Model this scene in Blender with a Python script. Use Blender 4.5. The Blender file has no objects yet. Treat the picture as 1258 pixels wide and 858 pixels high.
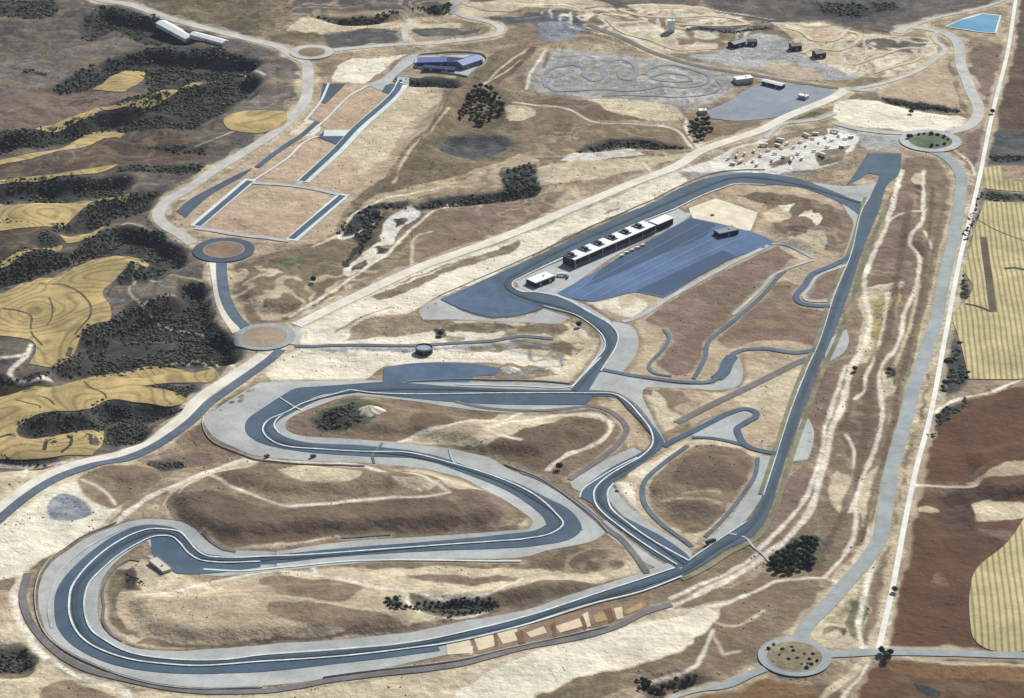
import bpy, math, random, bmesh
import numpy as np
from mathutils import Vector, geometry
R = math.radians
C = bpy.context.scene.collection
random.seed(7)
CAM_F = 3300.0
CAM_P = 0.44505895925855404
CAM_H = 1200.0
CAM_Y = -2500.0
EXPO = 0.2
HAZE = 1.2e-05
COL = {'dry': (142, 127, 106), 'mauve': (90, 86, 84), 'bmauve': (122, 104, 93), 'umber': (88, 74, 66), 'greyfield': (113, 107, 101), 'olive': (112, 102, 82), 'tan': (176, 159, 134), 'cream': (220, 213, 192), 'white': (213, 210, 201), 'paleroad': (222, 213, 195), 'sand': (196, 183, 155), 'scrub': (58, 62, 62), 'dark': (46, 48, 50), 'brown': (124, 108, 90), 'dbrown': (106, 91, 77), 'plough': (96, 72, 58), 'slate': (78, 82, 84), 'under': (58, 60, 60), 'pgrey': (160, 163, 160), 'bgrey': (129, 136, 146), 'pink': (180, 158, 135), 'green': (88, 95, 73), 'rust': (124, 98, 70), 'kart': (146, 146, 142), 'gold': (170, 152, 102)}  # 'dark' serves dark ground and shadow painted into the soil colour
REL = [
 (-7, 14, '-603.8,800.8 -545.1,905.4 -493.7,948.2 -408.5,931.6 -336.2,905.4 -356.0,847.7 -419.0,825.7 -463.2,785.4 -497.9,800.8 -546.2,797.7'),
 (-7, 14, '-589.0,998.7 -598.8,1082.2 -582.4,1136.2 -553.5,1100.0 -499.7,1089.3 -444.3,1008.9 -435.8,981.7 -497.9,981.7 -551.8,1036.5 -569.0,998.7'),
 (-8, 14, '-493.0,722.2 -440.4,770.2 -402.7,822.5 -356.0,847.7 -330.0,831.9 -338.7,785.4 -371.6,701.6 -405.8,655.3 -482.4,641.0 -495.5,655.3 -534.0,632.5 -569.1,590.7 -625.5,563.3 -666.2,568.7 -674.3,612.9 -595.2,641.0 -524.3,716.3'),
 (-7, 12, '-644.0,447.4 -536.5,480.9 -453.6,493.9 -457.3,447.4 -494.3,429.7 -637.1,409.6'),
 (-7, 12, '-526.4,334.0 -480.2,397.2 -418.7,455.1 -426.1,397.2 -455.4,360.4 -484.7,329.2 -505.1,322.1'),
 (-8, 12, '-501.9,263.8 -463.5,310.3 -453.7,341.2 -413.1,322.1 -375.0,279.9 -363.2,238.8 -377.7,223.1 -392.2,194.3 -436.4,176.9 -421.4,205.3 -402.8,229.8 -432.5,257.0 -472.8,245.6 -518.2,205.3 -548.6,194.3 -594.9,179.0 -596.9,190.0 -545.4,234.3'),
 (-9, 14, '-422.5,73.8 -403.5,100.5 -361.6,144.6 -360.8,176.9 -336.6,183.4 -313.1,63.7 -295.7,43.6 -288.0,-11.4 -331.5,-26.7 -434.1,-55.1 -514.3,-82.9 -545.7,-90.2 -556.6,-30.5 -506.7,-55.1 -475.5,-64.4 -470.7,-26.7 -452.1,-5.6 -446.8,33.6'),
 (-6, 10, '-483.3,-156.4 -452.2,-145.9 -415.7,-144.1 -401.1,-115.6 -330.2,-121.0 -340.2,-138.8 -358.9,-156.4 -352.6,-175.5 -369.7,-196.1 -393.4,-201.2 -400.0,-170.4 -415.1,-165.2 -456.6,-184.2 -478.0,-179.0'),
 (-4, 8, '-521.1,-224.8 -433.6,-226.4 -447.8,-239.7 -518.3,-239.7'),
 (5, 12, '-313.6,-302.6 -283.6,-262.6 -230.8,-249.6 -145.2,-262.6 -75.9,-270.7 -22.0,-302.6 -6.7,-341.5 -29.0,-356.8 -154.6,-367.4 -249.7,-379.4 -279.9,-371.9 -301.8,-341.5'),
 (3, 8, '-280.9,-273.9 -230.4,-254.5 -152.7,-267.5 -83.2,-280.4 -75.3,-293.1 -143.0,-305.8 -214.4,-312.1 -250.2,-291.6'),
 (5, 12, '-331.7,-486.8 -281.7,-490.9 -212.6,-473.0 -148.6,-473.0 -97.8,-500.5 -86.3,-527.4 -103.2,-540.7 -158.2,-547.2 -267.6,-557.7 -310.9,-540.7'),
 (4, 10, '-184.5,-126.4 -145.1,-108.4 -87.7,-131.7 -23.2,-152.9 48.6,-161.7 72.2,-170.4 24.2,-221.4 -22.7,-213.0 -86.3,-179.0 -165.9,-170.4'),
 (-5, 9, '-198.4,317.3 -187.9,346.0 -157.0,384.9 -150.9,375.0 -161.0,329.2 -157.9,303.2 -179.4,223.1 -187.2,234.3'),
 (-5, 9, '-140.8,382.4 -74.7,429.7 10.6,455.1 34.9,475.7 31.7,442.3 -74.3,409.6 -112.8,392.2'),
 (-5, 10, '-283.0,1100.0 -189.4,1100.0 -119.7,1136.2 -84.4,1154.4 -83.7,1118.0 -147.5,1107.2 -194.1,1078.6 -233.7,1075.1'),
 (-4, 8, '76.0,585.2 106.6,604.5 159.3,612.9 217.4,590.7 145.4,593.4 82.8,574.2'),
 (-5, 9, '-159.4,838.2 -138.1,841.4 -73.6,828.8 -66.9,810.1 -126.7,819.4'),
 (4, 12, '-293.6,190.0 -268.6,212.0 -235.6,190.0 -226.5,125.6 -259.8,104.7 -288.7,136.1'),
 (-3, 8, '475.4,773.2 523.2,746.0 569.0,731.1 565.9,710.4 520.4,725.2 474.3,764.1'),
 (4, 10, '130.3,-286.8 172.3,-221.4 210.7,-229.8 215.3,-270.7 188.5,-326.1 150.6,-333.9'),
 (5, 14, '441.3,-221.4 479.8,-201.2 523.2,-221.4 508.3,-302.6 440.1,-302.6'),
 (-4, 10, '394.7,-302.6 426.2,-294.7 415.5,-364.4 384.8,-371.9'),
 (3, 10, '-393.4,-246.3 -347.7,-241.3 -329.7,-262.6 -357.3,-286.8 -388.9,-278.8'),
 (-4, 10, '-452.8,-560.3 -409.4,-573.2 -395.1,-598.6 -408.9,-617.4 -443.6,-611.2'),
 (-4, 12, '101.1,-623.6 135.4,-608.7 162.1,-613.7 147.4,-633.4 113.5,-645.6'),
 (5, 14, '-48.8,-486.8 -6.4,-473.0 30.0,-460.4 79.3,-459.0 43.3,-479.9 -20.4,-504.6'),
 (-4, 9, '-91.2,-486.8 -20.5,-486.8 -13.4,-496.4 -76.5,-507.3'),
 (4, 12, '-128.0,555.1 -70.8,681.2 -73.1,800.8 -92.8,740.1 -154.9,488.7'),
 (4, 14, '11.9,895.7 43.0,961.5 55.8,928.3 27.8,831.9 11.7,800.8'),
 (-4, 10, '-99.3,596.2 -78.9,626.9 -14.2,632.5 -1.0,604.5 -26.8,555.1 -57.5,555.1'),
 (-4, 10, '-69.9,684.1 -56.0,791.6 -28.6,800.8 -12.6,755.1 -9.3,701.6 -40.8,655.3 -56.3,669.6'),
 (3, 9, '467.9,412.1 470.2,291.5 451.6,223.1 415.0,115.1 391.6,33.6 395.0,94.3 436.5,245.6'),
 (4, 9, '300.5,350.8 359.2,375.0 371.5,315.0 339.0,268.4 304.5,291.5'),
]
PAINT = [
 ('mauve', 10, '-906.0,1534.6 -377.9,1547.3 -329.8,960.8 -286.4,894.7 -270.1,740.1 -303.4,638.1 -418.5,412.7 -411.1,351.0 -361.3,280.2 -325.9,200.9 -311.1,95.7 -290.0,54.6 -276.2,-3.3 -310.0,-81.3 -338.5,-187.6 -410.1,-238.0 -549.6,-279.7'),
 ('greyfield', 10, '-783.0,908.6 -581.2,968.8 -543.8,1024.3 -512.5,957.1 -547.0,919.1 -606.2,813.7 -754.3,763.0'),
 ('bmauve', 8, '-751.6,750.1 -605.3,807.6 -551.6,829.5 -472.0,773.3 -527.6,738.8 -599.3,654.5 -727.4,626.0'),
 ('umber', 8, '-488.4,678.6 -437.7,694.9 -388.2,613.9 -370.5,559.9 -442.7,531.9 -539.8,503.7 -697.5,473.5 -709.3,533.7 -547.8,558.1 -524.2,604.8'),
 ('greyfield', 6, '-444.7,160.2 -392.0,223.8 -363.9,180.3 -365.1,150.6 -409.5,111.0 -422.2,89.6 -430.4,119.7'),
 ('umber', 6, '-667.1,321.5 -526.7,335.8 -511.9,286.3 -538.8,262.1 -649.1,226.5'),
 ('greyfield', 8, '-428.9,958.8 -336.8,913.1 -289.6,863.9 -275.3,739.7 -337.4,677.5 -375.8,748.4 -352.5,838.9'),
 ('olive', 10, '-588.8,1420.0 -366.1,1405.1 -84.7,1415.1 -79.7,1148.4 -284.2,1100.2 -335.1,1025.5 -466.3,1096.8'),
 ('mauve', 10, '-366.1,1405.1 -84.7,1415.1 -68.4,1164.1 -171.4,1132.1 -262.8,1123.0 -305.7,1083.1'),
 ('mauve', 12, '283.1,1407.8 822.7,1410.0 780.7,1246.0 644.4,1127.3 556.1,1068.7 527.3,1021.2 474.1,1044.9 421.3,1079.7 363.8,1071.3 288.5,1129.3'),
 ('slate', 8, '413.1,1169.4 500.1,1170.4 563.4,1123.5 524.4,1087.3 455.1,1077.5 406.9,1107.7'),
 ('mauve', 10, '-84.7,1415.1 283.1,1407.8 266.0,1139.0 150.2,1120.6 12.7,1150.6 -80.0,1164.8'),
 ('bmauve', 10, '610.1,954.3 665.2,974.9 814.2,1173.8 859.4,1409.9 747.9,1403.3 703.2,1135.4 668.2,959.4 597.0,652.3 558.4,502.7 548.4,501.9 567.3,638.3 598.0,710.4'),
 ('umber', 8, '747.9,1403.3 896.2,1409.6 721.9,538.7 621.7,541.5 591.4,555.6 568.2,521.4 622.0,743.0 690.3,1025.4'),
 ('slate', 8, '586.7,652.1 714.1,652.0 692.2,538.3 572.3,529.1 559.8,450.5 673.7,440.8 669.0,415.9 555.5,423.7 516.2,291.7 495.0,200.6 466.9,94.4 466.4,22.5 463.0,-55.6 423.7,-99.2 461.2,73.9'),
 ('plough', 6, '416.2,-151.9 452.2,-99.8 552.1,-64.3 479.3,-572.5 315.1,-573.2 362.2,-364.2'),
 ('plough', 8, '310.2,-585.2 483.2,-588.0 454.8,-732.5 256.7,-731.6 277.8,-660.2'),
 ('brown', 9, '477.0,553.8 516.8,554.3 524.1,437.3 478.6,223.1 429.9,33.6 385.2,-144.1 349.7,-286.8 329.4,-371.9 287.5,-451.4 258.8,-452.0 224.6,-433.2 265.5,-346.1 301.3,-218.8 337.8,-66.2 379.5,74.2 407.3,267.2 455.1,460.8'),
 ('bmauve', 8, '458.3,448.2 483.8,459.0 467.8,329.9 445.8,283.2 448.4,214.8 421.6,133.0 391.4,136.0 391.6,175.4 419.3,289.6'),
 ('bmauve', 6, '310.8,-34.3 334.0,-26.6 327.5,-85.3 305.5,-155.2 289.6,-219.2 292.2,-153.7 285.6,-138.8'),
 ('dbrown', 6, '358.4,-30.6 366.7,-65.7 360.0,-154.0 334.5,-235.6 318.9,-236.3 323.9,-155.4 337.8,-102.5'),
 ('olive', 5, '541.5,488.7 553.4,483.7 532.8,387.4 486.1,200.9 441.5,13.9 390.7,-187.0 358.5,-318.4 346.9,-379.4 321.7,-493.2 308.5,-560.3 295.8,-563.3 318.0,-465.3 348.6,-349.2 370.7,-254.4 423.3,-43.8 476.7,179.0 521.4,387.3'),
 ('scrub', 4, '554.2,475.9 554.7,436.8 516.2,291.7 488.1,189.9 486.1,200.9 516.0,315.0'),
 ('tan', 5, '342.0,-371.9 348.4,-379.4 327.0,-479.4 307.7,-566.8 300.8,-566.9 320.8,-472.2'),
 ('brown', 8, '224.0,-440.1 265.5,-456.9 275.5,-496.3 236.3,-539.3 205.8,-572.7 183.2,-602.0 148.3,-621.2 107.9,-624.4 137.0,-579.8 174.8,-526.5 183.7,-499.2'),
 ('dbrown', 8, '114.9,-617.8 182.1,-616.4 221.8,-622.7 268.7,-623.1 267.1,-696.1 98.0,-698.2'),
 ('rust', 8, '146.4,-650.0 202.0,-619.6 241.2,-629.9 244.7,-660.7 176.2,-695.5'),
 ('sand', 6, '254.1,-534.0 269.2,-522.7 294.9,-541.0 295.3,-567.0 267.3,-573.2 254.9,-560.3'),
 ('green', 5, '294.3,-486.4 304.1,-492.9 292.6,-561.0 284.5,-541.3'),
 ('tan', 8, '-242.6,800.8 -117.0,849.1 -88.0,760.6 -127.3,537.4 -181.4,436.1 -210.6,290.1 -247.4,290.5 -361.5,325.8 -391.1,381.8 -325.1,540.5 -268.0,710.4'),
 ('olive', 8, '-314.6,223.1 -193.8,315.5 -150.4,385.0 -103.1,384.8 -135.2,245.3 -177.0,179.2 -225.4,108.1 -241.1,87.0 -291.7,73.8 -312.7,157.4'),
 ('brown', 6, '-309.9,211.8 -269.6,224.8 -238.8,176.2 -246.4,98.4 -284.6,90.4 -301.0,135.9'),
 ('olive', 8, '-89.9,837.0 -9.6,807.6 11.3,681.8 1.0,549.3 -67.0,478.5 -142.4,421.5 -177.8,366.3 -189.6,411.7 -108.4,564.0 -70.9,682.3'),
 ('brown', 9, '-9.5,773.0 63.7,742.6 113.9,678.4 225.2,653.3 225.9,582.5 168.9,539.5 69.4,499.7 10.6,466.7 -8.9,548.6 11.0,599.6'),
 ('brown', 8, '-102.9,377.7 10.6,447.4 68.4,449.6 29.1,363.4 -63.1,268.6 -116.3,223.1 -134.3,222.2 -110.5,320.2'),
 ('bmauve', 6, '-65.3,388.2 10.6,447.4 24.7,395.5 -8.4,353.9 -45.9,351.9'),
 ('cream', 6, '-226.6,53.6 -221.9,84.0 -174.4,132.1 -98.2,223.1 10.2,315.2 166.2,481.8 197.2,514.8 210.1,483.8 153.6,415.3 65.8,315.4 -8.1,226.3 -73.9,146.0 -112.1,103.8 -163.2,84.2 -177.8,36.5 -219.3,24.0'),
 ('brown', 5, '-153.5,153.6 -97.9,209.8 10.2,302.6 10.1,292.7 -62.1,216.4 -105.7,174.7 -139.9,143.5'),
 ('bmauve', 5, '106.8,381.7 122.5,400.3 123.3,367.8 108.8,358.3'),
 ('cream', 6, '-250.8,-5.6 -219.0,18.7 -169.4,40.1 -93.3,55.2 -59.6,88.3 9.6,104.6 61.3,84.1 79.2,40.8 76.4,-4.3 58.7,-49.2 9.2,-20.6 -57.7,-14.2 -132.4,-27.2 -155.7,-61.3 -245.3,-72.4'),
 ('tan', 5, '-232.6,-3.3 -210.0,10.2 -175.5,-3.4 -157.3,-31.1 -189.0,-54.6 -230.7,-48.3'),
 ('sand', 5, '9.5,81.7 52.8,90.7 73.5,52.3 72.2,-4.3 58.8,-45.5 26.0,-2.9 -7.7,35.2'),
 ('olive', 4, '5.2,72.8 52.6,82.7 60.9,64.5 26.5,51.1 9.4,51.1'),
 ('olive', 4, '-6.0,45.2 51.9,39.9 70.1,17.6 63.8,-4.2 43.0,12.6 9.3,18.9'),
 ('brown', 3, '-154.8,-14.0 -144.8,-11.5 -133.2,-46.6 -143.9,-49.1'),
 ('bgrey', 4, '-218.8,15.3 -176.9,21.9 -58.5,24.7 9.4,35.5 51.5,16.0 9.3,27.3 -58.2,12.0 -176.4,12.2'),
 ('olive', 5, '-72.5,83.7 -25.0,82.6 9.5,72.7 -24.8,58.8 -76.4,64.9'),
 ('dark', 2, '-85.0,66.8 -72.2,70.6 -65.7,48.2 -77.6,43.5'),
 ('tan', 8, '83.7,291.5 208.8,382.4 263.0,475.7 357.4,450.1 397.0,375.0 382.1,245.6 311.2,-5.6 300.0,-34.3 272.5,-62.5 243.2,-213.0 197.3,-197.8 139.9,-81.0 107.8,-63.1 95.5,73.9'),
 ('bmauve', 7, '148.6,104.7 279.1,263.0 308.5,285.5 329.9,270.7 286.3,189.2 205.0,36.4 192.0,-33.3 166.3,-47.0 146.8,-24.0 159.6,64.1 138.9,82.9'),
 ('brown', 6, '229.1,137.3 295.2,188.4 316.5,178.5 307.7,132.4 335.4,104.7 318.4,23.7 255.9,35.9 225.2,22.5 214.8,56.4'),
 ('bmauve', 5, '234.5,90.8 280.3,119.6 328.3,78.0 323.2,61.6 277.6,89.8 237.6,75.3'),
 ('bmauve', 5, '234.1,61.4 275.8,69.4 318.1,37.6 315.7,21.7 273.8,45.6 235.4,44.1'),
 ('bmauve', 6, '293.6,435.7 354.6,422.9 388.1,380.3 390.0,315.0 373.2,263.6 339.1,271.2 305.4,303.6 297.8,373.1'),
 ('sand', 4, '294.5,389.7 318.6,395.7 324.2,382.8 306.5,337.0 293.8,360.3'),
 ('sand', 4, '330.0,320.2 351.8,307.7 353.8,278.6 328.7,256.4 317.1,280.6'),
 ('sand', 4, '296.1,300.9 309.4,297.0 338.6,265.4 326.9,238.9 305.0,276.5'),
 ('bmauve', 4, '321.2,199.4 361.4,223.1 351.0,168.2 339.2,140.4 317.2,140.4 325.5,178.8'),
 ('brown', 5, '140.1,-77.1 172.4,-84.7 179.1,-109.1 154.2,-120.6 141.0,-108.7'),
 ('sand', 6, '107.8,-63.1 140.1,-77.1 154.4,-117.3 163.3,-144.6 141.2,-187.6 133.4,-134.0 122.9,-97.8'),
 ('bmauve', 5, '123.8,-76.1 140.1,-77.1 137.8,-92.0 127.2,-90.9'),
 ('sand', 6, '223.2,-61.6 274.2,-43.8 296.7,-24.8 279.6,-117.4 256.5,-196.2 235.3,-116.3 220.4,-98.8 177.5,-135.5 186.7,-117.6'),
 ('tan', 5, '235.3,-116.3 265.9,-135.2 252.5,-196.3 232.8,-196.8 227.7,-161.9'),
 ('brown', 5, '196.2,-168.1 213.2,-153.1 213.2,-174.7 200.3,-177.0'),
 ('sand', 4, '60.6,46.0 94.6,42.3 84.2,-25.1 62.6,-62.8 9.1,-59.6 59.0,-36.0'),
 ('cream', 5, '79.7,130.3 115.7,157.4 132.9,146.7 146.3,130.7 126.4,93.9 113.6,99.1 92.4,114.6'),
 ('sand', 4, '117.3,153.1 131.3,148.8 137.6,132.5 118.5,114.3'),
 ('sand', 7, '96.0,-285.9 124.8,-237.5 174.9,-179.2 231.9,-208.4 241.1,-238.0 226.8,-317.7 184.4,-386.3 161.0,-408.7 126.3,-371.9 98.4,-326.1'),
 ('brown', 6, '126.9,-295.0 173.3,-205.7 195.4,-202.6 230.4,-226.7 230.4,-254.5 208.6,-309.1 187.1,-347.6 156.0,-370.3 133.6,-343.2 126.5,-320.1'),
 ('dbrown', 5, '176.6,-214.6 215.2,-221.6 224.9,-246.3 210.1,-289.1 175.0,-299.8 153.3,-280.8'),
 ('olive', 5, '143.0,-335.5 187.8,-336.4 178.5,-365.6 156.0,-370.3'),
 ('cream', 4, '94.0,-276.9 106.4,-272.8 114.8,-293.6 115.0,-325.2 127.1,-355.6 109.4,-333.0 99.0,-310.4'),
 ('cream', 3, '113.1,-258.9 132.6,-237.3 157.5,-208.2 169.6,-202.0 148.2,-234.6 127.1,-274.0'),
 ('brown', 7, '-222.8,-153.3 -197.4,-114.1 -153.7,-98.7 -72.2,-108.1 8.9,-127.2 73.3,-126.4 105.6,-125.7 123.8,-170.2 110.0,-220.8 81.2,-270.7 54.1,-287.0 23.9,-257.8 -22.6,-223.0 -69.8,-203.0 -141.1,-190.2 -196.8,-183.5'),
 ('bmauve', 5, '-223.0,-149.9 -183.9,-135.4 -173.7,-172.0 -204.9,-179.8 -220.0,-169.2'),
 ('green', 6, '-197.8,-145.0 -177.3,-112.0 -145.8,-95.1 -127.9,-127.7 -142.3,-164.0 -165.6,-174.4 -190.0,-166.3'),
 ('dbrown', 5, '-98.8,-155.5 -67.6,-131.3 -58.8,-163.8 -78.1,-185.1 -94.2,-177.7'),
 ('sand', 5, '-109.3,-197.1 -86.2,-180.0 -54.7,-169.1 8.9,-127.2 49.0,-137.6 89.2,-135.1 92.6,-153.0 56.9,-139.8 24.5,-174.8 -22.7,-207.9 -54.1,-202.8'),
 ('tan', 4, '-70.3,-180.0 -46.8,-170.3 -26.9,-177.4 -34.5,-200.7 -62.1,-196.4'),
 ('dbrown', 5, '-22.7,-207.9 43.8,-158.8 80.9,-144.0 91.0,-155.0 81.9,-190.7 32.5,-245.7 -7.0,-233.5'),
 ('olive', 4, '98.3,-149.2 110.7,-161.6 107.0,-196.8 91.0,-205.3 95.7,-180.7'),
 ('tan', 4, '78.0,-103.0 106.2,-108.0 124.6,-152.5 134.5,-196.1 110.0,-220.8 107.9,-170.7 93.5,-126.0'),
 ('sand', 6, '-320.5,-307.5 -292.3,-252.8 -241.0,-220.5 -146.9,-231.4 -76.5,-247.0 -22.1,-287.7 19.5,-336.2 19.2,-365.4 -21.4,-375.6 -153.8,-382.4 -261.5,-409.1 -285.2,-391.5 -308.3,-349.9'),
 ('brown', 6, '-317.8,-311.3 -288.9,-282.0 -232.5,-229.7 -146.1,-246.6 -83.7,-263.1 -52.2,-303.6 8.3,-321.5 11.9,-353.4 -21.4,-373.0 -153.9,-379.8 -254.9,-401.6 -282.0,-387.5 -304.4,-351.0'),
 ('dbrown', 5, '-311.5,-319.0 -278.4,-310.1 -230.6,-339.1 -141.7,-327.4 -63.1,-321.9 -43.9,-349.1 -51.0,-366.9 -154.0,-377.4 -248.0,-397.1 -287.0,-374.1'),
 ('bmauve', 5, '-52.2,-303.6 -21.9,-303.1 -5.2,-335.1 -10.4,-357.1 -40.0,-366.3 -47.7,-343.1'),
 ('olive', 5, '-280.8,-286.4 -246.5,-247.4 -228.7,-269.5 -225.6,-308.0 -248.3,-308.1'),
 ('sand', 5, '-221.0,-269.9 -176.0,-259.7 -144.0,-280.9 -151.0,-293.2 -196.1,-297.1'),
 ('sand', 4, '-113.2,-287.2 -67.7,-286.4 -74.8,-305.5 -97.5,-303.7'),
 ('sand', 7, '-352.4,-437.5 -325.2,-423.8 -271.0,-457.1 -222.6,-438.6 -165.7,-426.6 -50.0,-422.6 51.6,-413.7 109.3,-424.8 115.7,-444.9 50.3,-483.9 -48.0,-529.8 -123.3,-553.4 -212.3,-561.6 -293.2,-573.6 -337.7,-547.3 -353.2,-494.5'),
 ('tan', 7, '-340.9,-469.9 -301.6,-498.9 -221.1,-455.8 -175.5,-453.3 -112.7,-480.4 -83.2,-514.8 -89.4,-538.2 -130.3,-550.9 -212.7,-556.3 -273.5,-566.7 -315.9,-555.3 -338.1,-513.1'),
 ('brown', 5, '-221.1,-455.8 -175.5,-453.3 -127.3,-471.6 -139.8,-500.4 -203.6,-492.7'),
 ('brown', 5, '-209.4,-507.8 -146.3,-509.7 -103.5,-527.8 -89.5,-535.6 -130.3,-549.6 -158.1,-544.8 -208.2,-522.7'),
 ('olive', 5, '-357.2,-444.9 -337.7,-440.3 -322.7,-473.7 -339.4,-481.1 -334.4,-520.3 -315.9,-555.3 -339.4,-534.6 -351.8,-494.5'),
 ('umber', 4, '-357.8,-440.5 -338.5,-433.3 -328.0,-459.8 -332.7,-478.3 -343.2,-452.6'),
 ('olive', 6, '-223.9,-423.4 -115.2,-423.0 8.0,-408.0 80.9,-407.9 102.0,-425.8 94.3,-441.3 7.9,-437.7 -49.8,-434.1 -136.3,-435.2'),
 ('sand', 5, '-169.2,-428.2 -114.5,-438.3 -49.5,-448.0 7.9,-450.4 87.2,-436.3 95.2,-455.2 7.8,-484.5 -77.5,-471.2 -135.2,-455.2'),
 ('dbrown', 6, '-48.8,-486.0 -6.3,-488.8 29.8,-471.1 92.3,-455.3 50.3,-483.9 -20.3,-513.0 -48.6,-497.2'),
 ('brown', 5, '-92.6,-448.4 -20.8,-450.2 7.9,-456.8 -20.7,-461.7 -77.9,-459.5'),
 ('dbrown', 4, '-50.0,-425.5 51.6,-416.5 95.0,-420.2 80.1,-432.2 7.9,-434.6 -42.6,-432.7'),
 ('brown', 5, '100.7,-364.4 117.3,-409.2 141.4,-434.9 123.2,-438.0 104.0,-413.5'),
 ('tan', 4, '99.9,-386.7 124.2,-416.5 142.2,-433.5 133.9,-440.6 112.7,-431.3'),
 ('olive', 5, '-91.4,-480.6 -13.4,-491.0 -2.8,-501.5 -27.2,-522.9 -48.0,-529.8 -76.2,-517.0'),
 ('sand', 7, '-526.1,-281.8 -441.0,-240.0 -381.1,-278.0 -358.7,-332.7 -395.3,-390.2 -423.8,-440.8 -430.1,-468.2 -488.0,-482.3'),
 ('cream', 6, '-514.6,-343.2 -457.4,-326.2 -425.0,-291.6 -409.9,-290.5 -398.6,-315.9 -366.1,-333.4 -377.5,-359.9 -413.5,-413.9 -433.4,-448.1 -493.6,-451.3'),
 ('bgrey', 5, '-429.5,-311.4 -415.6,-302.5 -389.8,-324.7 -381.1,-343.6 -400.2,-356.1 -424.6,-351.4'),
 ('bgrey', 3, '-498.9,-423.3 -442.5,-423.1 -435.6,-434.4 -441.6,-441.8 -494.9,-444.5'),
 ('brown', 5, '-408.7,-273.3 -397.0,-247.8 -346.6,-248.5 -329.1,-266.7 -341.6,-290.0 -359.8,-324.4 -366.1,-333.4 -395.8,-308.9'),
 ('umber', 4, '-349.2,-229.7 -321.8,-230.6 -312.0,-248.5 -334.2,-256.0'),
 ('brown', 5, '-326.6,-187.8 -303.4,-145.5 -289.5,-188.1 -261.2,-214.1 -287.3,-226.5 -316.6,-207.1'),
 ('dbrown', 4, '-316.0,-162.0 -302.3,-155.3 -293.5,-180.1 -277.9,-203.0 -306.0,-196.6'),
 ('bmauve', 5, '-341.6,-227.6 -296.5,-212.5 -264.8,-217.3 -300.9,-244.8 -326.9,-252.7'),
 ('tan', 6, '-487.0,-487.6 -431.2,-461.5 -423.1,-523.0 -477.3,-538.2'),
 ('brown', 4, '-491.8,-461.0 -434.8,-452.4 -432.4,-475.8 -487.0,-487.6'),
 ('sand', 6, '-477.3,-538.2 -420.0,-529.2 -399.2,-573.0 -369.4,-612.0 -319.4,-635.0 -311.4,-695.6 -449.2,-690.5'),
 ('olive', 5, '-471.6,-569.3 -411.4,-560.9 -397.4,-585.0 -399.3,-614.5 -462.9,-615.0'),
 ('brown', 5, '-385.9,-634.2 -368.4,-618.8 -339.9,-630.9 -318.1,-644.7 -317.9,-695.5 -369.3,-698.5'),
 ('sand', 6, '-319.4,-635.0 -205.9,-636.0 -140.0,-623.8 7.5,-573.4 134.4,-499.5 183.7,-499.2 174.8,-526.5 151.9,-559.4 88.7,-598.5 7.3,-648.8 -45.0,-691.2 -311.4,-695.6'),
 ('sand', 6, '-205.0,-646.1 -154.9,-631.0 -86.8,-612.2 -6.1,-584.0 83.4,-552.1 133.6,-514.8 179.0,-506.1 174.1,-526.5 151.9,-559.4 139.5,-572.7 88.7,-598.5 27.4,-633.3 7.3,-648.8 -45.0,-691.2 -200.8,-695.8'),
 ('olive', 5, '-45.0,-691.2 7.3,-648.8 27.4,-633.3 88.7,-598.5 137.3,-575.6 155.4,-559.3 166.6,-545.6 172.6,-558.8 150.2,-588.3 115.1,-611.7 87.2,-637.5 46.9,-658.6 7.2,-692.2'),
 ('brown', 4, '-47.5,-553.8 -6.3,-527.9 35.7,-510.1 92.9,-479.8 121.8,-468.7 120.6,-493.4 98.3,-523.4 42.1,-549.9 -6.2,-570.6 -47.0,-583.7'),
 ('cream', 3, '-55.7,-560.3 -35.8,-555.1 -34.8,-577.1 -53.9,-579.8'),
 ('brown', 4, '160.1,-423.4 217.4,-386.8 226.8,-406.3 180.2,-448.7 135.1,-486.2 121.4,-477.3 114.8,-466.0'),
 ('bmauve', 4, '203.3,-379.4 231.0,-356.7 257.5,-270.7 276.0,-237.6 285.9,-255.0 272.2,-316.1 244.2,-375.5 223.2,-406.6'),
 ('brown', 4, '145.0,-498.7 193.3,-465.1 224.0,-440.1 234.1,-447.7 222.0,-462.8 184.5,-488.8 155.4,-502.5'),
 ('sand', 5, '-312.4,1035.9 -293.5,1087.3 -235.2,1096.9 -146.3,1073.5 -71.5,1075.8 -71.1,1055.5 -145.5,1051.3 -232.0,1044.5 -260.3,1028.4'),
 ('slate', 5, '-259.8,1020.5 -187.2,1049.7 -147.6,1017.0 -166.1,975.4 -245.1,964.9'),
 ('slate', 4, '-145.3,1044.4 -100.5,1054.7 -55.1,1039.8 -32.8,1065.2 -54.9,1023.9 -121.8,1012.6'),
 ('olive', 4, '-334.2,1014.0 -268.5,1034.3 -260.6,998.4 -319.9,974.9'),
 ('cream', 4, '-236.9,830.2 -219.1,914.1 -164.3,931.3 -141.8,944.7 -171.7,874.6 -192.7,820.5'),
 ('pink', 5, '-264.0,713.3 -206.6,782.5 -174.6,774.1 -200.6,670.3 -238.0,678.4'),
 ('cream', 4, '-275.3,641.3 -257.5,693.5 -241.1,678.5 -247.9,627.2'),
 ('pink', 5, '-292.6,566.7 -244.3,619.1 -223.3,604.9 -238.7,533.5 -260.9,487.7 -305.4,483.5 -312.1,527.3'),
 ('sand', 5, '-93.6,771.8 -121.7,828.0 -136.6,800.4 -193.5,632.6 -211.1,568.5 -222.5,481.1 -182.1,507.5 -149.3,567.0 -132.2,673.4 -93.1,754.9'),
 ('pink', 5, '-226.4,541.6 -198.1,568.2 -185.4,515.0 -196.9,456.4 -226.8,471.4'),
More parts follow.
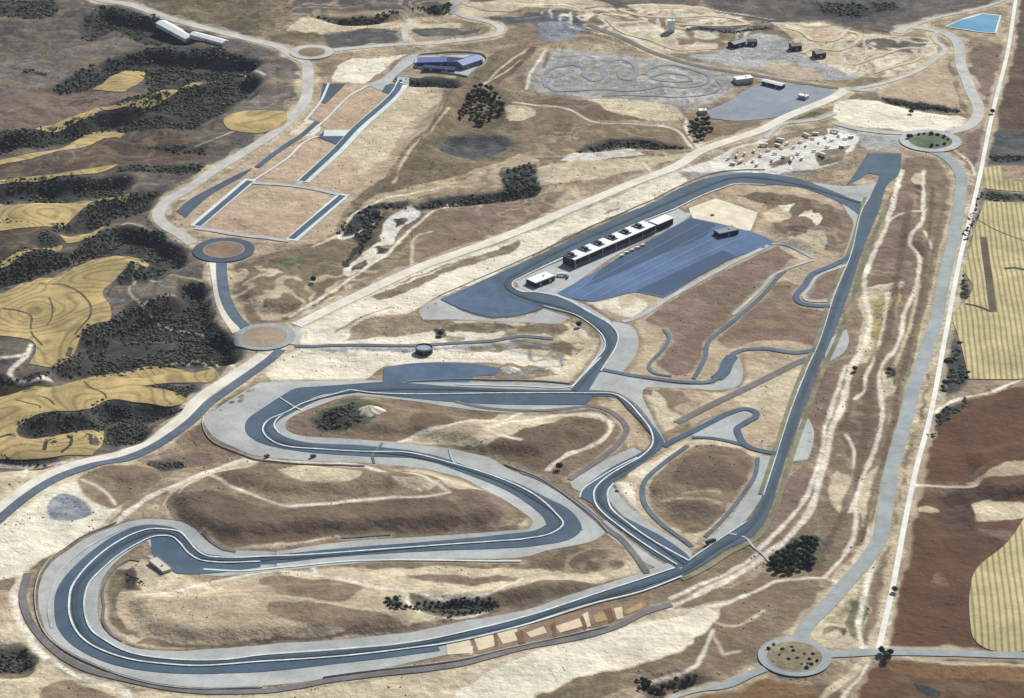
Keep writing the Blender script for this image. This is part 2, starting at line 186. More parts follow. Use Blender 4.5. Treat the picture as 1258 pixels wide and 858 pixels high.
 ('pink', 4, '-325.8,462.8 -273.9,454.7 -211.8,432.0 -256.1,307.7 -351.7,338.1'),
 ('tan', 4, '-316.7,447.5 -277.2,434.8 -282.1,377.8 -327.7,362.0'),
 ('brown', 6, '-88.9,798.8 -58.1,863.9 -9.9,965.0 23.3,986.9 11.9,889.5 -30.8,804.5 -62.3,787.5'),
 ('slate', 4, '-160.7,843.6 -138.5,851.6 -73.8,836.4 -64.9,819.2 -127.2,832.5'),  # shadow below the walled yard sheds, painted into the ground colour
 ('slate', 5, '-99.4,598.1 -79.1,633.8 -14.2,639.1 -1.0,612.6 -27.0,578.0 -57.9,575.8'),
 ('olive', 5, '-88.9,798.8 -70.7,789.0 -66.0,694.2 -107.6,536.7 -143.0,435.8 -167.0,437.3 -128.8,581.2 -91.6,693.2'),
 ('tan', 5, '-86.6,484.8 11.0,573.9 30.8,556.8 20.5,504.6 -66.7,459.3 -141.9,409.2 -178.9,389.4 -171.2,424.4'),
 ('dbrown', 3, '-31.1,849.6 23.2,970.5 29.8,958.5 -18.1,819.7'),
 ('olive', 4, '-73.9,844.6 -31.7,928.7 -10.0,971.8 -31.2,866.2 -52.1,813.5'),
 ('sand', 4, '-9.4,738.3 25.0,732.3 27.9,700.1 -4.1,684.0'),
 ('olive', 5, '24.7,693.9 78.4,699.9 69.0,639.4 29.4,637.0'),
 ('kart', 8, '39.0,786.0 20.3,832.2 60.7,960.7 111.1,948.7 146.9,937.1 226.8,895.6 297.5,840.5 273.2,769.1 230.4,723.6 150.8,729.4 97.5,762.4'),
 ('sand', 4, '95.5,765.6 158.1,756.0 208.7,724.4 217.5,695.5 175.9,688.4 135.6,713.2 105.2,734.6'),
 ('dbrown', 4, '27.3,766.0 95.4,759.6 135.4,706.7 175.9,688.4 114.1,685.2 63.3,723.2'),
 ('olive', 5, '29.8,1117.4 103.8,1098.2 125.1,1046.9 79.6,1027.3 34.9,1039.7'),
 ('sand', 5, '121.2,1106.7 160.1,1078.5 193.6,1067.5 224.4,1010.6 268.8,1005.2 277.7,972.6 231.4,938.2 177.9,967.6 136.0,1036.6'),
 ('mauve', 4, '18.3,1119.6 81.4,1117.6 105.4,1070.5 68.7,1047.9 23.8,1070.9'),
 ('bmauve', 3, '224.1,1003.6 278.3,1012.9 278.6,984.8 227.9,972.9'),
 ('sand', 5, '162.9,1151.1 266.0,1139.0 307.2,1071.9 261.3,1063.1 195.3,1103.8'),
 ('bgrey', 5, '29.7,1100.0 81.1,1106.6 102.9,1063.7 67.8,994.1 40.0,990.7'),
 ('sand', 6, '-79.8,1156.0 12.8,1171.6 128.7,1165.9 150.2,1120.6 81.6,1129.8 12.7,1135.6 -33.0,1094.2 -67.1,1087.5'),
 ('slate', 4, '-33.0,1094.2 35.4,1105.8 103.4,1083.5 108.4,1057.0 35.2,1077.9 -21.5,1065.0'),
 ('slate', 3, '238.3,1056.7 306.0,1055.8 362.7,1058.7 360.8,1036.8 304.7,1037.9 242.6,1034.0'),
 ('pgrey', 5, '236.1,924.5 276.2,950.7 308.3,1010.0 343.2,1027.6 379.7,997.9 405.5,923.1 466.6,884.9 462.6,851.4 418.6,841.6 376.4,848.1 325.4,880.4 272.7,899.6'),
 ('sand', 6, '358.2,1072.2 420.4,1071.0 483.3,1028.0 526.2,1013.0 579.4,994.1 569.3,922.4 483.3,845.1 443.1,868.6 405.5,923.1 385.2,997.7'),
 ('pink', 4, '402.4,1059.7 431.1,1064.3 447.9,1011.8 413.5,1002.6'),
 ('mauve', 5, '457.1,994.0 525.2,1005.3 567.9,991.2 549.9,940.5 518.7,954.4 475.4,960.3'),
 ('tan', 4, '326.2,890.3 360.8,912.4 400.7,876.3 419.3,847.5 376.1,844.5'),
 ('tan', 5, '478.7,816.7 541.9,858.7 585.0,948.2 578.4,843.5 574.2,709.8 523.9,748.2 473.5,773.9'),
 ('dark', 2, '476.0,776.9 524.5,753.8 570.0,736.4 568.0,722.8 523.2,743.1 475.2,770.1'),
 ('cream', 4, '418.5,761.9 445.2,766.3 509.5,741.2 571.8,694.4 568.1,669.8 535.3,641.0 472.3,656.8 411.7,680.7 411.5,726.5'),
 ('green', 3, '350.1,692.8 387.5,725.5 400.1,716.4 369.9,684.3'),
 ('pgrey', 5, '407.8,663.9 480.4,641.1 493.4,624.1 477.0,591.1 437.1,584.8 430.0,634.7'),
 ('white', 5, '200.1,514.7 270.8,581.7 335.7,635.9 394.4,662.2 429.1,644.8 423.8,598.5 402.3,551.2 379.8,525.4 299.4,504.6 236.3,512.6'),
 ('tan', 4, '269.7,566.2 324.1,618.9 377.4,645.7 374.9,621.8 310.3,575.3 272.8,540.8'),
 ('brown', 4, '310.6,602.3 363.1,655.7 394.9,667.2 395.8,646.3 360.6,631.2 316.7,591.6'),
 ('olive', 3, '306.9,535.1 344.4,567.4 347.7,550.2 315.9,526.0'),
 ('olive', 3, '373.9,564.3 418.3,603.9 402.0,548.6 375.1,528.0'),
 ('bgrey', 3, '204.4,503.3 265.5,509.4 362.6,501.5 361.8,494.0 264.7,499.1 203.8,493.0'),
 ('brown', 4, '235.4,653.2 283.8,686.9 314.6,686.5 341.4,698.7 307.1,658.0 253.4,618.7 237.5,607.6'),
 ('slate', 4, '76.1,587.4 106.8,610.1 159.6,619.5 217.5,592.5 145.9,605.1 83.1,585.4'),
 ('white', 3, '59.4,547.5 81.1,586.4 154.7,576.7 160.3,567.3 117.9,549.9 91.8,536.3'),
 ('sand', 4, '25.5,515.7 60.3,539.3 129.7,547.9 220.4,574.3 168.2,524.3 68.9,474.8 30.1,472.1'),
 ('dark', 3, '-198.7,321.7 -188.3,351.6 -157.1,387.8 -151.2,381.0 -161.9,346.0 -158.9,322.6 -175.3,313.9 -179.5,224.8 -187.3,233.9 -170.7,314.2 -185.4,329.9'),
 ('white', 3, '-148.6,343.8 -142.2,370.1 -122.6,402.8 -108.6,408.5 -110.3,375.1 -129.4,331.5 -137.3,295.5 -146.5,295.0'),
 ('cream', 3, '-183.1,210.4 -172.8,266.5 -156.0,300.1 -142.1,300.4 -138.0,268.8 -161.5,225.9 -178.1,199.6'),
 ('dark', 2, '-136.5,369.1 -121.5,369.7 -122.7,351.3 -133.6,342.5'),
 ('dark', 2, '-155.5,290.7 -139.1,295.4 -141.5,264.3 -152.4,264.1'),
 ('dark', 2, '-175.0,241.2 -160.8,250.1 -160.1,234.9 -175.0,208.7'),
 ('green', 3, '-266.4,241.6 -239.8,249.3 -229.7,234.6 -251.3,220.7'),
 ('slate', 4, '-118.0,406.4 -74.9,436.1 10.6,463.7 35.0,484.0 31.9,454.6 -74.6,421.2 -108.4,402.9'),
 ('slate', 4, '-8.9,533.6 28.7,544.0 32.1,488.8 25.1,456.4 -8.7,440.0'),
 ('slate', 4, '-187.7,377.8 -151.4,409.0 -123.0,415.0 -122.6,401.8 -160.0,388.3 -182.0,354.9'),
 ('tan', 5, '425.0,-273.1 444.7,-271.5 466.4,-245.6 519.3,-241.0 514.7,-266.6 458.1,-273.2 430.8,-284.6'),
 ('sand', 5, '423.9,-311.7 443.0,-307.9 473.9,-317.7 504.0,-326.2 501.7,-339.0 455.0,-349.6 425.5,-348.0'),
 ('umber', 4, '407.7,-292.3 428.1,-282.6 463.8,-293.7 509.7,-293.4 507.2,-308.3 454.0,-308.1 424.3,-308.7 422.2,-346.0 399.5,-350.9 389.5,-341.2'),
 ('sand', 3, '372.4,-327.7 384.7,-320.1 394.0,-320.3 386.6,-334.4 373.4,-336.7'),
 ('bmauve', 5, '423.2,-362.8 466.1,-371.7 463.9,-384.5 431.1,-383.5'),
 ('tan', 3, '368.7,-459.6 379.9,-446.1 384.4,-455.1 377.4,-473.8 369.0,-472.7'),
 ('bmauve', 4, '349.5,-469.6 372.2,-460.6 369.6,-478.4 343.7,-486.6'),
 ('umber', 4, '356.3,-364.3 416.0,-362.5 441.6,-386.0 416.7,-405.4 366.1,-400.9'),
 ('scrub', 2, '329.4,-620.5 337.0,-623.4 350.3,-638.5 344.8,-644.7 331.1,-632.7'),
 ('rust', 6, '310.0,-587.4 425.7,-598.1 473.7,-601.4 468.9,-626.1 383.6,-616.5 318.3,-602.9'),
 ('cream', 4, '328.4,-349.6 336.8,-371.9 312.3,-423.4 299.8,-437.7 317.4,-379.6'),
 ('green', 4, '243.6,-382.7 277.1,-378.1 282.6,-395.7 267.7,-434.9 238.4,-440.6 229.3,-419.9'),
 ('sand', 3, '375.2,-37.0 385.8,-45.2 385.4,-80.7 372.0,-108.9'),
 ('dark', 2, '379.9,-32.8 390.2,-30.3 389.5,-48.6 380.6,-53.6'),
 ('sand', 4, '380.5,156.1 409.6,177.2 425.8,166.7 409.6,142.2 387.9,72.4 369.2,-10.3 350.2,-29.9 370.9,74.1'),
 ('gold', 4, '397.8,152.6 420.3,158.2 409.7,109.3 389.6,52.1 373.4,-10.1 381.3,74.1'),
 ('sand', 3, '481.7,500.3 493.4,507.1 487.5,464.5 481.4,469.7'),
 ('umber', 2, '477.7,464.1 486.3,470.0 483.2,433.6 474.6,433.6'),
 ('umber', 2, '450.5,284.9 464.8,288.0 468.1,264.6 461.6,244.8 453.2,250.9 446.9,271.3'),
 ('sand', 5, '305.4,-252.7 320.6,-255.2 315.2,-321.5 300.5,-332.2 295.9,-305.9'),
 ('sand', 4, '324.9,-284.8 349.7,-237.3 355.3,-254.4 334.0,-334.5 317.7,-365.0'),
 ('bmauve', 5, '604.9,941.5 619.7,952.4 611.0,772.1 596.9,716.3 596.4,800.9'),
 ('green', 4, '518.1,563.2 531.4,552.4 540.6,515.0 542.1,473.1 534.3,473.1 532.0,509.7 522.8,541.3'),
 ('brown', 5, '310.6,-485.6 328.5,-379.4 358.9,-286.8 349.3,-349.2 325.1,-465.5 310.1,-547.6 301.8,-547.6'),
 ('dbrown', 3, '265.2,-540.5 271.9,-530.5 282.6,-533.7 282.3,-548.2 276.3,-553.2 276.1,-542.6 269.2,-542.1'),
 ('dbrown', 4, '265.0,438.5 299.3,446.0 354.4,420.2 378.2,377.0 381.8,324.5 353.4,323.0 331.7,382.9 296.2,410.5'),
 ('cream', 2, '336.4,382.5 351.2,389.7 355.9,347.4 344.7,328.2'),
 ('cream', 2, '309.7,402.4 329.2,407.6 320.4,382.7'),
 ('umber', 2, '308.9,322.0 331.1,331.6 333.5,309.1 315.9,298.3'),
 ('umber', 2, '354.3,284.7 368.4,286.3 362.8,268.9 350.3,272.2'),
 ('olive', 4, '-171.8,-387.3 -95.2,-373.0 8.1,-372.3 8.1,-379.4 -94.7,-388.1 -167.5,-397.6'),
 ('dbrown', 3, '-154.2,-372.6 -51.1,-364.4 8.2,-359.0 8.1,-366.3 -95.2,-374.1 -153.9,-379.8'),
 ('dbrown', 4, '-318.5,-561.9 -273.0,-571.3 -212.3,-560.6 -124.7,-552.6 -48.0,-526.2 -48.1,-521.0 -124.9,-548.4 -212.7,-555.6 -273.8,-563.6 -312.8,-552.7'),
 ('brown', 4, '-115.2,-423.0 -50.1,-419.8 8.0,-416.9 8.0,-428.6 -49.8,-432.7 -114.8,-433.4'),
 ('cream~', 5, '358.2,1072.2 420.4,1071.0 483.3,1028.0 526.2,1013.0 579.4,994.1 569.3,922.4 483.3,845.1 443.1,868.6 405.5,923.1 385.2,997.7'),
 ('dbrown=', 5, '358.2,1072.2 420.4,1071.0 483.3,1028.0 526.2,1013.0 579.4,994.1 569.3,922.4 483.3,845.1 443.1,868.6 405.5,923.1 385.2,997.7'),
 ('cream~', 5, '29.8,1117.4 122.2,1143.0 196.2,1122.6 309.8,1106.7 340.6,1064.9 277.7,972.6 231.4,938.2 177.9,967.6 136.0,1036.6 80.3,1063.2'),
 ('slate=', 5, '-80.1,1171.7 30.0,1149.8 122.7,1159.4 196.2,1122.6 309.8,1106.7 340.6,1064.9 277.7,972.6 231.4,938.2 177.9,967.6 102.3,1038.2 -32.9,1079.2'),
 ('cream=', 5, '39.0,786.0 20.3,832.2 60.7,960.7 111.1,948.7 146.9,937.1 226.8,895.6 297.5,840.5 273.2,769.1 230.4,723.6 150.8,729.4 97.5,762.4'),
 ('bgrey=', 4, '39.0,786.0 20.3,832.2 60.7,960.7 111.1,948.7 146.9,937.1 226.8,895.6 297.5,840.5 273.2,769.1 230.4,723.6 150.8,729.4 97.5,762.4'),
 ('olive=', 6, '-89.9,837.0 11.9,889.5 74.6,770.2 237.3,683.3 230.1,568.8 168.3,526.9 10.6,453.9 -141.9,409.2 -128.0,556.8'),
 ('sand=', 5, '-9.4,746.4 74.4,756.4 237.3,683.3 230.1,568.8 168.3,526.9 69.0,482.0 1.0,461.7'),
 ('dbrown=', 5, '-313.5,211.9 -270.1,231.6 -179.5,224.8 -143.2,221.4 -224.9,101.3 -292.7,84.0'),
 ('sand~', 4, '-313.5,211.9 -270.1,231.6 -179.5,224.8 -143.2,221.4 -224.9,101.3 -292.7,84.0'),
 ('tan=', 5, '-121.3,365.1 10.6,447.4 68.2,437.1 -8.3,315.0 -98.6,234.3 -175.2,146.8 -216.5,106.0 -169.2,200.1'),
 ('dbrown=', 4, '-226.6,53.6 -173.8,120.3 -97.9,212.1 10.2,302.6 165.7,470.8 209.8,478.7 66.0,325.0 -8.1,236.6 -78.5,152.4 -112.5,115.2 -178.4,47.4'),
 ('tan=', 4, '-242.7,-1.7 -176.4,12.2 -58.1,6.3 61.1,74.2 72.2,-4.3 58.6,-52.8 9.2,-16.7 -132.6,-23.5 -163.9,-60.8 -237.4,-68.3'),
 ('olive~', 4, '-77.0,90.6 61.7,102.6 77.7,51.3 67.7,-14.5 9.2,-12.6 -58.3,15.7'),
 ('sand=', 4, '266.5,457.6 357.2,447.6 393.0,381.8 387.3,291.5 338.3,262.3 296.0,298.9 283.7,373.9'),
 ('sand=', 4, '453.4,447.9 503.5,461.4 503.7,363.6 445.6,115.9 393.5,-81.1 347.6,-254.2 310.1,-379.6 278.5,-435.5 276.6,-347.3 327.8,-155.4 367.3,9.1 394.4,198.1'),
 ('dbrown=', 4, '453.4,447.9 503.5,461.4 503.7,363.6 445.6,115.9 393.5,-81.1 347.6,-254.2 310.1,-379.6 278.5,-435.5 239.0,-433.4 276.6,-347.3 327.8,-155.4 367.3,9.1 394.4,198.1'),
 ('olive~', 5, '-843.2,1402.6 -366.1,1405.1 -329.8,960.8 -284.2,863.9 -270.1,740.1 -303.4,638.1 -418.5,412.7 -400.2,338.7 -361.3,280.2 -325.9,200.9 -309.3,76.7 -290.6,12.1 -338.5,-187.6 -411.3,-229.6 -536.0,-228.4'),
 ('under=', 5, '-843.2,1402.6 -366.1,1405.1 -329.8,960.8 -284.2,863.9 -270.1,740.1 -303.4,638.1 -418.5,412.7 -400.2,338.7 -361.3,280.2 -325.9,200.9 -309.3,76.7 -290.6,12.1 -338.5,-187.6 -411.3,-229.6 -536.0,-228.4'),
 ('brown=', 4, '163.1,-491.9 265.5,-456.9 282.2,-499.9 236.3,-539.3 183.2,-602.0 114.5,-626.7 101.2,-622.0 158.8,-559.1'),
 ('tan=', 4, '-168.6,-379.7 8.1,-368.6 96.5,-379.2 116.0,-438.0 7.7,-497.5 -48.3,-510.8 -164.9,-438.8'),
 ('tan=', 4, '-352.9,1243.2 -81.4,1240.8 -79.4,1135.7 -281.8,1065.7 -322.5,1007.6'),
 ('pink=', 4, '-352.5,838.9 -117.0,849.1 -88.0,760.6 -127.3,537.4 -181.4,436.1 -211.8,309.6 -350.9,313.4 -391.1,381.8 -325.1,540.5'),
 ('cream', 5, '-514.0,-346.3 -457.4,-326.2 -429.1,-285.4 -409.7,-281.8 -396.2,-311.7 -364.4,-334.7 -376.0,-359.8 -413.1,-416.8 -432.7,-452.3 -492.3,-458.3'),
 ('bgrey', 5, '-427.8,-312.0 -415.4,-304.1 -391.4,-324.4 -384.1,-343.6 -400.4,-354.6 -423.3,-350.0'),
 ('cream', 5, '-153.5,153.6 -97.7,205.2 10.1,296.7 56.8,329.2 124.3,395.8 164.2,439.8 169.4,427.0 104.3,363.3 10.0,243.6 -61.0,161.9 -112.5,115.2 -155.0,93.3 -196.7,66.8 -213.8,66.4 -182.2,115.3'),
 ('brown', 3, '10.1,294.7 -62.2,223.0 -139.9,143.5 -153.2,145.9 -62.4,235.6 10.2,306.5'),
 ('cream', 4, '-242.4,-5.4 -209.8,8.3 -158.8,0.2 -108.8,10.3 -7.6,7.0 17.6,-3.2 -24.2,-15.6 -124.5,-18.1 -155.9,-56.8 -237.4,-68.3'),
 ('cream', 4, '418.5,761.9 445.2,766.3 509.5,741.2 571.8,694.4 568.1,669.8 535.3,641.0 472.3,656.8 411.7,680.7 411.5,726.5'),
 ('tan', 4, '478.7,816.7 541.9,858.7 585.0,948.2 578.4,843.5 574.2,709.8 524.2,751.1 473.8,776.3'),
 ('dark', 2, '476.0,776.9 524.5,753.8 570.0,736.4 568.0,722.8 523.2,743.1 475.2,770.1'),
 ('cream', 4, '-59.2,-640.4 7.5,-581.8 76.7,-547.5 126.4,-519.1 176.2,-506.2 178.8,-508.8 165.4,-543.1 139.6,-570.0 88.8,-595.5 27.4,-631.0 -6.0,-648.9'),
 ('sand', 4, '-317.4,-649.7 -205.0,-646.1 -154.9,-631.0 -86.8,-612.2 -6.1,-584.0 7.5,-581.8 -46.1,-632.0 -58.6,-668.2 -311.4,-695.6'),
 ('plough', 4, '402.4,-193.5 429.5,-142.9 549.9,-76.8 547.6,-217.4 468.0,-235.7 426.0,-266.4 377.7,-270.9'),
 ('plough', 4, '357.7,-364.3 415.1,-368.0 444.7,-389.8 408.3,-435.7 386.3,-546.3 390.9,-569.3 317.0,-569.3'),
]
STROKES = [
 ('paleroad', 7, '-359.8,-353.5 -350.7,-336.7 -335.6,-307.6 -305.4,-273.5 -277.9,-242.6 -256.2,-225.8'),
 ('paleroad', 4, '-320.5,-294.6 -307.3,-308.1 -295.2,-261.6'),
 ('paleroad', 4.5, '-294.9,-264.1 -256.3,-303.5 -231.9,-323.8 -212.3,-335.3 -171.4,-332.0 -142.0,-322.5 -82.0,-316.9 -57.3,-311.3 -71.4,-291.1 -98.4,-278.3 -146.3,-241.6 -224.6,-231.1 -255.9,-229.1'),
 ('cream', 4, '-404.9,-273.4 -378.1,-300.7 -365.7,-325.2'),
 ('paleroad', 5, '-314.3,-483.1 -290.6,-474.1 -263.5,-461.0 -222.0,-445.2 -176.0,-445.9 -127.4,-468.9 -91.5,-478.0 -63.0,-485.4 -48.8,-486.7 -13.4,-487.3 7.9,-456.8'),
 ('paleroad', 3.5, '-171.6,-447.6 -177.1,-429.7'),
 ('paleroad', 3, '-91.5,-479.3 -87.1,-503.7 -69.1,-518.6 -48.1,-523.7 -20.3,-513.0'),
 ('sand', 4, '-280.4,-499.6 -217.5,-494.9 -167.5,-505.8 -124.9,-517.9 -89.5,-535.6'),
 ('paleroad', 6, '-22.9,-178.5 24.8,-146.7 85.2,-135.2 96.7,-151.0 85.8,-193.7 55.4,-219.8 33.2,-250.0'),
 ('paleroad', 6, '-109.4,-193.6 -86.2,-180.0 -66.4,-176.9 -46.8,-166.0 -23.0,-163.3 8.8,-132.8'),
 ('cream', 5, '-22.9,-184.9 8.6,-202.3'),
 ('paleroad', 9, '-432.9,-450.9 -430.1,-489.7 -422.3,-524.2 -406.5,-557.3 -387.4,-586.9 -363.3,-608.4 -339.1,-621.7 -317.0,-632.6 -309.4,-660.4'),
 ('paleroad', 5, '-451.3,-448.4 -433.8,-445.3'),
 ('sand', 6, '-386.4,-589.5 -383.9,-613.7 -416.9,-647.6'),
 ('paleroad', 5, '496.1,512.6 484.2,433.7 471.3,347.7 448.4,288.8 453.5,239.4 445.4,191.4 420.2,108.4 400.4,22.6 375.7,-33.1 368.3,-112.5 358.2,-175.1 338.2,-243.0 318.3,-313.7 314.1,-350.6 299.5,-408.1 274.8,-449.7'),
 ('cream', 4, '436.0,363.1 453.9,378.6 467.3,380.6 489.6,396.7'),
 ('cream', 4, '470.2,319.8 472.7,277.6'),
 ('paleroad', 7, '468.9,514.2 435.4,365.4 409.1,274.2 384.4,181.4 382.2,147.7 381.4,96.7 372.7,45.6 355.8,-10.6 345.8,-39.9'),
 ('cream', 5, '383.3,164.2 404.8,174.1 424.6,171.9'),
 ('cream', 5, '406.8,154.8 392.6,69.5 373.4,-10.1 359.1,-52.9 354.8,-82.8 342.0,-101.9'),
 ('paleroad', 5, '342.2,-27.9 335.1,-53.9 310.0,-150.5 294.5,-224.3 273.7,-301.0 253.7,-345.5 226.7,-390.7 216.9,-412.0 177.1,-452.0 138.7,-485.8'),
 ('paleroad', 7, '361.8,19.2 345.0,-39.7 328.2,-116.1 312.0,-170.0 290.2,-265.5 268.8,-343.1 224.9,-411.9 186.2,-455.4 147.5,-491.9 134.4,-500.8'),
 ('cream', 4, '325.4,-178.0 329.0,-202.2 318.8,-284.6 311.6,-333.0'),
 ('paleroad', 5, '274.8,-449.7 254.6,-450.6 232.0,-455.8 220.4,-465.5 183.3,-494.9 169.4,-502.2'),
 ('paleroad', 4, '274.8,-449.7 286.5,-460.1 291.3,-468.8'),
 ('sand', 4, '216.9,-506.7 188.3,-532.7 174.8,-526.5'),
 ('paleroad', 4, '114.9,-616.3 147.9,-602.2 165.7,-558.8 171.2,-539.2'),
 ('sand', 3, '170.7,-545.6 178.2,-576.8 192.2,-571.5'),
 ('paleroad', 4, '299.1,-587.2 269.4,-646.5 256.7,-672.1'),
 ('sand', 9, '297.8,-580.6 280.5,-607.9 252.7,-646.8 243.6,-672.1'),
 ('paleroad', 5, '294.5,-568.2 296.6,-526.7 310.9,-465.3 322.4,-423.5'),
 ('paleroad', 5, '417.7,-129.6 449.9,-93.5 484.0,-79.0 519.6,-52.8 558.7,-27.4'),
 ('cream', 4, '378.5,-282.5 435.6,-282.6'),
 ('scrub', 4, '533.1,311.3 523.7,223.1 510.3,106.3'),
 ('paleroad', 4, '-235.3,100.9 -206.0,146.5 -177.7,192.7 -141.5,264.3 -122.5,320.8 -102.6,369.5 -89.2,397.3 -74.6,422.7'),
 ('cream', 4, '-223.9,282.5 -202.6,309.4 -187.0,364.5 -176.1,389.3 -142.7,429.8 -85.9,456.0'),
 ('paleroad', 3, '-198.4,315.5 -167.9,353.4 -150.4,385.0'),
 ('cream', 5, '-66.1,424.9 -37.2,414.3'),
 ('sand', 4, '-110.5,212.0 -112.5,269.9 -108.6,320.0 -92.1,329.7'),
 ('sand', 4, '-80.7,713.8 -105.1,624.8 -130.6,546.5 -140.8,478.4'),
 ('cream', 3.5, '12.0,913.6 -20.4,849.2 -37.2,815.9 -34.0,807.0 -14.7,769.3'),
 ('cream', 5, '20.1,801.7 22.4,832.6 33.5,881.8 45.0,939.1'),
 ('dbrown', 6, '-18.2,831.9 6.5,896.4 28.7,965.4'),
 ('dbrown', 5, '42.1,873.5 49.2,927.6'),
 ('sand', 4, '-35.2,822.4 -11.9,893.1 21.0,961.4'),
 ('cream', 4, '1.0,751.4 65.6,734.3 108.7,675.7 175.0,668.9 199.9,656.4 222.5,591.3'),
 ('cream', 4.5, '220.5,695.1 217.9,650.2 229.4,590.8'),
 ('bmauve', 4, '-4.2,759.2 63.7,742.6'),
 ('cream', 4, '-218.6,25.9 -220.5,64.5'),
 ('brown', 4, '-186.0,61.0 -163.5,89.9 -130.1,120.8'),
 ('cream', 3, '-168.1,16.1 -108.5,2.7 -58.3,15.7 -24.4,3.5'),
 ('bgrey', 5, '-3.4,14.9 26.1,1.1 51.2,-4.3 50.8,-25.2 17.5,-33.2 0.8,-46.9 -7.4,-49.0'),
 ('sand', 4, '-108.4,-1.2 -24.3,-8.0 9.2,-8.3'),
 ('cream', 5, '167.5,509.2 159.0,539.2'),
 ('sand', 4, '389.5,1043.5 402.4,1003.2 423.4,990.2 449.7,1028.2 468.8,1048.1'),
 ('pink', 4, '417.8,1044.7 437.2,1015.5 445.4,988.4'),
 ('cream', 4, '449.7,977.5 478.4,986.0 492.1,961.5 467.8,942.3'),
 ('cream', 4, '491.8,914.1 517.2,942.1 525.8,923.9 506.1,897.9'),
 ('sand', 4, '417.3,931.7 447.4,906.5 488.2,884.9 546.5,916.0'),
 ('cream', 4, '452.0,948.5 469.8,930.8 503.8,923.0 521.9,936.0'),
 ('paleroad', 4, '510.8,961.1 562.5,952.7 566.5,941.3'),
 ('cream', 4, '12.7,1150.6 104.9,1142.4 149.7,1106.3 193.4,1062.1 208.4,1025.4'),
 ('cream', 4, '120.7,1091.9 147.5,1043.0 178.8,988.0 221.3,953.1 265.6,956.4'),
 ('cream', 3, '150.7,1133.4 241.6,1115.8 285.4,1085.3 308.8,1094.0'),
 ('paleroad', 3, '174.2,1146.9 254.6,1140.8 310.2,1113.2 365.3,1087.9'),
 ('bmauve', 3, '185.0,1129.9 253.7,1125.5'),
 ('slate', 5, '104.7,1133.9 133.7,1142.0 172.2,1096.8 182.8,1080.5'),
 ('slate', 5, '-79.9,1161.6 -33.3,1121.9 12.6,1123.6'),
 ('bgrey', 4, '6.8,1089.9 58.2,1098.2 80.6,1076.8'),
 ('sand', 3, '57.2,1026.4 113.0,1016.1 155.8,967.8'),
 ('cream', 3, '80.1,1054.2 124.4,1024.7'),
 ('paleroad', 6, '-526.9,-8.7 -504.0,3.5 -501.3,28.5 -502.8,-3.8 -512.5,-27.3 -508.5,-42.7 -488.6,-52.1 -472.3,-40.8'),
 ('sand', 3, '-415.6,232.7 -413.7,153.8 -396.9,124.5 -365.1,150.6'),
 ('sand', 3, '-400.1,216.9 -338.3,189.8'),
 ('sand', 3, '-398.1,124.4 -374.1,108.5 -313.0,68.1'),
 ('mauve', 3, '-452.0,17.1 -411.9,62.6 -387.1,71.4'),
 ('sand', 3, '-448.2,347.3 -439.9,350.9 -408.9,331.1'),
 ('paleroad', 5, '-489.8,-228.0 -442.7,-230.6 -410.1,-238.0'),
 ('cream', 3, '-464.9,-228.3 -460.0,-264.2 -464.0,-276.8'),
 ('sand', 3, '-358.8,13.3 -330.0,21.5 -286.7,-24.9'),
 ('cream', 4, '-337.8,14.5 -311.1,18.8 -281.7,-34.3'),
 ('sand', 3, '-604.5,435.9 -539.7,396.1 -484.7,409.4'),
 ('sand', 3, '-390.4,596.7 -345.1,650.2 -316.8,677.0'),
 ('cream', 4, '-360.6,892.6 -326.0,849.5'),
 ('umber', 2.5, '-436.3,-67.1 -419.7,-85.3 -405.4,-101.0'),
 ('umber', 2.5, '-494.3,-104.6 -476.0,-116.9 -466.3,-126.7'),
 ('umber', 2.5, '-472.9,-95.7 -461.7,-105.3 -452.5,-122.4'),
 ('umber', 3, '-469.9,175.4 -454.8,143.4 -449.4,94.7 -453.4,61.7'),
 ('umber', 3, '-545.0,119.8 -516.9,108.1 -510.0,81.1 -491.2,28.1'),
 ('umber', 3, '-517.4,193.3 -488.8,182.4 -467.6,158.8 -452.8,118.0'),
 ('umber', 4, '-546.1,100.6 -530.1,82.4 -520.6,62.5'),
 ('rust', 2.5, '549.1,301.7 579.3,294.1'),
 ('slate', 3, '421.3,501.6 437.0,509.7'),
 ('mauve', 2, '172.9,-336.4 210.8,-329.3'),
 ('sand', 3, '138.1,-313.4 166.3,-318.2 192.6,-319.8'),
 ('sand', 2, '159.4,-307.4 193.7,-303.3'),
 ('umber', 2, '162.7,-277.0 199.4,-276.1'),
 ('sand', 6, '313.7,-573.2 347.3,-587.8 426.1,-595.7'),
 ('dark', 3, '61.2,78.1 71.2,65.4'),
 ('olive', 2.5, '505.8,410.6 478.9,289.1 421.3,33.2 359.5,-221.1 328.4,-349.6'),
 ('sand', 2, '507.6,383.2 459.8,179.4 410.9,-25.0 357.9,-246.3 331.1,-364.4'),
 ('olive', 2, '498.2,383.9 452.8,179.8 404.2,-25.5 353.9,-241.1 325.1,-364.6'),
 ('paleroad', 5, '537.8,596.2 556.8,543.2 556.4,502.5'),
 ('dbrown', 3, '-247.7,624.5 -270.2,600.6 -297.5,566.1'),
 ('dbrown', 2.5, '-233.7,658.7 -262.8,710.3'),
 ('brown', 3, '-309.2,494.2 -261.5,482.5'),
 ('olive', 3, '-87.8,752.1 -122.4,538.5 -176.2,429.2'),
 ('dbrown', 2.5, '-73.7,831.0 -91.6,693.2 -123.1,558.8 -153.2,450.4'),
 ('umber', 2, '-661.2,770.7 -593.7,742.0 -545.1,765.7'),
 ('umber', 2, '-575.7,494.9 -499.1,510.8 -441.3,521.1'),
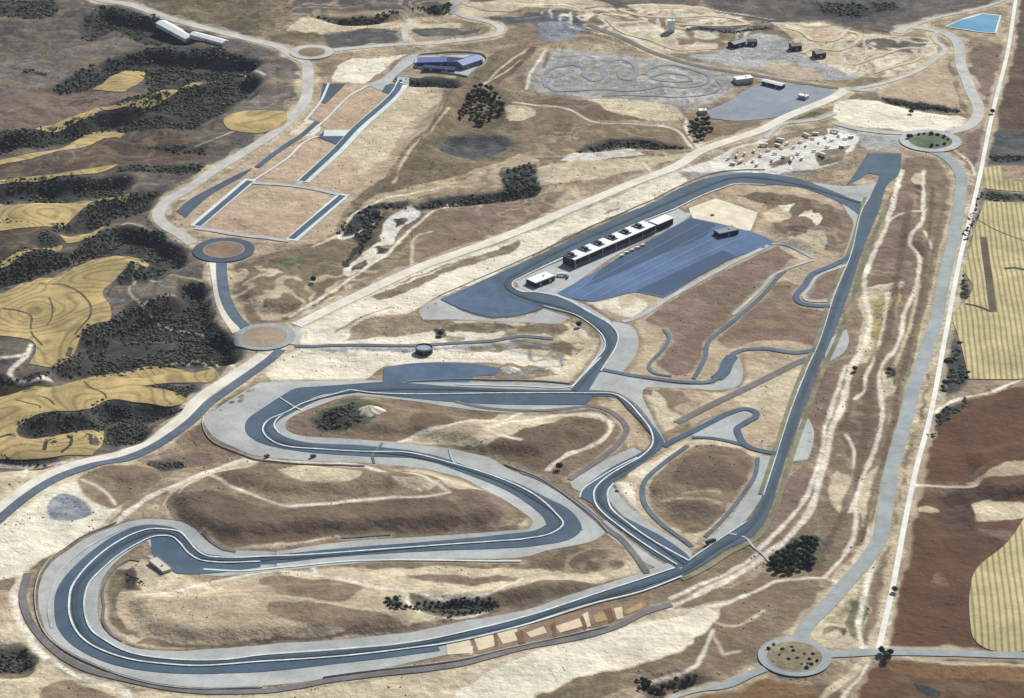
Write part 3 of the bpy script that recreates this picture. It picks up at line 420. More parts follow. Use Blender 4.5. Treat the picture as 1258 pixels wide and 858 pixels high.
 ('dbrown', 9, '465.2,407.1 426.9,215.2 397.5,68.0 362.5,-66.3 341.9,-186.0 309.2,-321.1 277.8,-407.0'),
 ('dbrown', 6, '499.6,461.2 469.0,284.9 435.4,117.1 396.7,-44.0 369.1,-170.3 335.5,-303.5 312.7,-395.0'),
 ('sand', 4, '444.9,187.6 421.1,75.8 390.6,-26.8'),
 ('umber', 3, '264.7,-545.9 267.1,-536.3 274.5,-532.0 280.9,-536.8 281.1,-546.8'),
 ('sand', 5, '267.3,-547.4 274.8,-541.1 278.1,-549.4'),
]
SHEETS = [
 ('earth_terrace', 'isl_brown', 1, '-33.8,-552.5 7.6,-531.4 49.7,-512.7 113.9,-486.9 118.0,-504.6 77.3,-526.1 7.6,-560.3 -29.3,-577.1'),
 ('runoff', 'runoff', 1, '-210.4,-409.5 -258.5,-402.6 -273.5,-390.8 -290.9,-365.1 -308.3,-349.9 -334.5,-348.0 -360.4,-360.7 -380.1,-378.8 -397.7,-404.0 -410.9,-436.0 -413.7,-463.9 -410.2,-495.0 -403.1,-522.2 -391.8,-550.1 -372.5,-573.4 -348.7,-592.3 -319.7,-611.6 -274.8,-627.8 -206.6,-627.4 -138.7,-611.3 -87.5,-591.6 -45.1,-575.8 -45.3,-560.3 7.6,-536.7 7.7,-510.3 -6.3,-516.0 -36.9,-526.4 -124.7,-553.5 -212.3,-561.6 -289.8,-573.4 -318.3,-569.1 -338.6,-551.2 -351.9,-529.5 -358.8,-494.6 -360.1,-455.1 -351.6,-421.9 -330.0,-385.3 -310.8,-423.4 -267.6,-449.4 -207.9,-441.1'),
 ('runoff', 'runoff', 1, '-207.9,-441.1 -115.2,-423.0 -50.1,-418.4 8.0,-415.4 30.6,-405.5 68.2,-391.5 85.8,-369.5 81.2,-349.2 70.0,-321.5 32.1,-277.8 -7.0,-245.5 -22.6,-226.0 -61.1,-208.1 -101.5,-196.6 -142.6,-191.6 -140.4,-236.7 -80.2,-251.0 -48.3,-267.4 -22.0,-297.8 8.2,-335.1 19.3,-355.1 15.5,-365.8 8.1,-367.5 -95.0,-380.9 -151.2,-388.3 -210.5,-408.3'),
 ('runoff', 'runoff', 1, '-140.4,-236.7 -200.7,-228.8 -240.9,-222.2 -261.9,-206.5 -285.6,-188.1 -300.2,-160.8 -302.5,-145.8 -294.0,-126.8 -271.9,-94.5 -254.2,-64.4 -229.6,-62.9 -155.9,-56.8 -56.8,-60.7 9.1,-63.4 58.3,-70.1 82.7,-77.3 72.6,-122.8 -7.2,-130.8 -63.1,-116.4 -104.8,-102.9 -145.9,-93.4 -162.1,-93.4 -200.8,-123.6 -221.4,-150.1 -220.2,-165.9 -204.1,-179.8 -180.9,-184.0 -142.6,-191.6'),
 ('runoff', 'runoff', 1, '54.3,-274.4 98.3,-220.8 116.8,-205.1 125.8,-214.6 79.7,-270.7 63.1,-293.1 57.1,-286.9'),
 ('runoff', 'runoff', 1, '4.9,-513.0 48.1,-484.4 95.9,-455.2 142.7,-423.4 152.2,-434.9 7.6,-538.0'),
 ('runoff', 'runoff', 1, '76.7,-349.1 86.4,-349.2 124.3,-415.0 142.0,-436.3 133.9,-440.6 116.6,-424.2 96.1,-391.2 85.0,-370.9'),
 ('runoff', 'runoff', 1, '107.1,85.3 124.7,73.0 131.9,40.7 130.0,13.5 121.1,-17.9 111.0,-43.3 92.8,-42.5 94.2,-25.1 109.2,23.2'),
 ('runoff', 'runoff', 1, '92.9,-38.5 119.9,-49.9 171.8,-67.7 203.0,-68.1 218.5,-47.0 225.8,-14.9 233.8,2.7 236.2,-21.9 234.0,-49.5 226.6,-71.0 205.4,-80.2 181.0,-77.6 136.2,-72.9 131.8,-80.3 137.5,-133.9 148.7,-196.1 142.8,-187.6 134.6,-143.0 118.6,-101.8 103.0,-82.8 76.1,-81.1'),
 ('runoff', 'runoff', 1, '357.4,478.2 406.9,461.7 434.9,477.3 407.3,382.4 384.1,429.7'),
 ('runoff', 'runoff', 1, '341.1,53.6 352.6,64.3 352.1,37.0 341.2,1.0 325.2,-15.6 322.9,-5.6'),
 ('runoff', 'runoff', 1, '284.3,-144.1 292.3,-144.5 294.2,-172.7 291.0,-197.0 282.4,-228.8 263.1,-234.7'),
 ('runoff', 'runoff', 1, '234.4,-225.0 242.5,-221.4 253.9,-224.8 231.5,-305.8 204.5,-364.0 177.8,-396.8 170.9,-390.2 189.7,-362.9 211.9,-316.1 229.1,-270.8'),
 ('runoff', 'runoff', 1, '189.5,-149.6 230.5,-126.1 238.8,-133.2 219.7,-161.9 219.5,-196.5 190.4,-183.9 174.3,-188.0 176.8,-174.1'),
 ('runoff', 'runoff', 1, '-99.2,110.4 -77.4,143.8 -46.0,102.3 -18.1,86.9 9.5,88.0 34.0,115.1 61.5,94.4 52.6,78.7 9.5,79.8 -45.8,85.3 -94.3,89.9'),
 ('runoff', 'runoff', 1, '-0.9,161.7 9.8,179.0 36.4,174.7 53.8,153.2 83.8,118.2 106.2,83.1 115.2,47.3 114.0,13.8 95.5,-63.1 82.6,-81.0 58.2,-77.4 72.1,-40.6 92.3,22.8 90.6,52.5 74.3,86.2 53.2,115.1 27.2,131.9 6.2,140.4'),
 ('runoff', 'runoff', 1, '385.9,411.5 397.6,397.2 403.6,367.7 395.6,315.0 380.5,263.8 370.3,254.6 385.3,314.3 393.0,357.3 388.7,385.4'),
 ('runoff', 'runoff', 1, '88.2,-292.9 93.9,-280.0 106.2,-318.1 127.1,-355.6 161.0,-408.7 157.2,-423.4 111.4,-358.2'),
 ('apron', 'concrete', 2, '8.0,172.5 2.7,187.8 64.7,257.0 135.3,338.8 192.6,397.2 201.3,382.4 210.7,382.4 196.0,355.6 119.5,263.8 48.4,146.7 30.8,144.6'),
 ('apron', 'cream_concrete', 1, '205.9,397.2 239.4,428.5 285.4,383.4 272.6,328.9 233.6,343.6 208.9,367.7'),
 ('race_track', 'asphalt', 3, '-101.0,-210.1 -70.9,-223.3 -41.0,-244.7 8.4,-280.4 31.8,-306.1 51.1,-326.1 60.4,-346.2 62.9,-367.8 49.9,-386.5 21.2,-395.9 -6.6,-399.8 -66.4,-404.3 -120.9,-410.2 -168.4,-417.7 -223.4,-429.2 -260.5,-426.3 -277.6,-422.0 -289.9,-408.9 -300.1,-389.8 -308.6,-379.4 -323.4,-379.4 -337.1,-392.8 -351.3,-413.2 -362.5,-437.8 -370.6,-461.8 -371.2,-487.1 -366.0,-518.3 -357.1,-542.0 -342.3,-559.0 -324.5,-574.6 -302.3,-583.4 -270.5,-588.0 -235.9,-587.0 -210.6,-580.5 -167.3,-575.6 -123.9,-569.6 -71.6,-556.3 -36.7,-542.4 7.7,-522.5 29.4,-510.1 65.8,-485.0 103.5,-462.0 145.0,-434.9 152.0,-437.8 150.0,-449.1 110.1,-474.4 74.8,-490.8 29.3,-518.0 -6.2,-539.3 -46.1,-559.0 -62.4,-566.8 -60.2,-573.2 -105.5,-584.3 -157.1,-596.1 -208.4,-606.1 -241.9,-608.8 -276.9,-608.9 -312.1,-602.6 -336.4,-592.3 -359.2,-575.8 -376.4,-556.4 -388.3,-532.7 -394.7,-504.6 -397.5,-477.1 -394.2,-452.0 -386.3,-427.7 -375.3,-403.0 -361.7,-379.4 -344.7,-361.9 -329.8,-356.9 -310.7,-361.1 -297.4,-373.7 -286.6,-392.9 -275.4,-408.9 -255.9,-414.7 -224.5,-415.7 -188.0,-408.0 -150.6,-399.9 -113.5,-394.1 -57.3,-385.3 -6.6,-375.3 21.5,-367.7 31.9,-356.9 28.4,-343.7 12.1,-314.9 -6.8,-290.0 -40.7,-261.8 -70.5,-238.2 -100.5,-225.1'),
 ('race_track', 'asphalt', 3, '84.3,-81.0 9.0,-79.2 -64.0,-71.8 -127.6,-62.5 -157.1,-65.7 -190.4,-71.8 -217.8,-78.1 -232.7,-98.0 -249.0,-125.4 -259.4,-145.3 -261.2,-160.9 -257.3,-177.4 -245.8,-192.0 -230.8,-202.5 -201.8,-212.5 -141.1,-223.1 -97.3,-226.7 -97.8,-211.7 -142.1,-201.6 -203.2,-192.6 -224.0,-178.9 -231.7,-161.7 -228.8,-147.7 -212.0,-125.0 -188.7,-99.3 -162.6,-84.7 -135.4,-90.1 -105.8,-97.5 -63.3,-106.5 8.9,-113.8 74.4,-113.7 80.7,-92.1'),
 ('race_track', 'asphalt', 3, '304.6,508.0 267.0,504.1 235.9,492.0 204.0,463.0 162.8,409.5 137.1,384.5 99.0,340.8 38.4,268.7 -8.1,218.1 -25.9,197.5 -77.2,137.2 -46.1,106.6 -21.6,91.2 9.5,97.5 34.0,117.2 22.8,134.0 9.7,148.9 0.0,172.5 1.8,187.8 9.8,200.9 62.0,261.6 135.6,346.0 190.9,399.7 217.6,432.4 251.4,463.1 264.7,473.1 301.2,468.0'),
 ('race_track', 'asphalt', 3, '0.0,172.5 6.2,148.9 22.8,134.0 34.0,119.3 65.9,98.5 85.1,69.5 94.6,42.3 96.2,13.9 87.2,-6.9 72.8,-46.0 59.8,-79.2 76.0,-84.7 83.2,-60.9 90.5,-36.4 99.8,-7.1 109.4,28.6 109.9,43.9 102.4,74.2 80.9,107.0 51.0,144.6 27.4,157.4 9.7,159.6'),
 ('race_track', 'asphalt', 3, '76.1,-81.1 101.3,-84.8 117.7,-105.7 132.2,-143.1 143.4,-175.6 146.9,-199.5 133.3,-222.7 113.4,-252.6 94.8,-276.8 88.9,-294.5 88.3,-313.7 95.2,-332.3 111.6,-351.4 136.9,-380.8 157.7,-414.7 161.2,-429.2 146.4,-434.9 124.6,-408.9 106.8,-379.4 88.6,-350.7 78.0,-330.8 74.6,-318.3 62.8,-304.2 67.0,-286.7 79.8,-265.8 100.0,-239.3 118.5,-221.0 131.8,-204.7 134.7,-192.7 133.5,-166.7 124.4,-138.1 111.1,-108.0 103.4,-96.7 75.8,-93.9'),
 ('race_track', 'asphalt', 3, '149.2,-437.8 169.0,-408.8 181.1,-392.4 195.5,-374.7 214.3,-351.9 234.3,-299.5 252.2,-226.4 275.2,-130.0 303.2,-26.7 318.4,23.7 348.9,148.9 380.5,263.8 405.7,384.9 421.4,429.6 441.5,499.2 427.8,507.1 412.1,481.9 397.6,465.5 411.8,504.0 435.4,570.7 477.2,570.5 462.9,498.5 449.2,474.8 428.9,397.2 391.5,263.8 360.9,138.2 327.9,17.8 321.7,-1.7 304.4,-64.4 284.8,-138.8 262.3,-226.4 252.3,-269.1 231.6,-349.2 215.7,-380.9 192.0,-403.0 171.4,-427.7 150.0,-449.1 144.4,-446.3'),
 ('race_track', 'asphalt', 3, '302.6,507.8 328.0,496.9 350.8,480.7 381.2,447.0 400.2,419.6 412.5,394.7 403.9,370.2 393.8,396.8 376.7,423.6 347.6,457.9 325.4,468.0 299.2,468.0'),
 ('pit_lane_pavement', 'asphalt', 3, '-326.9,-380.9 -309.2,-380.9 -297.8,-397.2 -285.2,-419.1 -260.4,-427.7 -223.4,-429.2 -223.0,-433.6 -267.9,-446.0 -295.1,-446.5 -316.6,-423.6'),
 ('service_pavement', 'asphalt_blue', 2, '-131.5,-29.2 -104.4,-19.2 -44.3,-18.2 -11.7,-29.8 -15.7,-45.3 -38.9,-49.4 -43.6,-62.5 -130.9,-62.5'),
 ('paddock', 'paddock', 3, '48.6,155.3 206.1,367.7 248.5,343.6 287.7,309.5 295.6,295.0 284.9,277.4 253.2,257.0 163.7,144.6 132.6,159.6 88.5,132.4 59.8,144.6'),
 ('paddock_lane', 'paddock_dark', 4, '135.3,161.7 237.0,273.0 250.4,257.0 163.9,148.9'),
 ('paddock_lane', 'paddock_dark', 4, '100.0,220.9 205.9,365.3 234.8,348.4 219.6,315.0 155.4,250.2 99.0,190.0 80.8,174.7'),
 ('service_pavement', 'asphalt_dk', 2, '-390.7,386.5 -376.1,426.7 -354.9,462.9 -322.6,512.6 -313.6,522.2 -321.5,499.9 -352.8,441.9 -369.1,396.5 -376.9,364.8'),
 ('service_pavement', 'asphalt', 3, '-241.8,627.0 -233.3,652.6 -196.5,649.6 -209.6,593.4 -222.4,607.5'),
 ('service_pavement', 'asphalt_dk', 2, '-247.8,751.3 -247.0,821.2 -217.1,819.7 -239.0,744.2'),
 ('service_pavement', 'concrete', 2, '-190.3,815.1 -170.4,845.0 -141.2,928.5 -126.4,944.8 -121.5,928.3 -157.2,837.6 -165.9,791.5'),
 ('service_pavement', 'asphalt', 3, '-164.9,816.3 -150.4,826.8 -159.2,782.4 -169.1,791.1'),
 ('car_park', 'karting', 2, '252.4,693.6 247.8,718.0 278.5,755.1 314.7,814.9 331.9,829.5 357.9,822.5 418.1,797.7 411.9,779.3 347.1,704.5 314.9,689.8 283.5,683.7'),
 ('runoff', 'runoff', 2, '-316.6,-423.6 -326.3,-415.2 -321.6,-412.0 -304.9,-437.0 -308.6,-448.1'),
 ('yard', 'concrete', 1, '-131.1,889.2 -122.7,931.8 -43.9,936.2 -34.9,915.9 -60.1,851.4 -98.1,870.3'),
 ('service_pavement', 'asphalt_blue', 4, '-77.3,138.3 -25.9,192.3 -18.7,183.4 -15.0,161.7 -2.6,144.6 18.4,127.7 30.5,117.2 9.5,99.9 -21.6,93.5 -46.1,108.7'),
 ('earth_terrace', 'cream_dirt', 2, '-32.4,-552.5 -15.9,-547.2 -14.4,-565.5 -28.0,-573.2'),
 ('earth_terrace', 'cream_dirt', 2, '-13.1,-544.6 3.5,-536.7 7.6,-555.1 -7.6,-562.9'),
 ('earth_terrace', 'cream_dirt', 2, '36.8,-534.1 57.9,-520.7 60.4,-534.1 40.8,-544.6'),
 ('earth_terrace', 'cream_dirt', 2, '59.4,-515.4 65.2,-510.0 67.3,-534.1 63.1,-536.7'),
 ('earth_terrace', 'ochre', 2, '69.2,-516.7 77.8,-510.0 84.4,-523.4 71.7,-528.7'),
 ('earth_terrace', 'cream_dirt', 2, '87.8,-504.6 94.9,-501.8 95.6,-520.7 89.9,-523.4'),
 ('earth_terrace', 'ochre', 2, '96.0,-510.0 112.1,-493.6 114.6,-501.8 98.6,-515.4'),
 ('earth_terrace', 'cream_dirt', 2, '11.8,-544.6 27.1,-534.1 29.7,-544.6 15.9,-552.5'),
 ('earth_terrace', 'rust', 2, '32.7,-531.4 36.9,-528.7 37.9,-549.9 35.2,-552.5'),
 ('earth_terrace', 'rust', 2, '79.3,-507.3 85.0,-503.2 88.5,-523.4 82.8,-528.7'),
 ('earth_terrace', 'rust', 2, '2.1,-544.6 9.0,-539.3 11.7,-560.3 6.2,-562.9'),
 ('earth_terrace', 'cream_dirt', 2, '-55.7,-560.3 -35.8,-555.1 -34.8,-577.1 -53.9,-579.8'),
 ('earth_terrace', 'rust', 2, '-15.9,-547.2 -12.4,-544.6 -11.7,-565.5 -14.4,-568.1'),
 ('earth_terrace', 'rust', 2, '57.9,-520.7 60.8,-515.4 64.5,-536.7 61.6,-540.7'),
]
RIBS = [
 ('road', 'pale_road', 2, 15, '-618.9,1205.1 -587.5,1172.9 -542.9,1150.8 -483.1,1093.0 -419.9,1043.5 -343.2,988.5 -319.7,971.6 -297.0,934.9 -277.7,908.7 -268.7,841.3 -266.3,761.1 -276.6,701.6 -298.4,638.2 -336.6,557.8 -359.1,515.0 -384.0,455.1 -402.4,422.1 -409.7,394.7 -408.4,367.7 -395.9,341.2 -377.3,317.3 -360.7,291.5'),
 ('road', 'pale_road', 2, 11, '-241.2,954.8 -197.8,968.5 -155.1,978.5 -101.0,985.7 -54.6,1002.4 -21.3,1019.2 -16.9,1050.8 -32.9,1075.6 -60.4,1093.2 -84.2,1142.7 -74.2,1164.6'),
 ('road', 'pale_road', 2, 9, '-143.3,988.5 -148.1,1030.6 -144.6,1058.4 -138.6,1081.6'),
 ('road', 'dirt', 2, 15, '-228.0,73.8 -174.9,140.4 -98.4,229.8 -8.3,312.6 64.4,389.8 140.5,470.3 197.9,528.3 231.7,579.7 317.3,658.1 345.3,695.7 420.0,776.3 435.4,800.8'),
 ('road', 'concrete', 3, 7, '314.4,624.1 344.4,675.4 365.5,681.3 392.4,693.4 411.2,714.1'),
 ('road', 'concrete', 3, 10, '407.2,677.5 439.2,653.2 478.4,641.1 519.8,646.7'),
 ('road', 'concrete', 3, 7, '435.4,800.8 455.9,794.7 472.9,795.2'),
 ('road', 'asphalt_light', 3, 12, '-324.0,245.6 -318.1,194.3 -308.2,138.2 -295.7,98.4 -280.8,67.7'),
 ('shoulder', 'dirt', 1, 10, '-333.1,245.6 -323.9,190.1 -315.3,138.7 -301.9,90.2 -289.4,57.9'),
 ('road', 'asphalt_light', 3, 11, '-239.7,13.9 -248.8,-9.4 -257.4,-26.7 -277.3,-64.4 -302.0,-112.0 -314.4,-147.7 -328.0,-175.5 -348.6,-208.0 -369.5,-228.1 -402.9,-244.8 -427.6,-265.9 -448.5,-297.9 -469.0,-346.1 -483.7,-388.2'),
 ('shoulder', 'dirt', 1, 14, '-255.6,2.2 -266.6,-17.1 -284.4,-49.4 -310.2,-95.7 -322.4,-133.3 -335.6,-165.2 -354.9,-195.2 -373.9,-218.1 -407.5,-234.7 -433.7,-256.1 -454.6,-288.4 -475.6,-333.9 -491.2,-371.9'),
 ('road', 'asphalt_light', 3, 6, '-226.0,21.8 -177.1,25.9 -99.1,24.3 -58.6,30.6 -24.6,35.0 9.4,47.2 43.4,41.1'),
 ('road', 'concrete', 3, 8, '-228.3,65.7 -224.6,49.7 -227.9,25.7'),
 ('road', 'pale_road', 2, 15, '530.1,1025.3 550.3,1050.5 586.6,1036.5 603.9,1008.8 598.1,889.2 596.4,800.9 592.8,710.4 572.3,663.9 544.8,643.9'),
 ('road', 'pale_road', 2, 6, '713.2,1195.1 703.6,1172.5 648.4,1123.6 600.8,1095.7 550.3,1050.5'),
 ('road', 'pale_road', 2, 8, '586.6,1036.5 577.6,997.1 586.5,958.2 566.2,916.1 524.5,857.3 475.5,816.7 435.0,797.7'),
 ('road', 'dark_road', 2, 9, '105.1,1060.3 149.6,1009.0 188.0,947.9 240.9,895.6 333.5,848.0 383.5,822.6 425.1,803.9'),
 ('road', 'asphalt_pale', 2, 14, '490.0,599.0 524.8,568.7 536.0,536.3 538.4,493.9 530.5,447.4 505.1,322.1 476.9,205.3 452.4,96.4 431.1,17.8 407.2,-64.4 384.4,-156.4 361.2,-244.6 343.0,-333.9 331.5,-385.3 315.3,-422.0 294.5,-459.0 274.9,-495.0 252.3,-531.4 241.2,-560.3'),
 ('road', 'asphalt_pale', 3, 10, '264.5,-579.6 301.8,-575.7 333.3,-575.6 428.6,-580.9 477.2,-583.4'),
 ('road', 'asphalt_pale', 3, 9, '210.2,-601.2 197.4,-609.1 173.9,-627.0 142.9,-633.5 113.0,-656.0'),
 ('farm_track', 'white_track', 2, 5, '727.0,1208.0 718.6,1172.1 669.6,947.7 619.8,748.5 597.5,655.3 562.3,502.9 542.8,421.9 499.1,245.6 453.4,43.6 413.0,-135.0 382.6,-252.3 359.8,-349.2 333.7,-465.8 307.6,-573.2'),
 ('service_road', 'dark_road', 3, 7, '-426.9,-448.0 -424.5,-489.1 -411.0,-529.6 -391.2,-563.1 -370.2,-588.8 -340.9,-609.0 -318.9,-617.7 -272.7,-634.0 -205.9,-636.0 -155.5,-621.1 -104.5,-607.9 -44.7,-595.2 7.5,-569.4 37.8,-559.0 82.4,-539.5 117.8,-508.6 138.1,-496.6'),
 ('service_road', 'dark_road', 3, 6, '8.5,-254.3 26.8,-269.7 51.5,-301.4 79.0,-349.2 88.1,-367.0 97.9,-382.2 108.5,-409.7 114.9,-429.9 119.3,-445.0'),
 ('service_road', 'dark_road', 2, 6, '73.6,-113.8 89.6,-120.6 102.0,-134.8 112.0,-167.0 103.0,-196.8 54.4,-271.1'),
 ('service_road', 'dark_road', 2, 5, '-56.0,-106.6 -23.4,-121.3 25.0,-127.4 73.6,-117.3'),
 ('service_road', 'dark_road', 2, 9, '161.3,-153.3 200.0,-112.1 256.7,-54.9 289.6,-21.0 304.3,-7.5'),
 ('service_road', 'asphalt', 4, 7, '146.0,-202.9 162.7,-184.3 179.5,-169.0 197.4,-149.7 215.6,-131.6 230.8,-122.3 240.0,-127.7 240.7,-138.5 230.9,-151.2 220.2,-165.5 220.6,-181.3 224.7,-199.9 231.9,-208.4 254.5,-218.1'),
 ('service_road', 'asphalt', 3, 5, '174.6,-184.5 194.9,-187.5 222.3,-199.9 231.9,-208.4'),
 ('service_road', 'asphalt_light', 3, 4, '235.1,-226.6 229.9,-261.1 212.8,-304.4 192.3,-347.8 174.7,-378.1'),
 ('service_road', 'asphalt_light', 3, 5, '169.6,-202.0 148.4,-231.3 127.4,-267.2 122.9,-281.5 122.9,-317.0 133.4,-347.8 161.8,-396.3'),
 ('service_road', 'asphalt_light', 4, 6, '90.6,-32.6 109.3,-43.4 141.2,-53.1 172.1,-62.2 199.2,-62.5 211.7,-49.3'),
 ('service_road', 'asphalt', 4, 13, '207.1,-55.0 215.7,-39.8 221.5,-17.0 227.6,-1.3'),
 ('service_road', 'asphalt_light', 4, 7, '224.7,-7.3 230.8,6.9 241.6,15.6 262.8,16.7 292.1,5.7 317.4,13.9'),
 ('service_road', 'asphalt_blue', 4, 7, '383.6,259.3 352.9,227.6 331.9,207.1 318.8,174.4 307.3,147.0 311.0,130.2 338.9,121.4 345.9,121.4'),
 ('service_road', 'concrete', 3, 4, '371.5,232.1 336.6,200.9 324.6,170.2 315.0,144.6 318.6,136.1 339.4,134.0'),
 ('service_road', 'asphalt_light', 3, 5, '302.3,217.5 292.5,198.0 272.6,153.0 235.9,86.8 205.8,36.4 198.9,-4.5 189.2,-39.1 184.0,-55.0'),
 ('service_road', 'concrete', 3, 4, '336.5,244.3 312.0,224.8 292.6,209.7 271.0,166.1 235.0,98.5'),
 ('service_road', 'asphalt_light', 3, 4, '159.6,64.1 164.5,43.9 160.1,24.1 152.3,4.8 140.0,-26.4 145.0,-42.1 162.1,-49.2'),
 ('service_road', 'concrete', 2, 6, '290.3,286.9 252.3,245.6 163.1,134.4 130.6,89.8 117.3,82.1'),
 ('service_road', 'concrete', 2, 4, '290.7,291.5 305.9,286.8 325.1,266.8 337.0,249.2'),
 ('street', 'asphalt', 4, 8, '-145.5,836.7 -150.2,794.7 -197.6,652.4 -214.4,590.7 -250.7,480.9'),
 ('street', 'asphalt', 4, 8, '-312.9,480.9 -360.6,343.6'),
 ('street', 'asphalt', 4, 8, '-199.5,434.7 -250.4,305.6'),
 ('pavement', 'white_concrete', 2, 16, '-142.7,848.4 -147.1,797.7 -194.6,652.4 -211.4,590.7 -249.6,478.3'),
 ('pavement', 'white_concrete', 2, 15, '-312.4,486.1 -363.2,341.1'),
 ('pavement', 'white_concrete', 2, 15, '-197.9,439.6 -250.0,300.6'),
 ('pavement', 'white_concrete', 2, 22, '-195.0,641.0 -234.6,641.0'),
 ('street', 'concrete', 3, 7, '-317.6,478.3 -299.6,472.8 -252.3,462.5 -202.5,437.3'),
 ('street', 'concrete', 3, 7, '-362.6,336.1 -304.8,314.9 -285.8,309.2 -251.7,298.0'),
 ('street', 'concrete', 3, 7, '-250.9,483.5 -254.7,467.9'),
 ('service_road', 'concrete', 2, 5, '-130.0,889.2 -122.7,931.8'),
 ('kart_track', 'kart_asphalt', 2, 6, '45.6,806.5 41.8,842.6 55.1,881.3 77.0,893.6 94.0,880.0 95.4,848.9 105.7,831.1 116.6,837.7 122.0,875.2 131.7,908.3 147.3,918.0 159.8,901.9 164.7,863.1 157.0,833.4 144.5,840.4 141.2,869.0'),
 ('kart_track', 'kart_asphalt', 2, 5, '173.0,856.7 184.9,881.3 212.7,894.7 238.7,876.6 258.5,849.6 252.1,817.6 223.8,805.5 194.3,810.7 175.8,799.9 149.1,793.2 117.5,799.6 75.1,795.2 56.0,793.9 45.7,813.3'),
 ('kart_track', 'kart_asphalt', 2, 5, '183.3,846.6 205.5,861.7 231.8,850.7 235.9,831.0 214.4,827.4 191.2,832.8 181.0,843.0'),
 ('kart_track', 'kart_asphalt', 2, 4, '268.4,837.0 272.5,804.3 254.0,781.2 211.1,768.5 179.9,775.2 116.8,775.8'),
 ('dirt_track', 'sand_track', 2, 6, '378.7,1048.6 399.4,1029.8 412.9,996.4 439.5,995.5 461.7,1035.1 477.0,1021.6 466.7,980.6 441.7,955.1 409.7,964.7 391.1,944.2'),
 ('dirt_track', 'sand_track', 2, 5, '457.2,898.0 493.6,929.4 530.4,959.4 557.7,958.1 547.4,922.3 510.5,890.4 480.6,866.8'),
 ('dirt_track', 'sand_track', 2, 6, '150.4,1126.9 183.6,1096.5 228.9,1090.8 275.0,1099.6 314.0,1086.7 329.3,1065.4 283.5,1057.0 227.4,1064.0'),
 ('dirt_track', 'sand_track', 2, 6, '131.9,1084.7 152.6,1029.5 190.2,994.4 226.8,953.4 277.3,965.5'),
 ('field_bank', 'bank', 3, 2.6, '-518.3,187.6 -493.4,183.1 -472.6,163.2 -460.1,143.3 -450.4,113.2 -449.1,85.9 -454.2,67.3 -458.6,50.0'),
 ('field_bank', 'bank', 3, 2.4, '-545.9,119.9 -527.0,111.9 -514.6,104.7 -509.4,77.1 -504.1,55.6 -489.5,28.5'),
 ('field_bank', 'bank', 3, 1.6, '-500.5,144.0 -494.0,124.6 -490.2,93.3 -492.2,78.4'),
 ('field_bank', 'bank', 3, 2.0, '-444.5,-20.9 -422.4,-83.6 -407.8,-94.6 -404.2,-104.0'),
 ('field_bank', 'bank', 3, 2.0, '-494.3,-104.6 -480.7,-113.0 -469.3,-118.6 -466.0,-129.0'),
 ('field_bank', 'bank', 3, 2.0, '-474.5,-95.9 -463.9,-101.3 -453.9,-118.3'),
 ('field_bank', 'bank_dark', 3, 2.5, '-496.6,-185.5 -487.0,-177.4'),
 ('field_bank', 'bank_dark', 3, 4, '-450.2,-209.9 -450.1,-173.6 -448.8,-161.5'),
 ('field_bank', 'bank_dark', 3, 3, '-432.3,-214.5 -426.4,-201.4 -428.3,-178.2'),
 ('field_bank', 'bank_dark', 3, 3, '-407.1,-194.5 -410.8,-169.3'),
 ('field_bank', 'bank', 3, 8, '535.9,311.5 526.4,223.1 513.8,106.2'),
 ('field_bank', 'bank_dark', 3, 4, '487.6,128.3 498.9,121.9 512.1,106.2'),
 ('field_bank', 'bank_dark', 3, 5, '544.9,220.6 555.1,222.7 569.1,215.2'),
 ('field_bank', 'bank', 3, 1.6, '538.9,359.7 554.9,331.1 583.8,299.2'),
 ('verge', 'verge', 2, 4, '415.6,429.0 376.9,263.8 344.5,148.9 315.0,23.7 299.1,-26.7 272.0,-129.9 249.1,-226.4 231.3,-299.5'),
 ('verge', 'verge', 2, 5, '435.4,396.3 397.8,263.8 367.0,138.2 333.8,17.8 326.3,-5.6 309.3,-64.4 289.6,-138.8 267.0,-226.4 256.9,-269.1 236.1,-348.9 219.9,-383.7 194.5,-408.8 172.4,-434.7 149.6,-456.0'),
 ('service_road', 'concrete', 2, 3, '-354.6,-365.2 -373.8,-387.2 -390.4,-414.6 -399.9,-447.0 -401.0,-477.2 -399.6,-504.6 -391.8,-536.7'),
 ('service_road', 'dark_road', 3, 2.4, '-352.3,-501.4 -357.0,-477.5 -355.7,-455.2 -349.0,-430.4 -340.1,-421.0 -331.0,-424.1'),
 ('service_road', 'dark_road', 3, 2.4, '-352.3,-501.4 -349.3,-528.3 -338.9,-548.6 -329.4,-558.2'),
 ('service_road', 'dark_road', 2, 3, '-279.5,-374.6 -269.0,-392.3 -257.6,-404.0 -247.0,-407.6'),
 ('service_road', 'dark_road', 2, 3, '-153.8,-381.1 -131.9,-378.8 -109.9,-375.6'),
 ('service_road', 'concrete', 3, 2.2, '-201.5,-608.4 -203.2,-621.0 -205.8,-629.8'),
 ('service_road', 'concrete', 3, 2.2, '194.9,-373.0 210.5,-380.9 216.6,-396.5 223.2,-406.6 229.3,-419.9'),
 ('service_road', 'concrete', 3, 2.2, '-45.6,-246.4 -53.5,-239.6 -56.7,-231.4 -60.3,-209.5'),
 ('service_road', 'dark_road', 3, 2.2, '-131.0,-238.9 -133.3,-221.4 -125.0,-197.4'),
 ('service_road', 'white_concrete', 2, 2.4, '-273.1,-437.8 -236.8,-441.0 -177.1,-429.7 -144.2,-423.1 8.0,-422.7'),
 ('pavement', 'white_concrete', 3, 1.6, '-226.6,-175.5 -232.6,-159.9 -231.3,-145.9 -215.7,-119.2 -189.8,-93.9 -164.1,-86.5'),
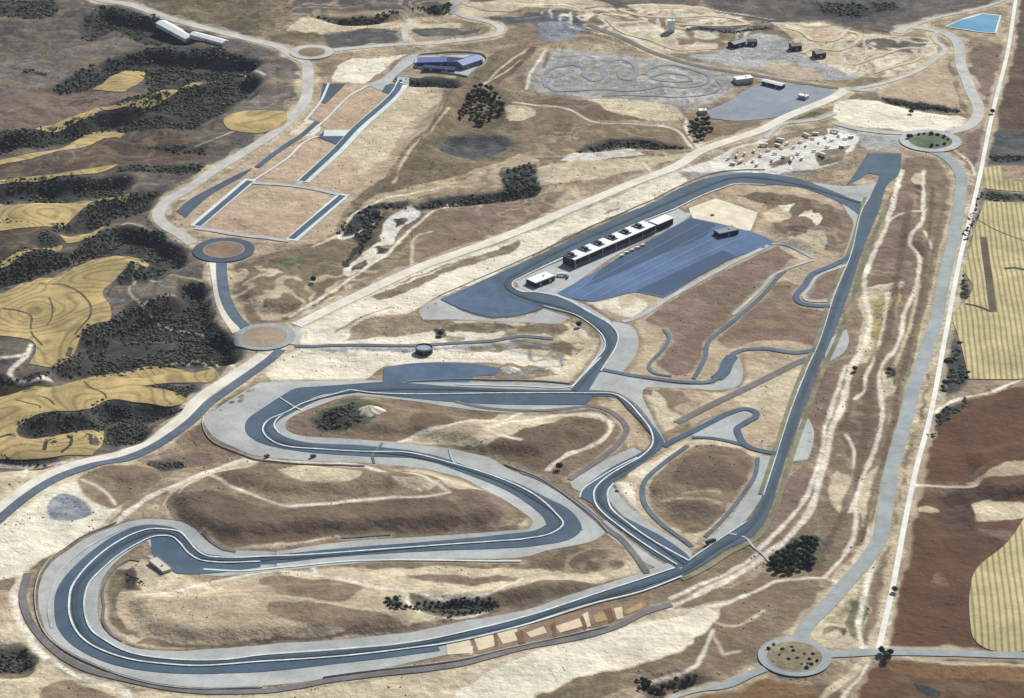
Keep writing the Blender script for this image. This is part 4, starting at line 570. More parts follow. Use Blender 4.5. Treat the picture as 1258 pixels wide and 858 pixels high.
 ('pavement', 'white_concrete', 3, 1.6, '62.8,-305.8 66.2,-290.0 79.7,-270.7 101.3,-244.5 119.9,-226.0'),
 ('pavement', 'white_concrete', 3, 1.6, '91.4,-5.0 80.7,-28.9 68.5,-55.3 58.2,-73.7 9.0,-72.2 -56.7,-68.1'),
 ('racing_line', 'racing', 4, 4.5, '-224.0,-422.0 -261.1,-420.5 -278.3,-416.2 -290.9,-400.1 -299.5,-382.3 -309.5,-371.9 -324.4,-370.4 -340.7,-382.3 -356.5,-401.6 -368.4,-426.3 -377.2,-450.5 -380.2,-474.4 -377.7,-500.5 -371.0,-527.4 -360.6,-551.2 -345.7,-569.3 -326.4,-580.9 -301.6,-588.5 -267.2,-592.9 -235.5,-591.0 -210.0,-587.3 -167.0,-580.9 -123.7,-573.3 -71.5,-560.3 -36.6,-547.3 7.7,-528.8 29.4,-514.1 65.6,-492.0 110.4,-468.8 151.9,-440.6 180.1,-406.0 213.1,-367.4 239.4,-302.6 256.6,-238.0 280.0,-138.8 303.8,-45.7 322.4,21.7 355.1,148.9 386.2,266.1'),
 ('racing_line', 'racing', 4, 4.5, '-224.0,-422.0 -168.7,-413.3 -113.2,-402.9 -57.2,-392.7 -6.6,-385.3 30.3,-373.4 45.3,-356.8 44.0,-343.1 21.9,-308.9 -6.9,-277.2 -40.9,-251.5 -70.7,-233.2 -100.6,-221.6 -141.6,-213.0 -179.5,-206.3 -219.5,-196.1 -236.5,-180.7 -241.9,-163.4 -235.3,-145.9 -217.3,-119.2 -186.4,-95.7 -154.5,-82.9 -63.9,-79.2 9.0,-84.7 80.8,-88.4'),
 ('racing_line', 'racing', 4, 4.5, '80.8,-88.4 101.2,-88.8 117.0,-122.2 130.0,-155.9 139.2,-196.1 125.3,-226.0 104.9,-252.8 88.8,-272.3 83.0,-290.0 82.3,-312.1 92.1,-335.4 108.3,-361.3 132.6,-394.2 154.7,-429.2'),
 ('racing_line', 'racing', 4, 4.5, '408.9,412.1 380.1,437.2 348.3,465.4 302.9,488.7 266.1,491.3 234.3,467.9 202.4,434.7 136.2,362.9 62.4,282.3 9.9,214.2 -6.2,185.6 -0.9,161.7 18.5,140.4 53.2,119.3 82.8,82.0 99.0,49.0 102.4,21.5 88.5,-21.1 71.6,-62.5 63.0,-82.9'),
 ('bay_marking', 'concrete', 5, 0.35, '62.6,153.2 216.1,348.4'),
 ('bay_marking', 'concrete', 5, 0.35, '76.5,144.6 234.2,338.8'),
 ('bay_marking', 'concrete', 5, 0.35, '93.3,144.6 248.4,329.2'),
 ('bay_marking', 'concrete', 5, 0.35, '112.0,153.1 261.8,310.3'),
 ('bay_marking', 'concrete', 5, 0.35, '258.3,690.3 351.8,813.2'),
 ('bay_marking', 'concrete', 5, 0.35, '274.5,687.1 377.7,807.0'),
 ('bay_marking', 'concrete', 5, 0.35, '293.0,686.5 396.9,797.7'),
 ('street', 'asphalt', 3, 7, '-307.9,524.8 -284.0,584.0 -260.7,635.8 -245.4,681.5'),
 ('pavement', 'white_concrete', 2, 3, '-308.3,483.5 -274.5,550.6 -251.4,618.9 -240.0,629.7'),
 ('pavement', 'white_concrete', 2, 3, '-252.9,641.0 -235.5,687.3 -209.3,772.8 -188.1,812.5'),
 ('pavement', 'white_concrete', 2, 3, '-239.6,821.7 -247.4,744.9 -261.9,682.0'),
]
LINES = [
 (1.6, '157.2,-423.4 125.7,-385.3 100.7,-346.0 91.6,-327.8 89.1,-310.6 89.7,-292.8 95.5,-278.3'),
 (1.6, '-223.8,-424.8 -260.5,-426.3 -277.6,-422.0 -289.9,-408.9 -300.1,-389.8 -308.6,-379.4 -323.4,-379.4 -337.1,-392.8 -351.3,-413.2 -362.5,-437.8 -370.6,-461.8 -371.2,-487.1 -366.0,-518.3 -357.1,-542.0 -342.3,-559.0 -324.5,-574.6 -302.3,-583.4 -270.5,-588.0 -235.9,-587.0 -210.6,-580.5 -124.0,-568.4 -71.6,-556.3 -36.7,-542.4 7.7,-521.3 29.4,-508.7 65.8,-485.0 103.5,-462.0 143.5,-436.3'),
 (1.8, '8.1,-385.3 -66.6,-395.7 -126.2,-404.4 -187.6,-413.4 -224.4,-416.9 -255.6,-417.6 -272.6,-414.7 -283.3,-403.0 -292.5,-385.4 -302.2,-370.5 -310.0,-367.4 -328.7,-365.9 -343.1,-374.9 -359.5,-395.7 -372.6,-422.0 -380.2,-444.9 -385.0,-470.2 -383.5,-495.0 -379.4,-518.0 -369.2,-544.6 -356.2,-562.9 -338.5,-577.1 -315.9,-588.5 -287.3,-594.9 -260.6,-597.4 -209.7,-591.1 -140.3,-582.2 -88.3,-570.6 -53.6,-561.6 7.6,-534.1 29.3,-522.1 74.7,-494.9 110.0,-478.6 149.9,-450.5'),
 (1.6, '-162.8,-81.1 -183.3,-93.9 -208.9,-112.0 -222.1,-130.0 -239.2,-147.7 -243.2,-166.9 -237.8,-184.2 -222.2,-201.1 -181.7,-209.7 -141.5,-214.7 -100.8,-216.6 -60.5,-236.4 -6.9,-272.3 22.0,-302.6 41.1,-338.5 46.8,-356.8 34.7,-374.9 8.1,-385.3'),
 (1.6, '-162.8,-81.1 -135.5,-88.3 -7.3,-88.4 80.8,-88.4 101.2,-88.8 111.4,-100.5 125.4,-134.5 135.7,-172.0 135.1,-201.3 124.7,-222.7 103.5,-247.9 87.4,-269.1 77.6,-290.0 76.3,-308.9 79.6,-326.1 100.0,-364.4 124.9,-401.6 146.7,-430.6'),
 (1.4, '301.2,468.0 264.5,470.6 251.3,460.8 217.3,427.9 190.6,394.7 135.4,341.2 61.9,257.0 9.8,196.5 1.8,185.6 0.9,172.5 10.6,159.6 27.4,157.4 51.1,146.7 80.9,109.0 102.6,78.6 110.9,47.9 109.3,25.0 99.7,-9.0 90.5,-38.3'),
 (1.2, '34.1,121.4 66.0,100.5 85.9,69.5 95.4,42.4 96.3,17.6 87.1,-9.0 72.8,-46.0 59.8,-77.4'),
 (1.2, '-232.7,-98.0 -212.1,-123.1 -207.0,-127.5'),
 (1.2, '157.2,-423.4 169.1,-407.3 181.1,-392.4 195.5,-374.7 214.3,-351.9'),
 (0.7, '421.4,429.6 409.0,397.2 380.5,263.8 348.9,148.9 318.4,23.7 303.2,-26.7 275.2,-130.0 252.2,-226.4 234.1,-302.6'),
]
FIELDS = [
 '-527.3,227.4 -471.1,234.5 -452.2,288.3 -422.5,279.8 -406.0,251.0 -420.7,230.1 -437.7,186.4 -444.7,160.2 -429.9,116.1 -428.5,86.1 -439.2,77.3 -450.8,56.2 -452.2,47.3 -458.5,5.8 -475.6,-18.8 -496.0,-15.6 -493.8,13.0 -501.0,36.9 -519.7,47.0 -572.1,53.3 -588.4,142.2 -546.6,166.4',
 '-547.4,-84.2 -522.3,-46.2 -477.2,-57.8 -442.0,-15.8 -400.4,0.5 -346.7,3.8 -298.0,-45.8 -306.8,-65.0 -338.5,-62.1 -373.4,-72.1 -342.3,-85.0 -323.1,-104.2 -330.9,-114.3 -402.7,-106.5 -418.6,-127.3 -454.3,-135.7 -477.9,-151.1 -484.3,-165.4 -478.3,-178.4 -459.6,-168.7 -415.4,-150.5 -401.3,-149.0 -397.7,-189.9 -402.5,-220.6 -521.4,-222.8',
 '-635.5,401.6 -508.8,423.1 -477.3,412.1 -449.6,433.9 -453.4,418.6 -486.7,417.4 -526.5,340.2 -621.4,325.2',
 '-515.1,320.2 -473.7,377.9 -477.7,311.9 -504.7,299.2',
 '-603.9,227.2 -568.0,228.3 -539.1,264.0 -508.5,294.3 -508.1,272.3 -534.3,272.7 -571.2,240.5 -599.0,199.3',
 '-552.2,834.0 -517.8,906.7 -494.7,913.0 -490.3,903.1 -507.8,829.4',
 '-599.3,654.5 -533.3,741.5 -523.0,728.2 -543.5,703.0 -594.3,654.2',
 '-527.6,738.8 -465.3,761.9 -429.8,867.7 -410.8,872.2 -458.5,748.6 -521.0,728.4',
 '-660.4,537.6 -622.6,547.0 -576.7,575.7 -541.9,678.8 -516.0,698.9 -489.3,685.2 -524.2,604.8 -574.0,559.0 -619.7,530.2 -656.5,516.4',
 '-362.2,691.5 -340.8,715.4 -320.2,717.2 -286.9,715.0 -285.8,672.5 -313.7,640.1 -342.5,643.6 -362.5,672.2',
 '-611.7,483.1 -539.8,503.7 -480.4,546.8 -482.4,533.2 -538.3,493.6 -609.1,468.3',
 '554.3,416.2 638.7,407.1 554.1,-53.4 463.5,-52.4 467.2,22.5 467.6,53.3 469.8,96.7 490.2,139.4 502.5,173.3 499.2,216.3 508.9,250.3 521.7,303.5 539.0,366.6',
 '571.0,526.6 591.4,525.7 587.4,483.3 650.3,470.6 646.6,450.0 574.9,454.1 559.1,458.1',
 '515.9,-259.9 468.9,-346.7 449.2,-384.8 414.2,-430.2 404.3,-455.8 391.8,-528.2 391.8,-558.9 400.7,-572.1 458.9,-571.8',
]
WATER = [
 '602.5,1052.7 624.5,1072.8 660.2,1104.3 683.0,1096.9 663.8,1021.2 633.9,1030.3',
]
RBS = [
 (-323.9, 273.0, 34.8, 22.9, 'asphalt_dk', 'isl_brown'),
 (-259.1, 43.6, 32.4, 24.7, 'asphalt_pale', 'isl_tan'),
 (518.1, 612.9, 38.3, 27.2, 'concrete', 'isl_green'),
 (236.2, -583.4, 30.6, 23.8, 'asphalt_pale', 'isl_olive'),
 (-270.3, 944.9, 29.7, 18.7, 'pale_road', 'isl_brown'),
]
WOODS = [
 (6.5, '-606.2,813.7 -547.7,922.0 -495.6,961.1 -412.5,965.1 -336.7,910.8 -359.7,882.8 -424.8,871.6 -460.7,767.4 -491.9,908.0 -522.6,910.9 -555.6,835.2'),
 (7, '-752.4,1167.4 -650.6,1181.8 -641.1,1113.9 -656.9,1083.1 -742.1,1108.3'),
 (6.5, '-592.0,1016.3 -600.0,1089.1 -582.6,1136.9 -558.3,1131.1 -501.6,1102.8 -495.5,1095.2 -445.5,1018.9 -436.7,989.4 -503.2,1019.3 -557.7,1074.3 -575.3,1037.4'),
 (6, '-498.8,760.2 -442.9,788.8 -408.2,867.4 -359.7,882.8 -330.4,835.8 -342.5,821.8 -375.9,738.8 -412.0,703.6 -490.1,691.3 -503.6,706.8 -541.1,674.6 -577.1,634.4 -654.3,605.5 -662.2,650.4 -599.1,661.7 -525.6,724.1'),
 (6, '-466.8,603.2 -380.8,601.2 -370.0,565.0 -451.0,597.5'),
 (7, '-478.8,535.6 -369.7,533.1 -375.0,507.8 -475.6,508.8'),
 (6, '-629.6,470.9 -540.3,502.4 -453.3,492.3 -460.1,465.9 -499.4,460.3 -624.7,441.2'),
 (5.5, '-526.4,333.8 -484.2,419.7 -418.9,456.5 -428.2,411.3 -460.0,389.4 -491.1,365.8 -509.4,346.5'),
 (5.5, '-503.6,273.4 -467.1,331.5 -454.1,343.1 -415.6,339.0 -376.3,289.7 -364.7,250.2 -382.0,254.4 -396.4,222.8 -437.0,181.1 -424.4,224.5 -404.3,251.7 -420.1,282.3 -450.9,292.3 -478.3,277.7 -524.2,236.9 -550.4,203.0 -584.7,215.0 -586.0,222.7 -552.0,267.1'),
 (5.5, '-425.6,92.0 -407.8,127.1 -362.5,150.5 -361.6,182.3 -337.7,191.7 -317.4,86.9 -299.5,61.6 -290.2,7.6 -336.4,9.5 -441.7,-12.1 -536.2,-58.0 -540.7,-27.2 -512.2,-37.3 -477.4,-55.4 -471.2,-15.3 -455.0,9.6 -450.2,61.5'),
 (4.5, '-483.2,-157.4 -454.3,-136.1 -418.5,-128.7 -401.8,-102.4 -330.4,-119.2 -342.1,-125.7 -361.5,-139.3 -353.7,-168.0 -373.1,-175.1 -395.9,-187.0 -402.1,-148.8 -417.6,-150.8 -459.8,-167.4 -479.4,-171.9'),
 (4.5, '-506.7,-219.4 -433.9,-224.8 -450.4,-226.2 -505.4,-227.6'),
 (4, '-370.7,-73.9 -319.2,-64.4 -313.4,-80.2 -324.2,-94.1 -342.5,-83.0'),
 (6, '-635.1,870.9 -613.3,867.8 -622.6,858.4 -654.4,856.3'),
 (4, '-458.4,-171.8 -446.5,-166.5 -441.7,-203.9 -450.5,-208.5'),
 (4, '-434.7,-160.4 -428.6,-158.8 -423.9,-197.3 -427.7,-203.3'),
 (4, '-416.6,-153.2 -409.7,-151.5 -405.1,-191.8 -408.3,-196.7'),
 (5, '-540.6,284.8 -524.8,334.4 -513.2,295.7 -520.7,273.2'),
 (5, '-593.7,376.7 -562.8,363.4 -551.0,349.4 -590.8,359.7'),
 (7, '-283.1,1100.8 -190.0,1111.0 -120.1,1146.5 -84.5,1157.4 -84.1,1136.4 -148.5,1132.7 -194.6,1087.2 -234.3,1085.0'),
 (7, '-187.7,377.8 -151.2,404.1 -122.9,410.6 -122.6,400.6 -160.1,389.4 -182.0,354.9'),
 (6, '-118.0,406.4 -74.9,436.1 10.6,463.7 32.0,477.2 30.0,457.2 -74.6,421.2 -108.4,402.9'),
 (6, '-198.7,321.7 -188.3,351.6 -157.1,387.8 -151.2,381.0 -161.9,346.0 -158.9,322.6 -175.3,313.9 -171.1,323.1 -185.8,336.9'),
 (5, '-164.4,320.0 -174.6,300.4 -184.8,237.8 -178.3,265.7'),
 (8, '-3.9,524.1 25.7,538.9 30.2,489.2 25.1,459.4 -6.8,455.6'),
 (6, '76.1,587.4 106.8,610.1 159.6,619.5 217.5,592.5 145.9,605.1 83.1,587.4'),
 (5.5, '-159.6,843.9 -138.4,849.4 -73.7,834.4 -66.0,820.0 -127.0,829.2'),  # covers and darkens the painted shadow strip below the yard sheds
 (10, '430.2,1166.3 486.2,1150.8 516.1,1112.7 490.4,1088.7 435.6,1108.3'),
 (6, '509.5,1152.5 544.6,1155.4 545.1,1115.3 515.7,1109.2'),
 (5.5, '478.1,777.4 524.3,752.3 569.7,734.3 568.5,725.5 523.2,743.1'),
 (6, '-187.9,-136.8 -168.1,-128.5 -152.9,-113.8 -142.7,-154.8 -165.8,-169.8 -186.2,-162.9'),
 (4, '-197.8,-145.0 -182.8,-153.7 -165.7,-172.1 -185.8,-169.9'),
 (5, '-348.9,-231.4 -324.0,-231.9 -314.5,-246.7 -334.5,-253.2'),
 (5, '-445.0,-567.4 -410.4,-567.8 -398.5,-586.5 -405.9,-597.3 -439.2,-600.2'),
 (4.5, '555.2,457.9 550.8,423.9 517.6,301.0 515.3,310.3'),
 (5, '496.7,211.8 501.5,179.0 494.1,147.5 480.1,136.4'),
 (8, '464.6,32.9 462.8,-45.9 432.5,-94.9 449.7,-4.8'),
 (6, '582.8,563.7 625.4,562.8 621.7,541.5 589.7,545.2'),
 (5, '561.8,450.6 603.3,433.9 599.8,414.2 560.2,428.8'),
 (4.5, '417.5,-131.3 429.3,-116.8 456.9,-95.6 455.6,-103.6 420.2,-151.7 404.1,-181.7'),
 (4, '-341.2,-440.3 -332.5,-452.5 -325.0,-472.3 -332.7,-478.3 -342.0,-461.5'),
 (5, '239.9,1045.9 305.2,1044.0 359.5,1048.2 358.8,1039.7 304.7,1037.9 242.6,1034.0'),
 (4.5, '-87.0,-506.1 -63.0,-485.4 -20.4,-497.3 -11.9,-504.0 -27.3,-512.8 -48.2,-519.7 -69.3,-514.1'),
 (4, '-108.8,-501.8 -95.3,-490.2 -91.5,-514.8 -103.8,-519.8'),
 (7, '218.1,-573.2 227.1,-564.2 254.0,-569.3 258.0,-583.4 251.0,-598.6 233.9,-601.2 217.7,-592.3'),
 (4.5, '105.3,-620.2 114.9,-616.3 124.6,-627.3 113.8,-639.9'),
 (5, '124.8,-621.5 142.1,-613.0 159.5,-613.1 148.4,-620.1'),
]
TREES = [
 ('grove_south', '231.5,-419.7 237.4,-410.7 242.4,-404.5 247.3,-398.4 252.2,-393.0 256.9,-389.2 261.7,-385.5 266.3,-383.2 271.4,-383.6 274.7,-387.9 232.2,-429.2 237.7,-423.5 242.7,-417.2 248.2,-412.8 252.9,-408.8 258.3,-405.2 263.2,-399.8 268.0,-395.8 272.2,-397.5 233.6,-437.3 239.0,-433.4 243.6,-430.7 248.2,-427.7 253.7,-423.3 258.5,-418.2 263.2,-414.9 268.1,-409.5 269.2,-420.3 241.9,-441.1 247.8,-439.1 253.8,-436.5 259.5,-430.4 264.2,-426.6 267.4,-430.9'),
 ('grove_north', '-56.0,786.5 -48.8,802.7 -41.4,807.0 -34.0,806.5 -27.5,798.8 -21.1,784.9 -15.8,770.3 -57.8,768.2 -51.7,781.1 -44.4,786.5 -37.0,789.2 -30.6,785.8 -24.2,772.6 -17.8,758.5 -61.6,741.1 -55.5,751.8 -48.3,763.9 -41.0,767.7 -34.7,764.8 -28.3,754.3 -21.9,744.1 -14.6,744.2 -64.3,718.2 -58.3,729.7 -52.1,734.1 -44.8,736.6 -38.6,733.9 -32.3,729.5 -26.0,725.0 -18.7,725.4 -13.5,725.8 -66.1,699.6 -50.8,715.6 -42.5,716.0 -36.3,711.3 -30.0,708.3 -44.4,694.5 -38.2,694.5'),
 ('karting_grove', '226.4,672.0 233.0,680.5 240.6,686.2 246.7,686.0 226.2,653.3 232.7,659.4 240.3,665.7 247.6,667.9 227.0,633.2 234.5,639.1 241.0,644.7 248.4,649.5 231.2,618.8 237.6,624.5'),
 ('south_bushes', '-107.2,-505.8 -103.5,-510.3 -99.7,-503.1 -95.8,-511.5 -92.3,-513.8 -98.4,-516.5 -102.6,-517.2 -80.4,-494.7 -74.9,-490.9 -69.2,-492.8 -63.6,-490.5 -57.9,-493.3 -52.3,-490.4 -46.6,-493.4 -40.9,-491.6 -35.2,-497.1 -29.6,-494.7 -24.6,-500.8 -19.7,-500.7 -14.7,-504.2 -58.8,-514.3 -52.4,-516.2 -46.1,-515.2 -39.8,-517.2 -33.6,-512.5'),
 ('island_bushes', '492.0,621.3 498.8,626.9 505.7,632.5 513.8,632.5 521.9,632.5 529.6,629.7 536.4,621.3 539.3,612.9 533.2,599.0 524.4,593.4 516.0,590.7'),
 ('south_island', '216.2,-570.6 220.1,-565.5 223.4,-582.2 227.6,-573.2 230.3,-588.5 236.1,-577.1 239.1,-588.5 244.6,-580.9 248.0,-588.5 252.8,-580.9 249.1,-597.4 244.0,-601.2 240.4,-596.1 254.5,-591.1 234.8,-569.3'),
 ('roadside_south', '108.2,-617.4 112.7,-620.7 116.6,-624.3 119.8,-627.7 113.8,-626.9 109.2,-624.8 124.2,-621.5 129.7,-617.7 135.2,-614.9 140.7,-613.9 146.1,-612.4 151.5,-612.5 104.7,-633.8 124.3,-632.6'),
 ('track_corner', '309.7,-578.3 313.5,-580.6 317.1,-579.4 312.3,-585.2'),
]
TREE_INFO = {'grove_south': ('dark round tree in the dense grove beside the pale highway near the lower right roundabout', 'tree', 'trees of the grove beside the highway', 1.15, 'tree'), 'grove_north': ('dark tree in the dense grove at the top centre below the grey karting area', 'tree', 'trees of the grove below the karting area', 1.3, 'tree'), 'karting_grove': ('dark tree in the small triangular grove beside the karting car park', 'tree', 'trees beside the karting car park', 1.3, 'tree'), 'south_bushes': ('dark green bush in the hollow inside the bottom loop of the track', 'bush', 'bushes in the hollow of the bottom loop', 0.75, 'bush'), 'island_bushes': ('low green bush on the island of the upper right roundabout', 'bush', 'bushes on the upper right roundabout', 1.0, 'bush'), 'south_island': ('low dark bush on the island of the lower right roundabout', 'bush', 'bushes on the lower right roundabout', 0.7, 'bush'), 'roadside_south': ('dark bush on the slope at the bottom edge beside the road to the roundabout', 'bush', 'bushes on the slope at the bottom edge', 0.95, 'bush'), 'track_corner': ('dark bush at the junction of the white farm track and the grey road', 'bush', 'bushes at the farm track junction', 1.5, 'bush')}
LONE = [
 (-217.2, 183.0, 'dark round bush alone in the olive valley right of the upper left roundabout'),
 (333.7, -476.8, 'dark bush on the brown field just right of the white farm track'),
 (-75.2, 49.7, 'dark bush on the dirt slope just above the round tank'),
 (349.0, -40.7, 'small dark bush between two pale dirt tracks right of the long straight'),
 (384.0, -39.8, 'dark bush on the pale patch left of the highway'),
 (70.5, 69.7, 'dark bush on the embankment inside the first corner'),
 (44.8, -249.9, 'bush at the foot of the dark brown lens-shaped patch'),
 (507.7, 714.9, 'dark bush on the edge of the cream lens-shaped field'),
 (610.5, 710.8, 'dark bush where the white farm track crosses the dark upper right land'),
]
BL = {'pit_a': (69.4, 223.1), 'pit_b': (187.0, 346.0), 'tank': (-91.0, 9.0)}
BUILDINGS = [
 ('paddock_building', 31.2, 185.6, 0.76, 28.5, 16, 5.5, 'small white flat-roofed building at the left end of the pit building', 'building', 'darkc', 'white', True, 2, 2),
 ('paddock_building', 244.0, 319.7, 0.49, 25.1, 13, 5, 'small grey-roofed building on the far right edge of the blue paddock', 'building', 'darkc', 'grey', True, 1, 2),
 ('workshop', -105.4, 898.9, 0.081, 40.2, 20, 6, 'blue-roofed workshop at the left of the walled industrial yard', 'building', 'bluedk', 'blue', False, 2, 3),
 ('workshop', -79.3, 898.9, -0.21, 31.3, 20, 6, 'middle slate-roofed workshop of the walled industrial yard', 'building', 'grey', 'bluedk', False, 2, 3),
 ('workshop', -59.7, 895.7, 0.79, 36.5, 22, 6, 'pale blue-roofed workshop at the right of the walled industrial yard', 'building', 'grey', 'blue', False, 2, 3),
 ('workshop', -96.0, 873.2, -0.241, 42.5, 10, 4, 'low slate-roofed shed along the front of the walled industrial yard', 'shed', 'bluedk', 'bluedk', False, 2, 3),
 ('karting_building', 303.1, 830.1, 0.344, 23.4, 14, 6, 'white karting building at the corner of the grey karting car park', 'building', 'cream', 'white', True, 2, 2),
 ('karting_hall', 341.1, 813.2, -0.674, 30.5, 9, 4.5, 'long dark-walled hall with a white roof above the karting car park', 'building', 'darkc', 'white', False, 2, 3),
 ('timing_hut', 376.0, 767.2, -0.549, 11.6, 9, 4, 'small white hut standing inside the karting car park', 'hut', 'cream', 'white', True, 1, 1),
 ('ticket_hut', 242.2, 711.7, 0.206, 9.7, 9, 4, 'small white hut at the left corner of the karting car park', 'hut', 'cream', 'white', True, 1, 1),
 ('storage_shed', 305.8, 977.6, 0.678, 21.3, 13, 6, 'dark shed at the left of the pale yard behind the karting track', 'shed', 'darkc', 'darkc', False, 1, 1),
 ('storage_shed', 327.4, 984.3, 0.051, 12.2, 11, 5.5, 'dark shed second from the left on the pale yard behind the karting track', 'shed', 'darkc', 'darkc', False, 1, 1),
 ('storage_shed', 384.1, 962.2, 0.244, 14.0, 13, 6.5, 'dark gabled shed on the tan ground right of the pale yard', 'shed', 'darkc', 'darkc', False, 1, 1),
 ('storage_shed', 412.9, 931.2, 0.365, 14.7, 13, 6.5, 'dark gabled shed furthest right, just above the dark karting road', 'shed', 'darkc', 'darkc', False, 1, 1),
 ('tower_block', 218.8, 1030.1, 0.146, 9.2, 9, 16, 'small tall white block on the sandy ground at the top centre', 'building', 'white', 'white', True, 1, 1),
 ('greenhouse', -465.2, 1043.2, -0.953, 84.7, 16, 4, 'white greenhouse nearest the left end of the top left road embankment', 'greenhouse', 'white', 'white', False, 1, 2),
 ('greenhouse', -413.2, 989.8, -0.651, 60.7, 13, 4, 'white greenhouse nearest the road at the top left', 'greenhouse', 'white', 'white', False, 1, 2),
 ('store_hut', -311.7, -434.2, -0.938, 24.8, 9, 2.5, 'low pale oblong hut on the brown ground inside the left end of the loop', 'hut', 'conc', 'cream', True, 1, 1),
]
HEAPS = [
 (-138.8, -137.4, 12, 7, 'cream_concrete', 'pale conical gravel heap with scrub at its foot inside the hairpin'),
 (-2.5, -33.5, 9, 4, 'dirt', 'low cream earth heap beside the dark service pavement'),
 (232.0, 375.0, 3.5, 2, 'isl_brown', 'small brown heap on the cream pad above the paddock'),
 (98.1, -292.3, 3, 2, 'isl_brown', 'small brown heap on the sand strip inside the right bend'),
]
BARRIERS = [
 (1.3, 0.8, '-304.0,-139.5 -302.4,-162.5 -288.9,-194.5 -261.2,-214.1 -240.2,-230.5 -200.1,-237.1 -140.0,-243.7', 'white barrier curving round the outside of the left hairpin'),
 (1.3, 0.8, '6.2,179.0 9.8,192.1 61.8,252.4 135.3,338.8 190.5,392.2', 'pale pit wall between the main straight and the pit building'),
 (1.2, 0.7, '-80.1,145.9 -26.0,209.3 -8.1,229.0 38.5,278.0 99.2,350.8 163.3,419.1 204.5,471.0 236.7,504.0 267.9,515.8 305.5,519.0', 'pale barrier along the outer side of the main straight'),
 (1.2, 0.7, '-206.3,-631.1 -274.4,-631.5 -319.2,-615.3 -348.1,-596.1 -371.9,-577.3 -392.8,-552.7 -405.7,-523.8 -412.8,-496.6 -416.8,-462.5 -413.6,-432.5 -399.7,-400.1 -381.3,-375.0 -361.0,-355.9', 'pale barrier round the outside of the big left loop'),
 (1.2, 0.7, '-7.0,-241.2 22.3,-264.6 51.5,-304.5 78.9,-350.6 87.2,-371.1', 'pale barrier outside the right loop tip'),
 (2.2, 0.8, '-131.0,886.0 -122.8,935.6 -42.8,940.3 -33.8,916.0 -59.0,848.1 -98.1,870.3 -131.0,886.0', 'white perimeter wall round the industrial yard of blue roofs'),
 (1.2, 0.7, '58.4,-66.6 41.9,-64.6 9.1,-59.6 -56.9,-56.9 -106.2,-62.5', 'pale barrier above the horizontal straight'),
 (1.2, 0.7, '-155.9,-615.0 -104.8,-601.5 -44.8,-588.9 -6.2,-571.9 37.9,-553.8 82.6,-534.1', 'pale barrier below the bottom straight'),
]
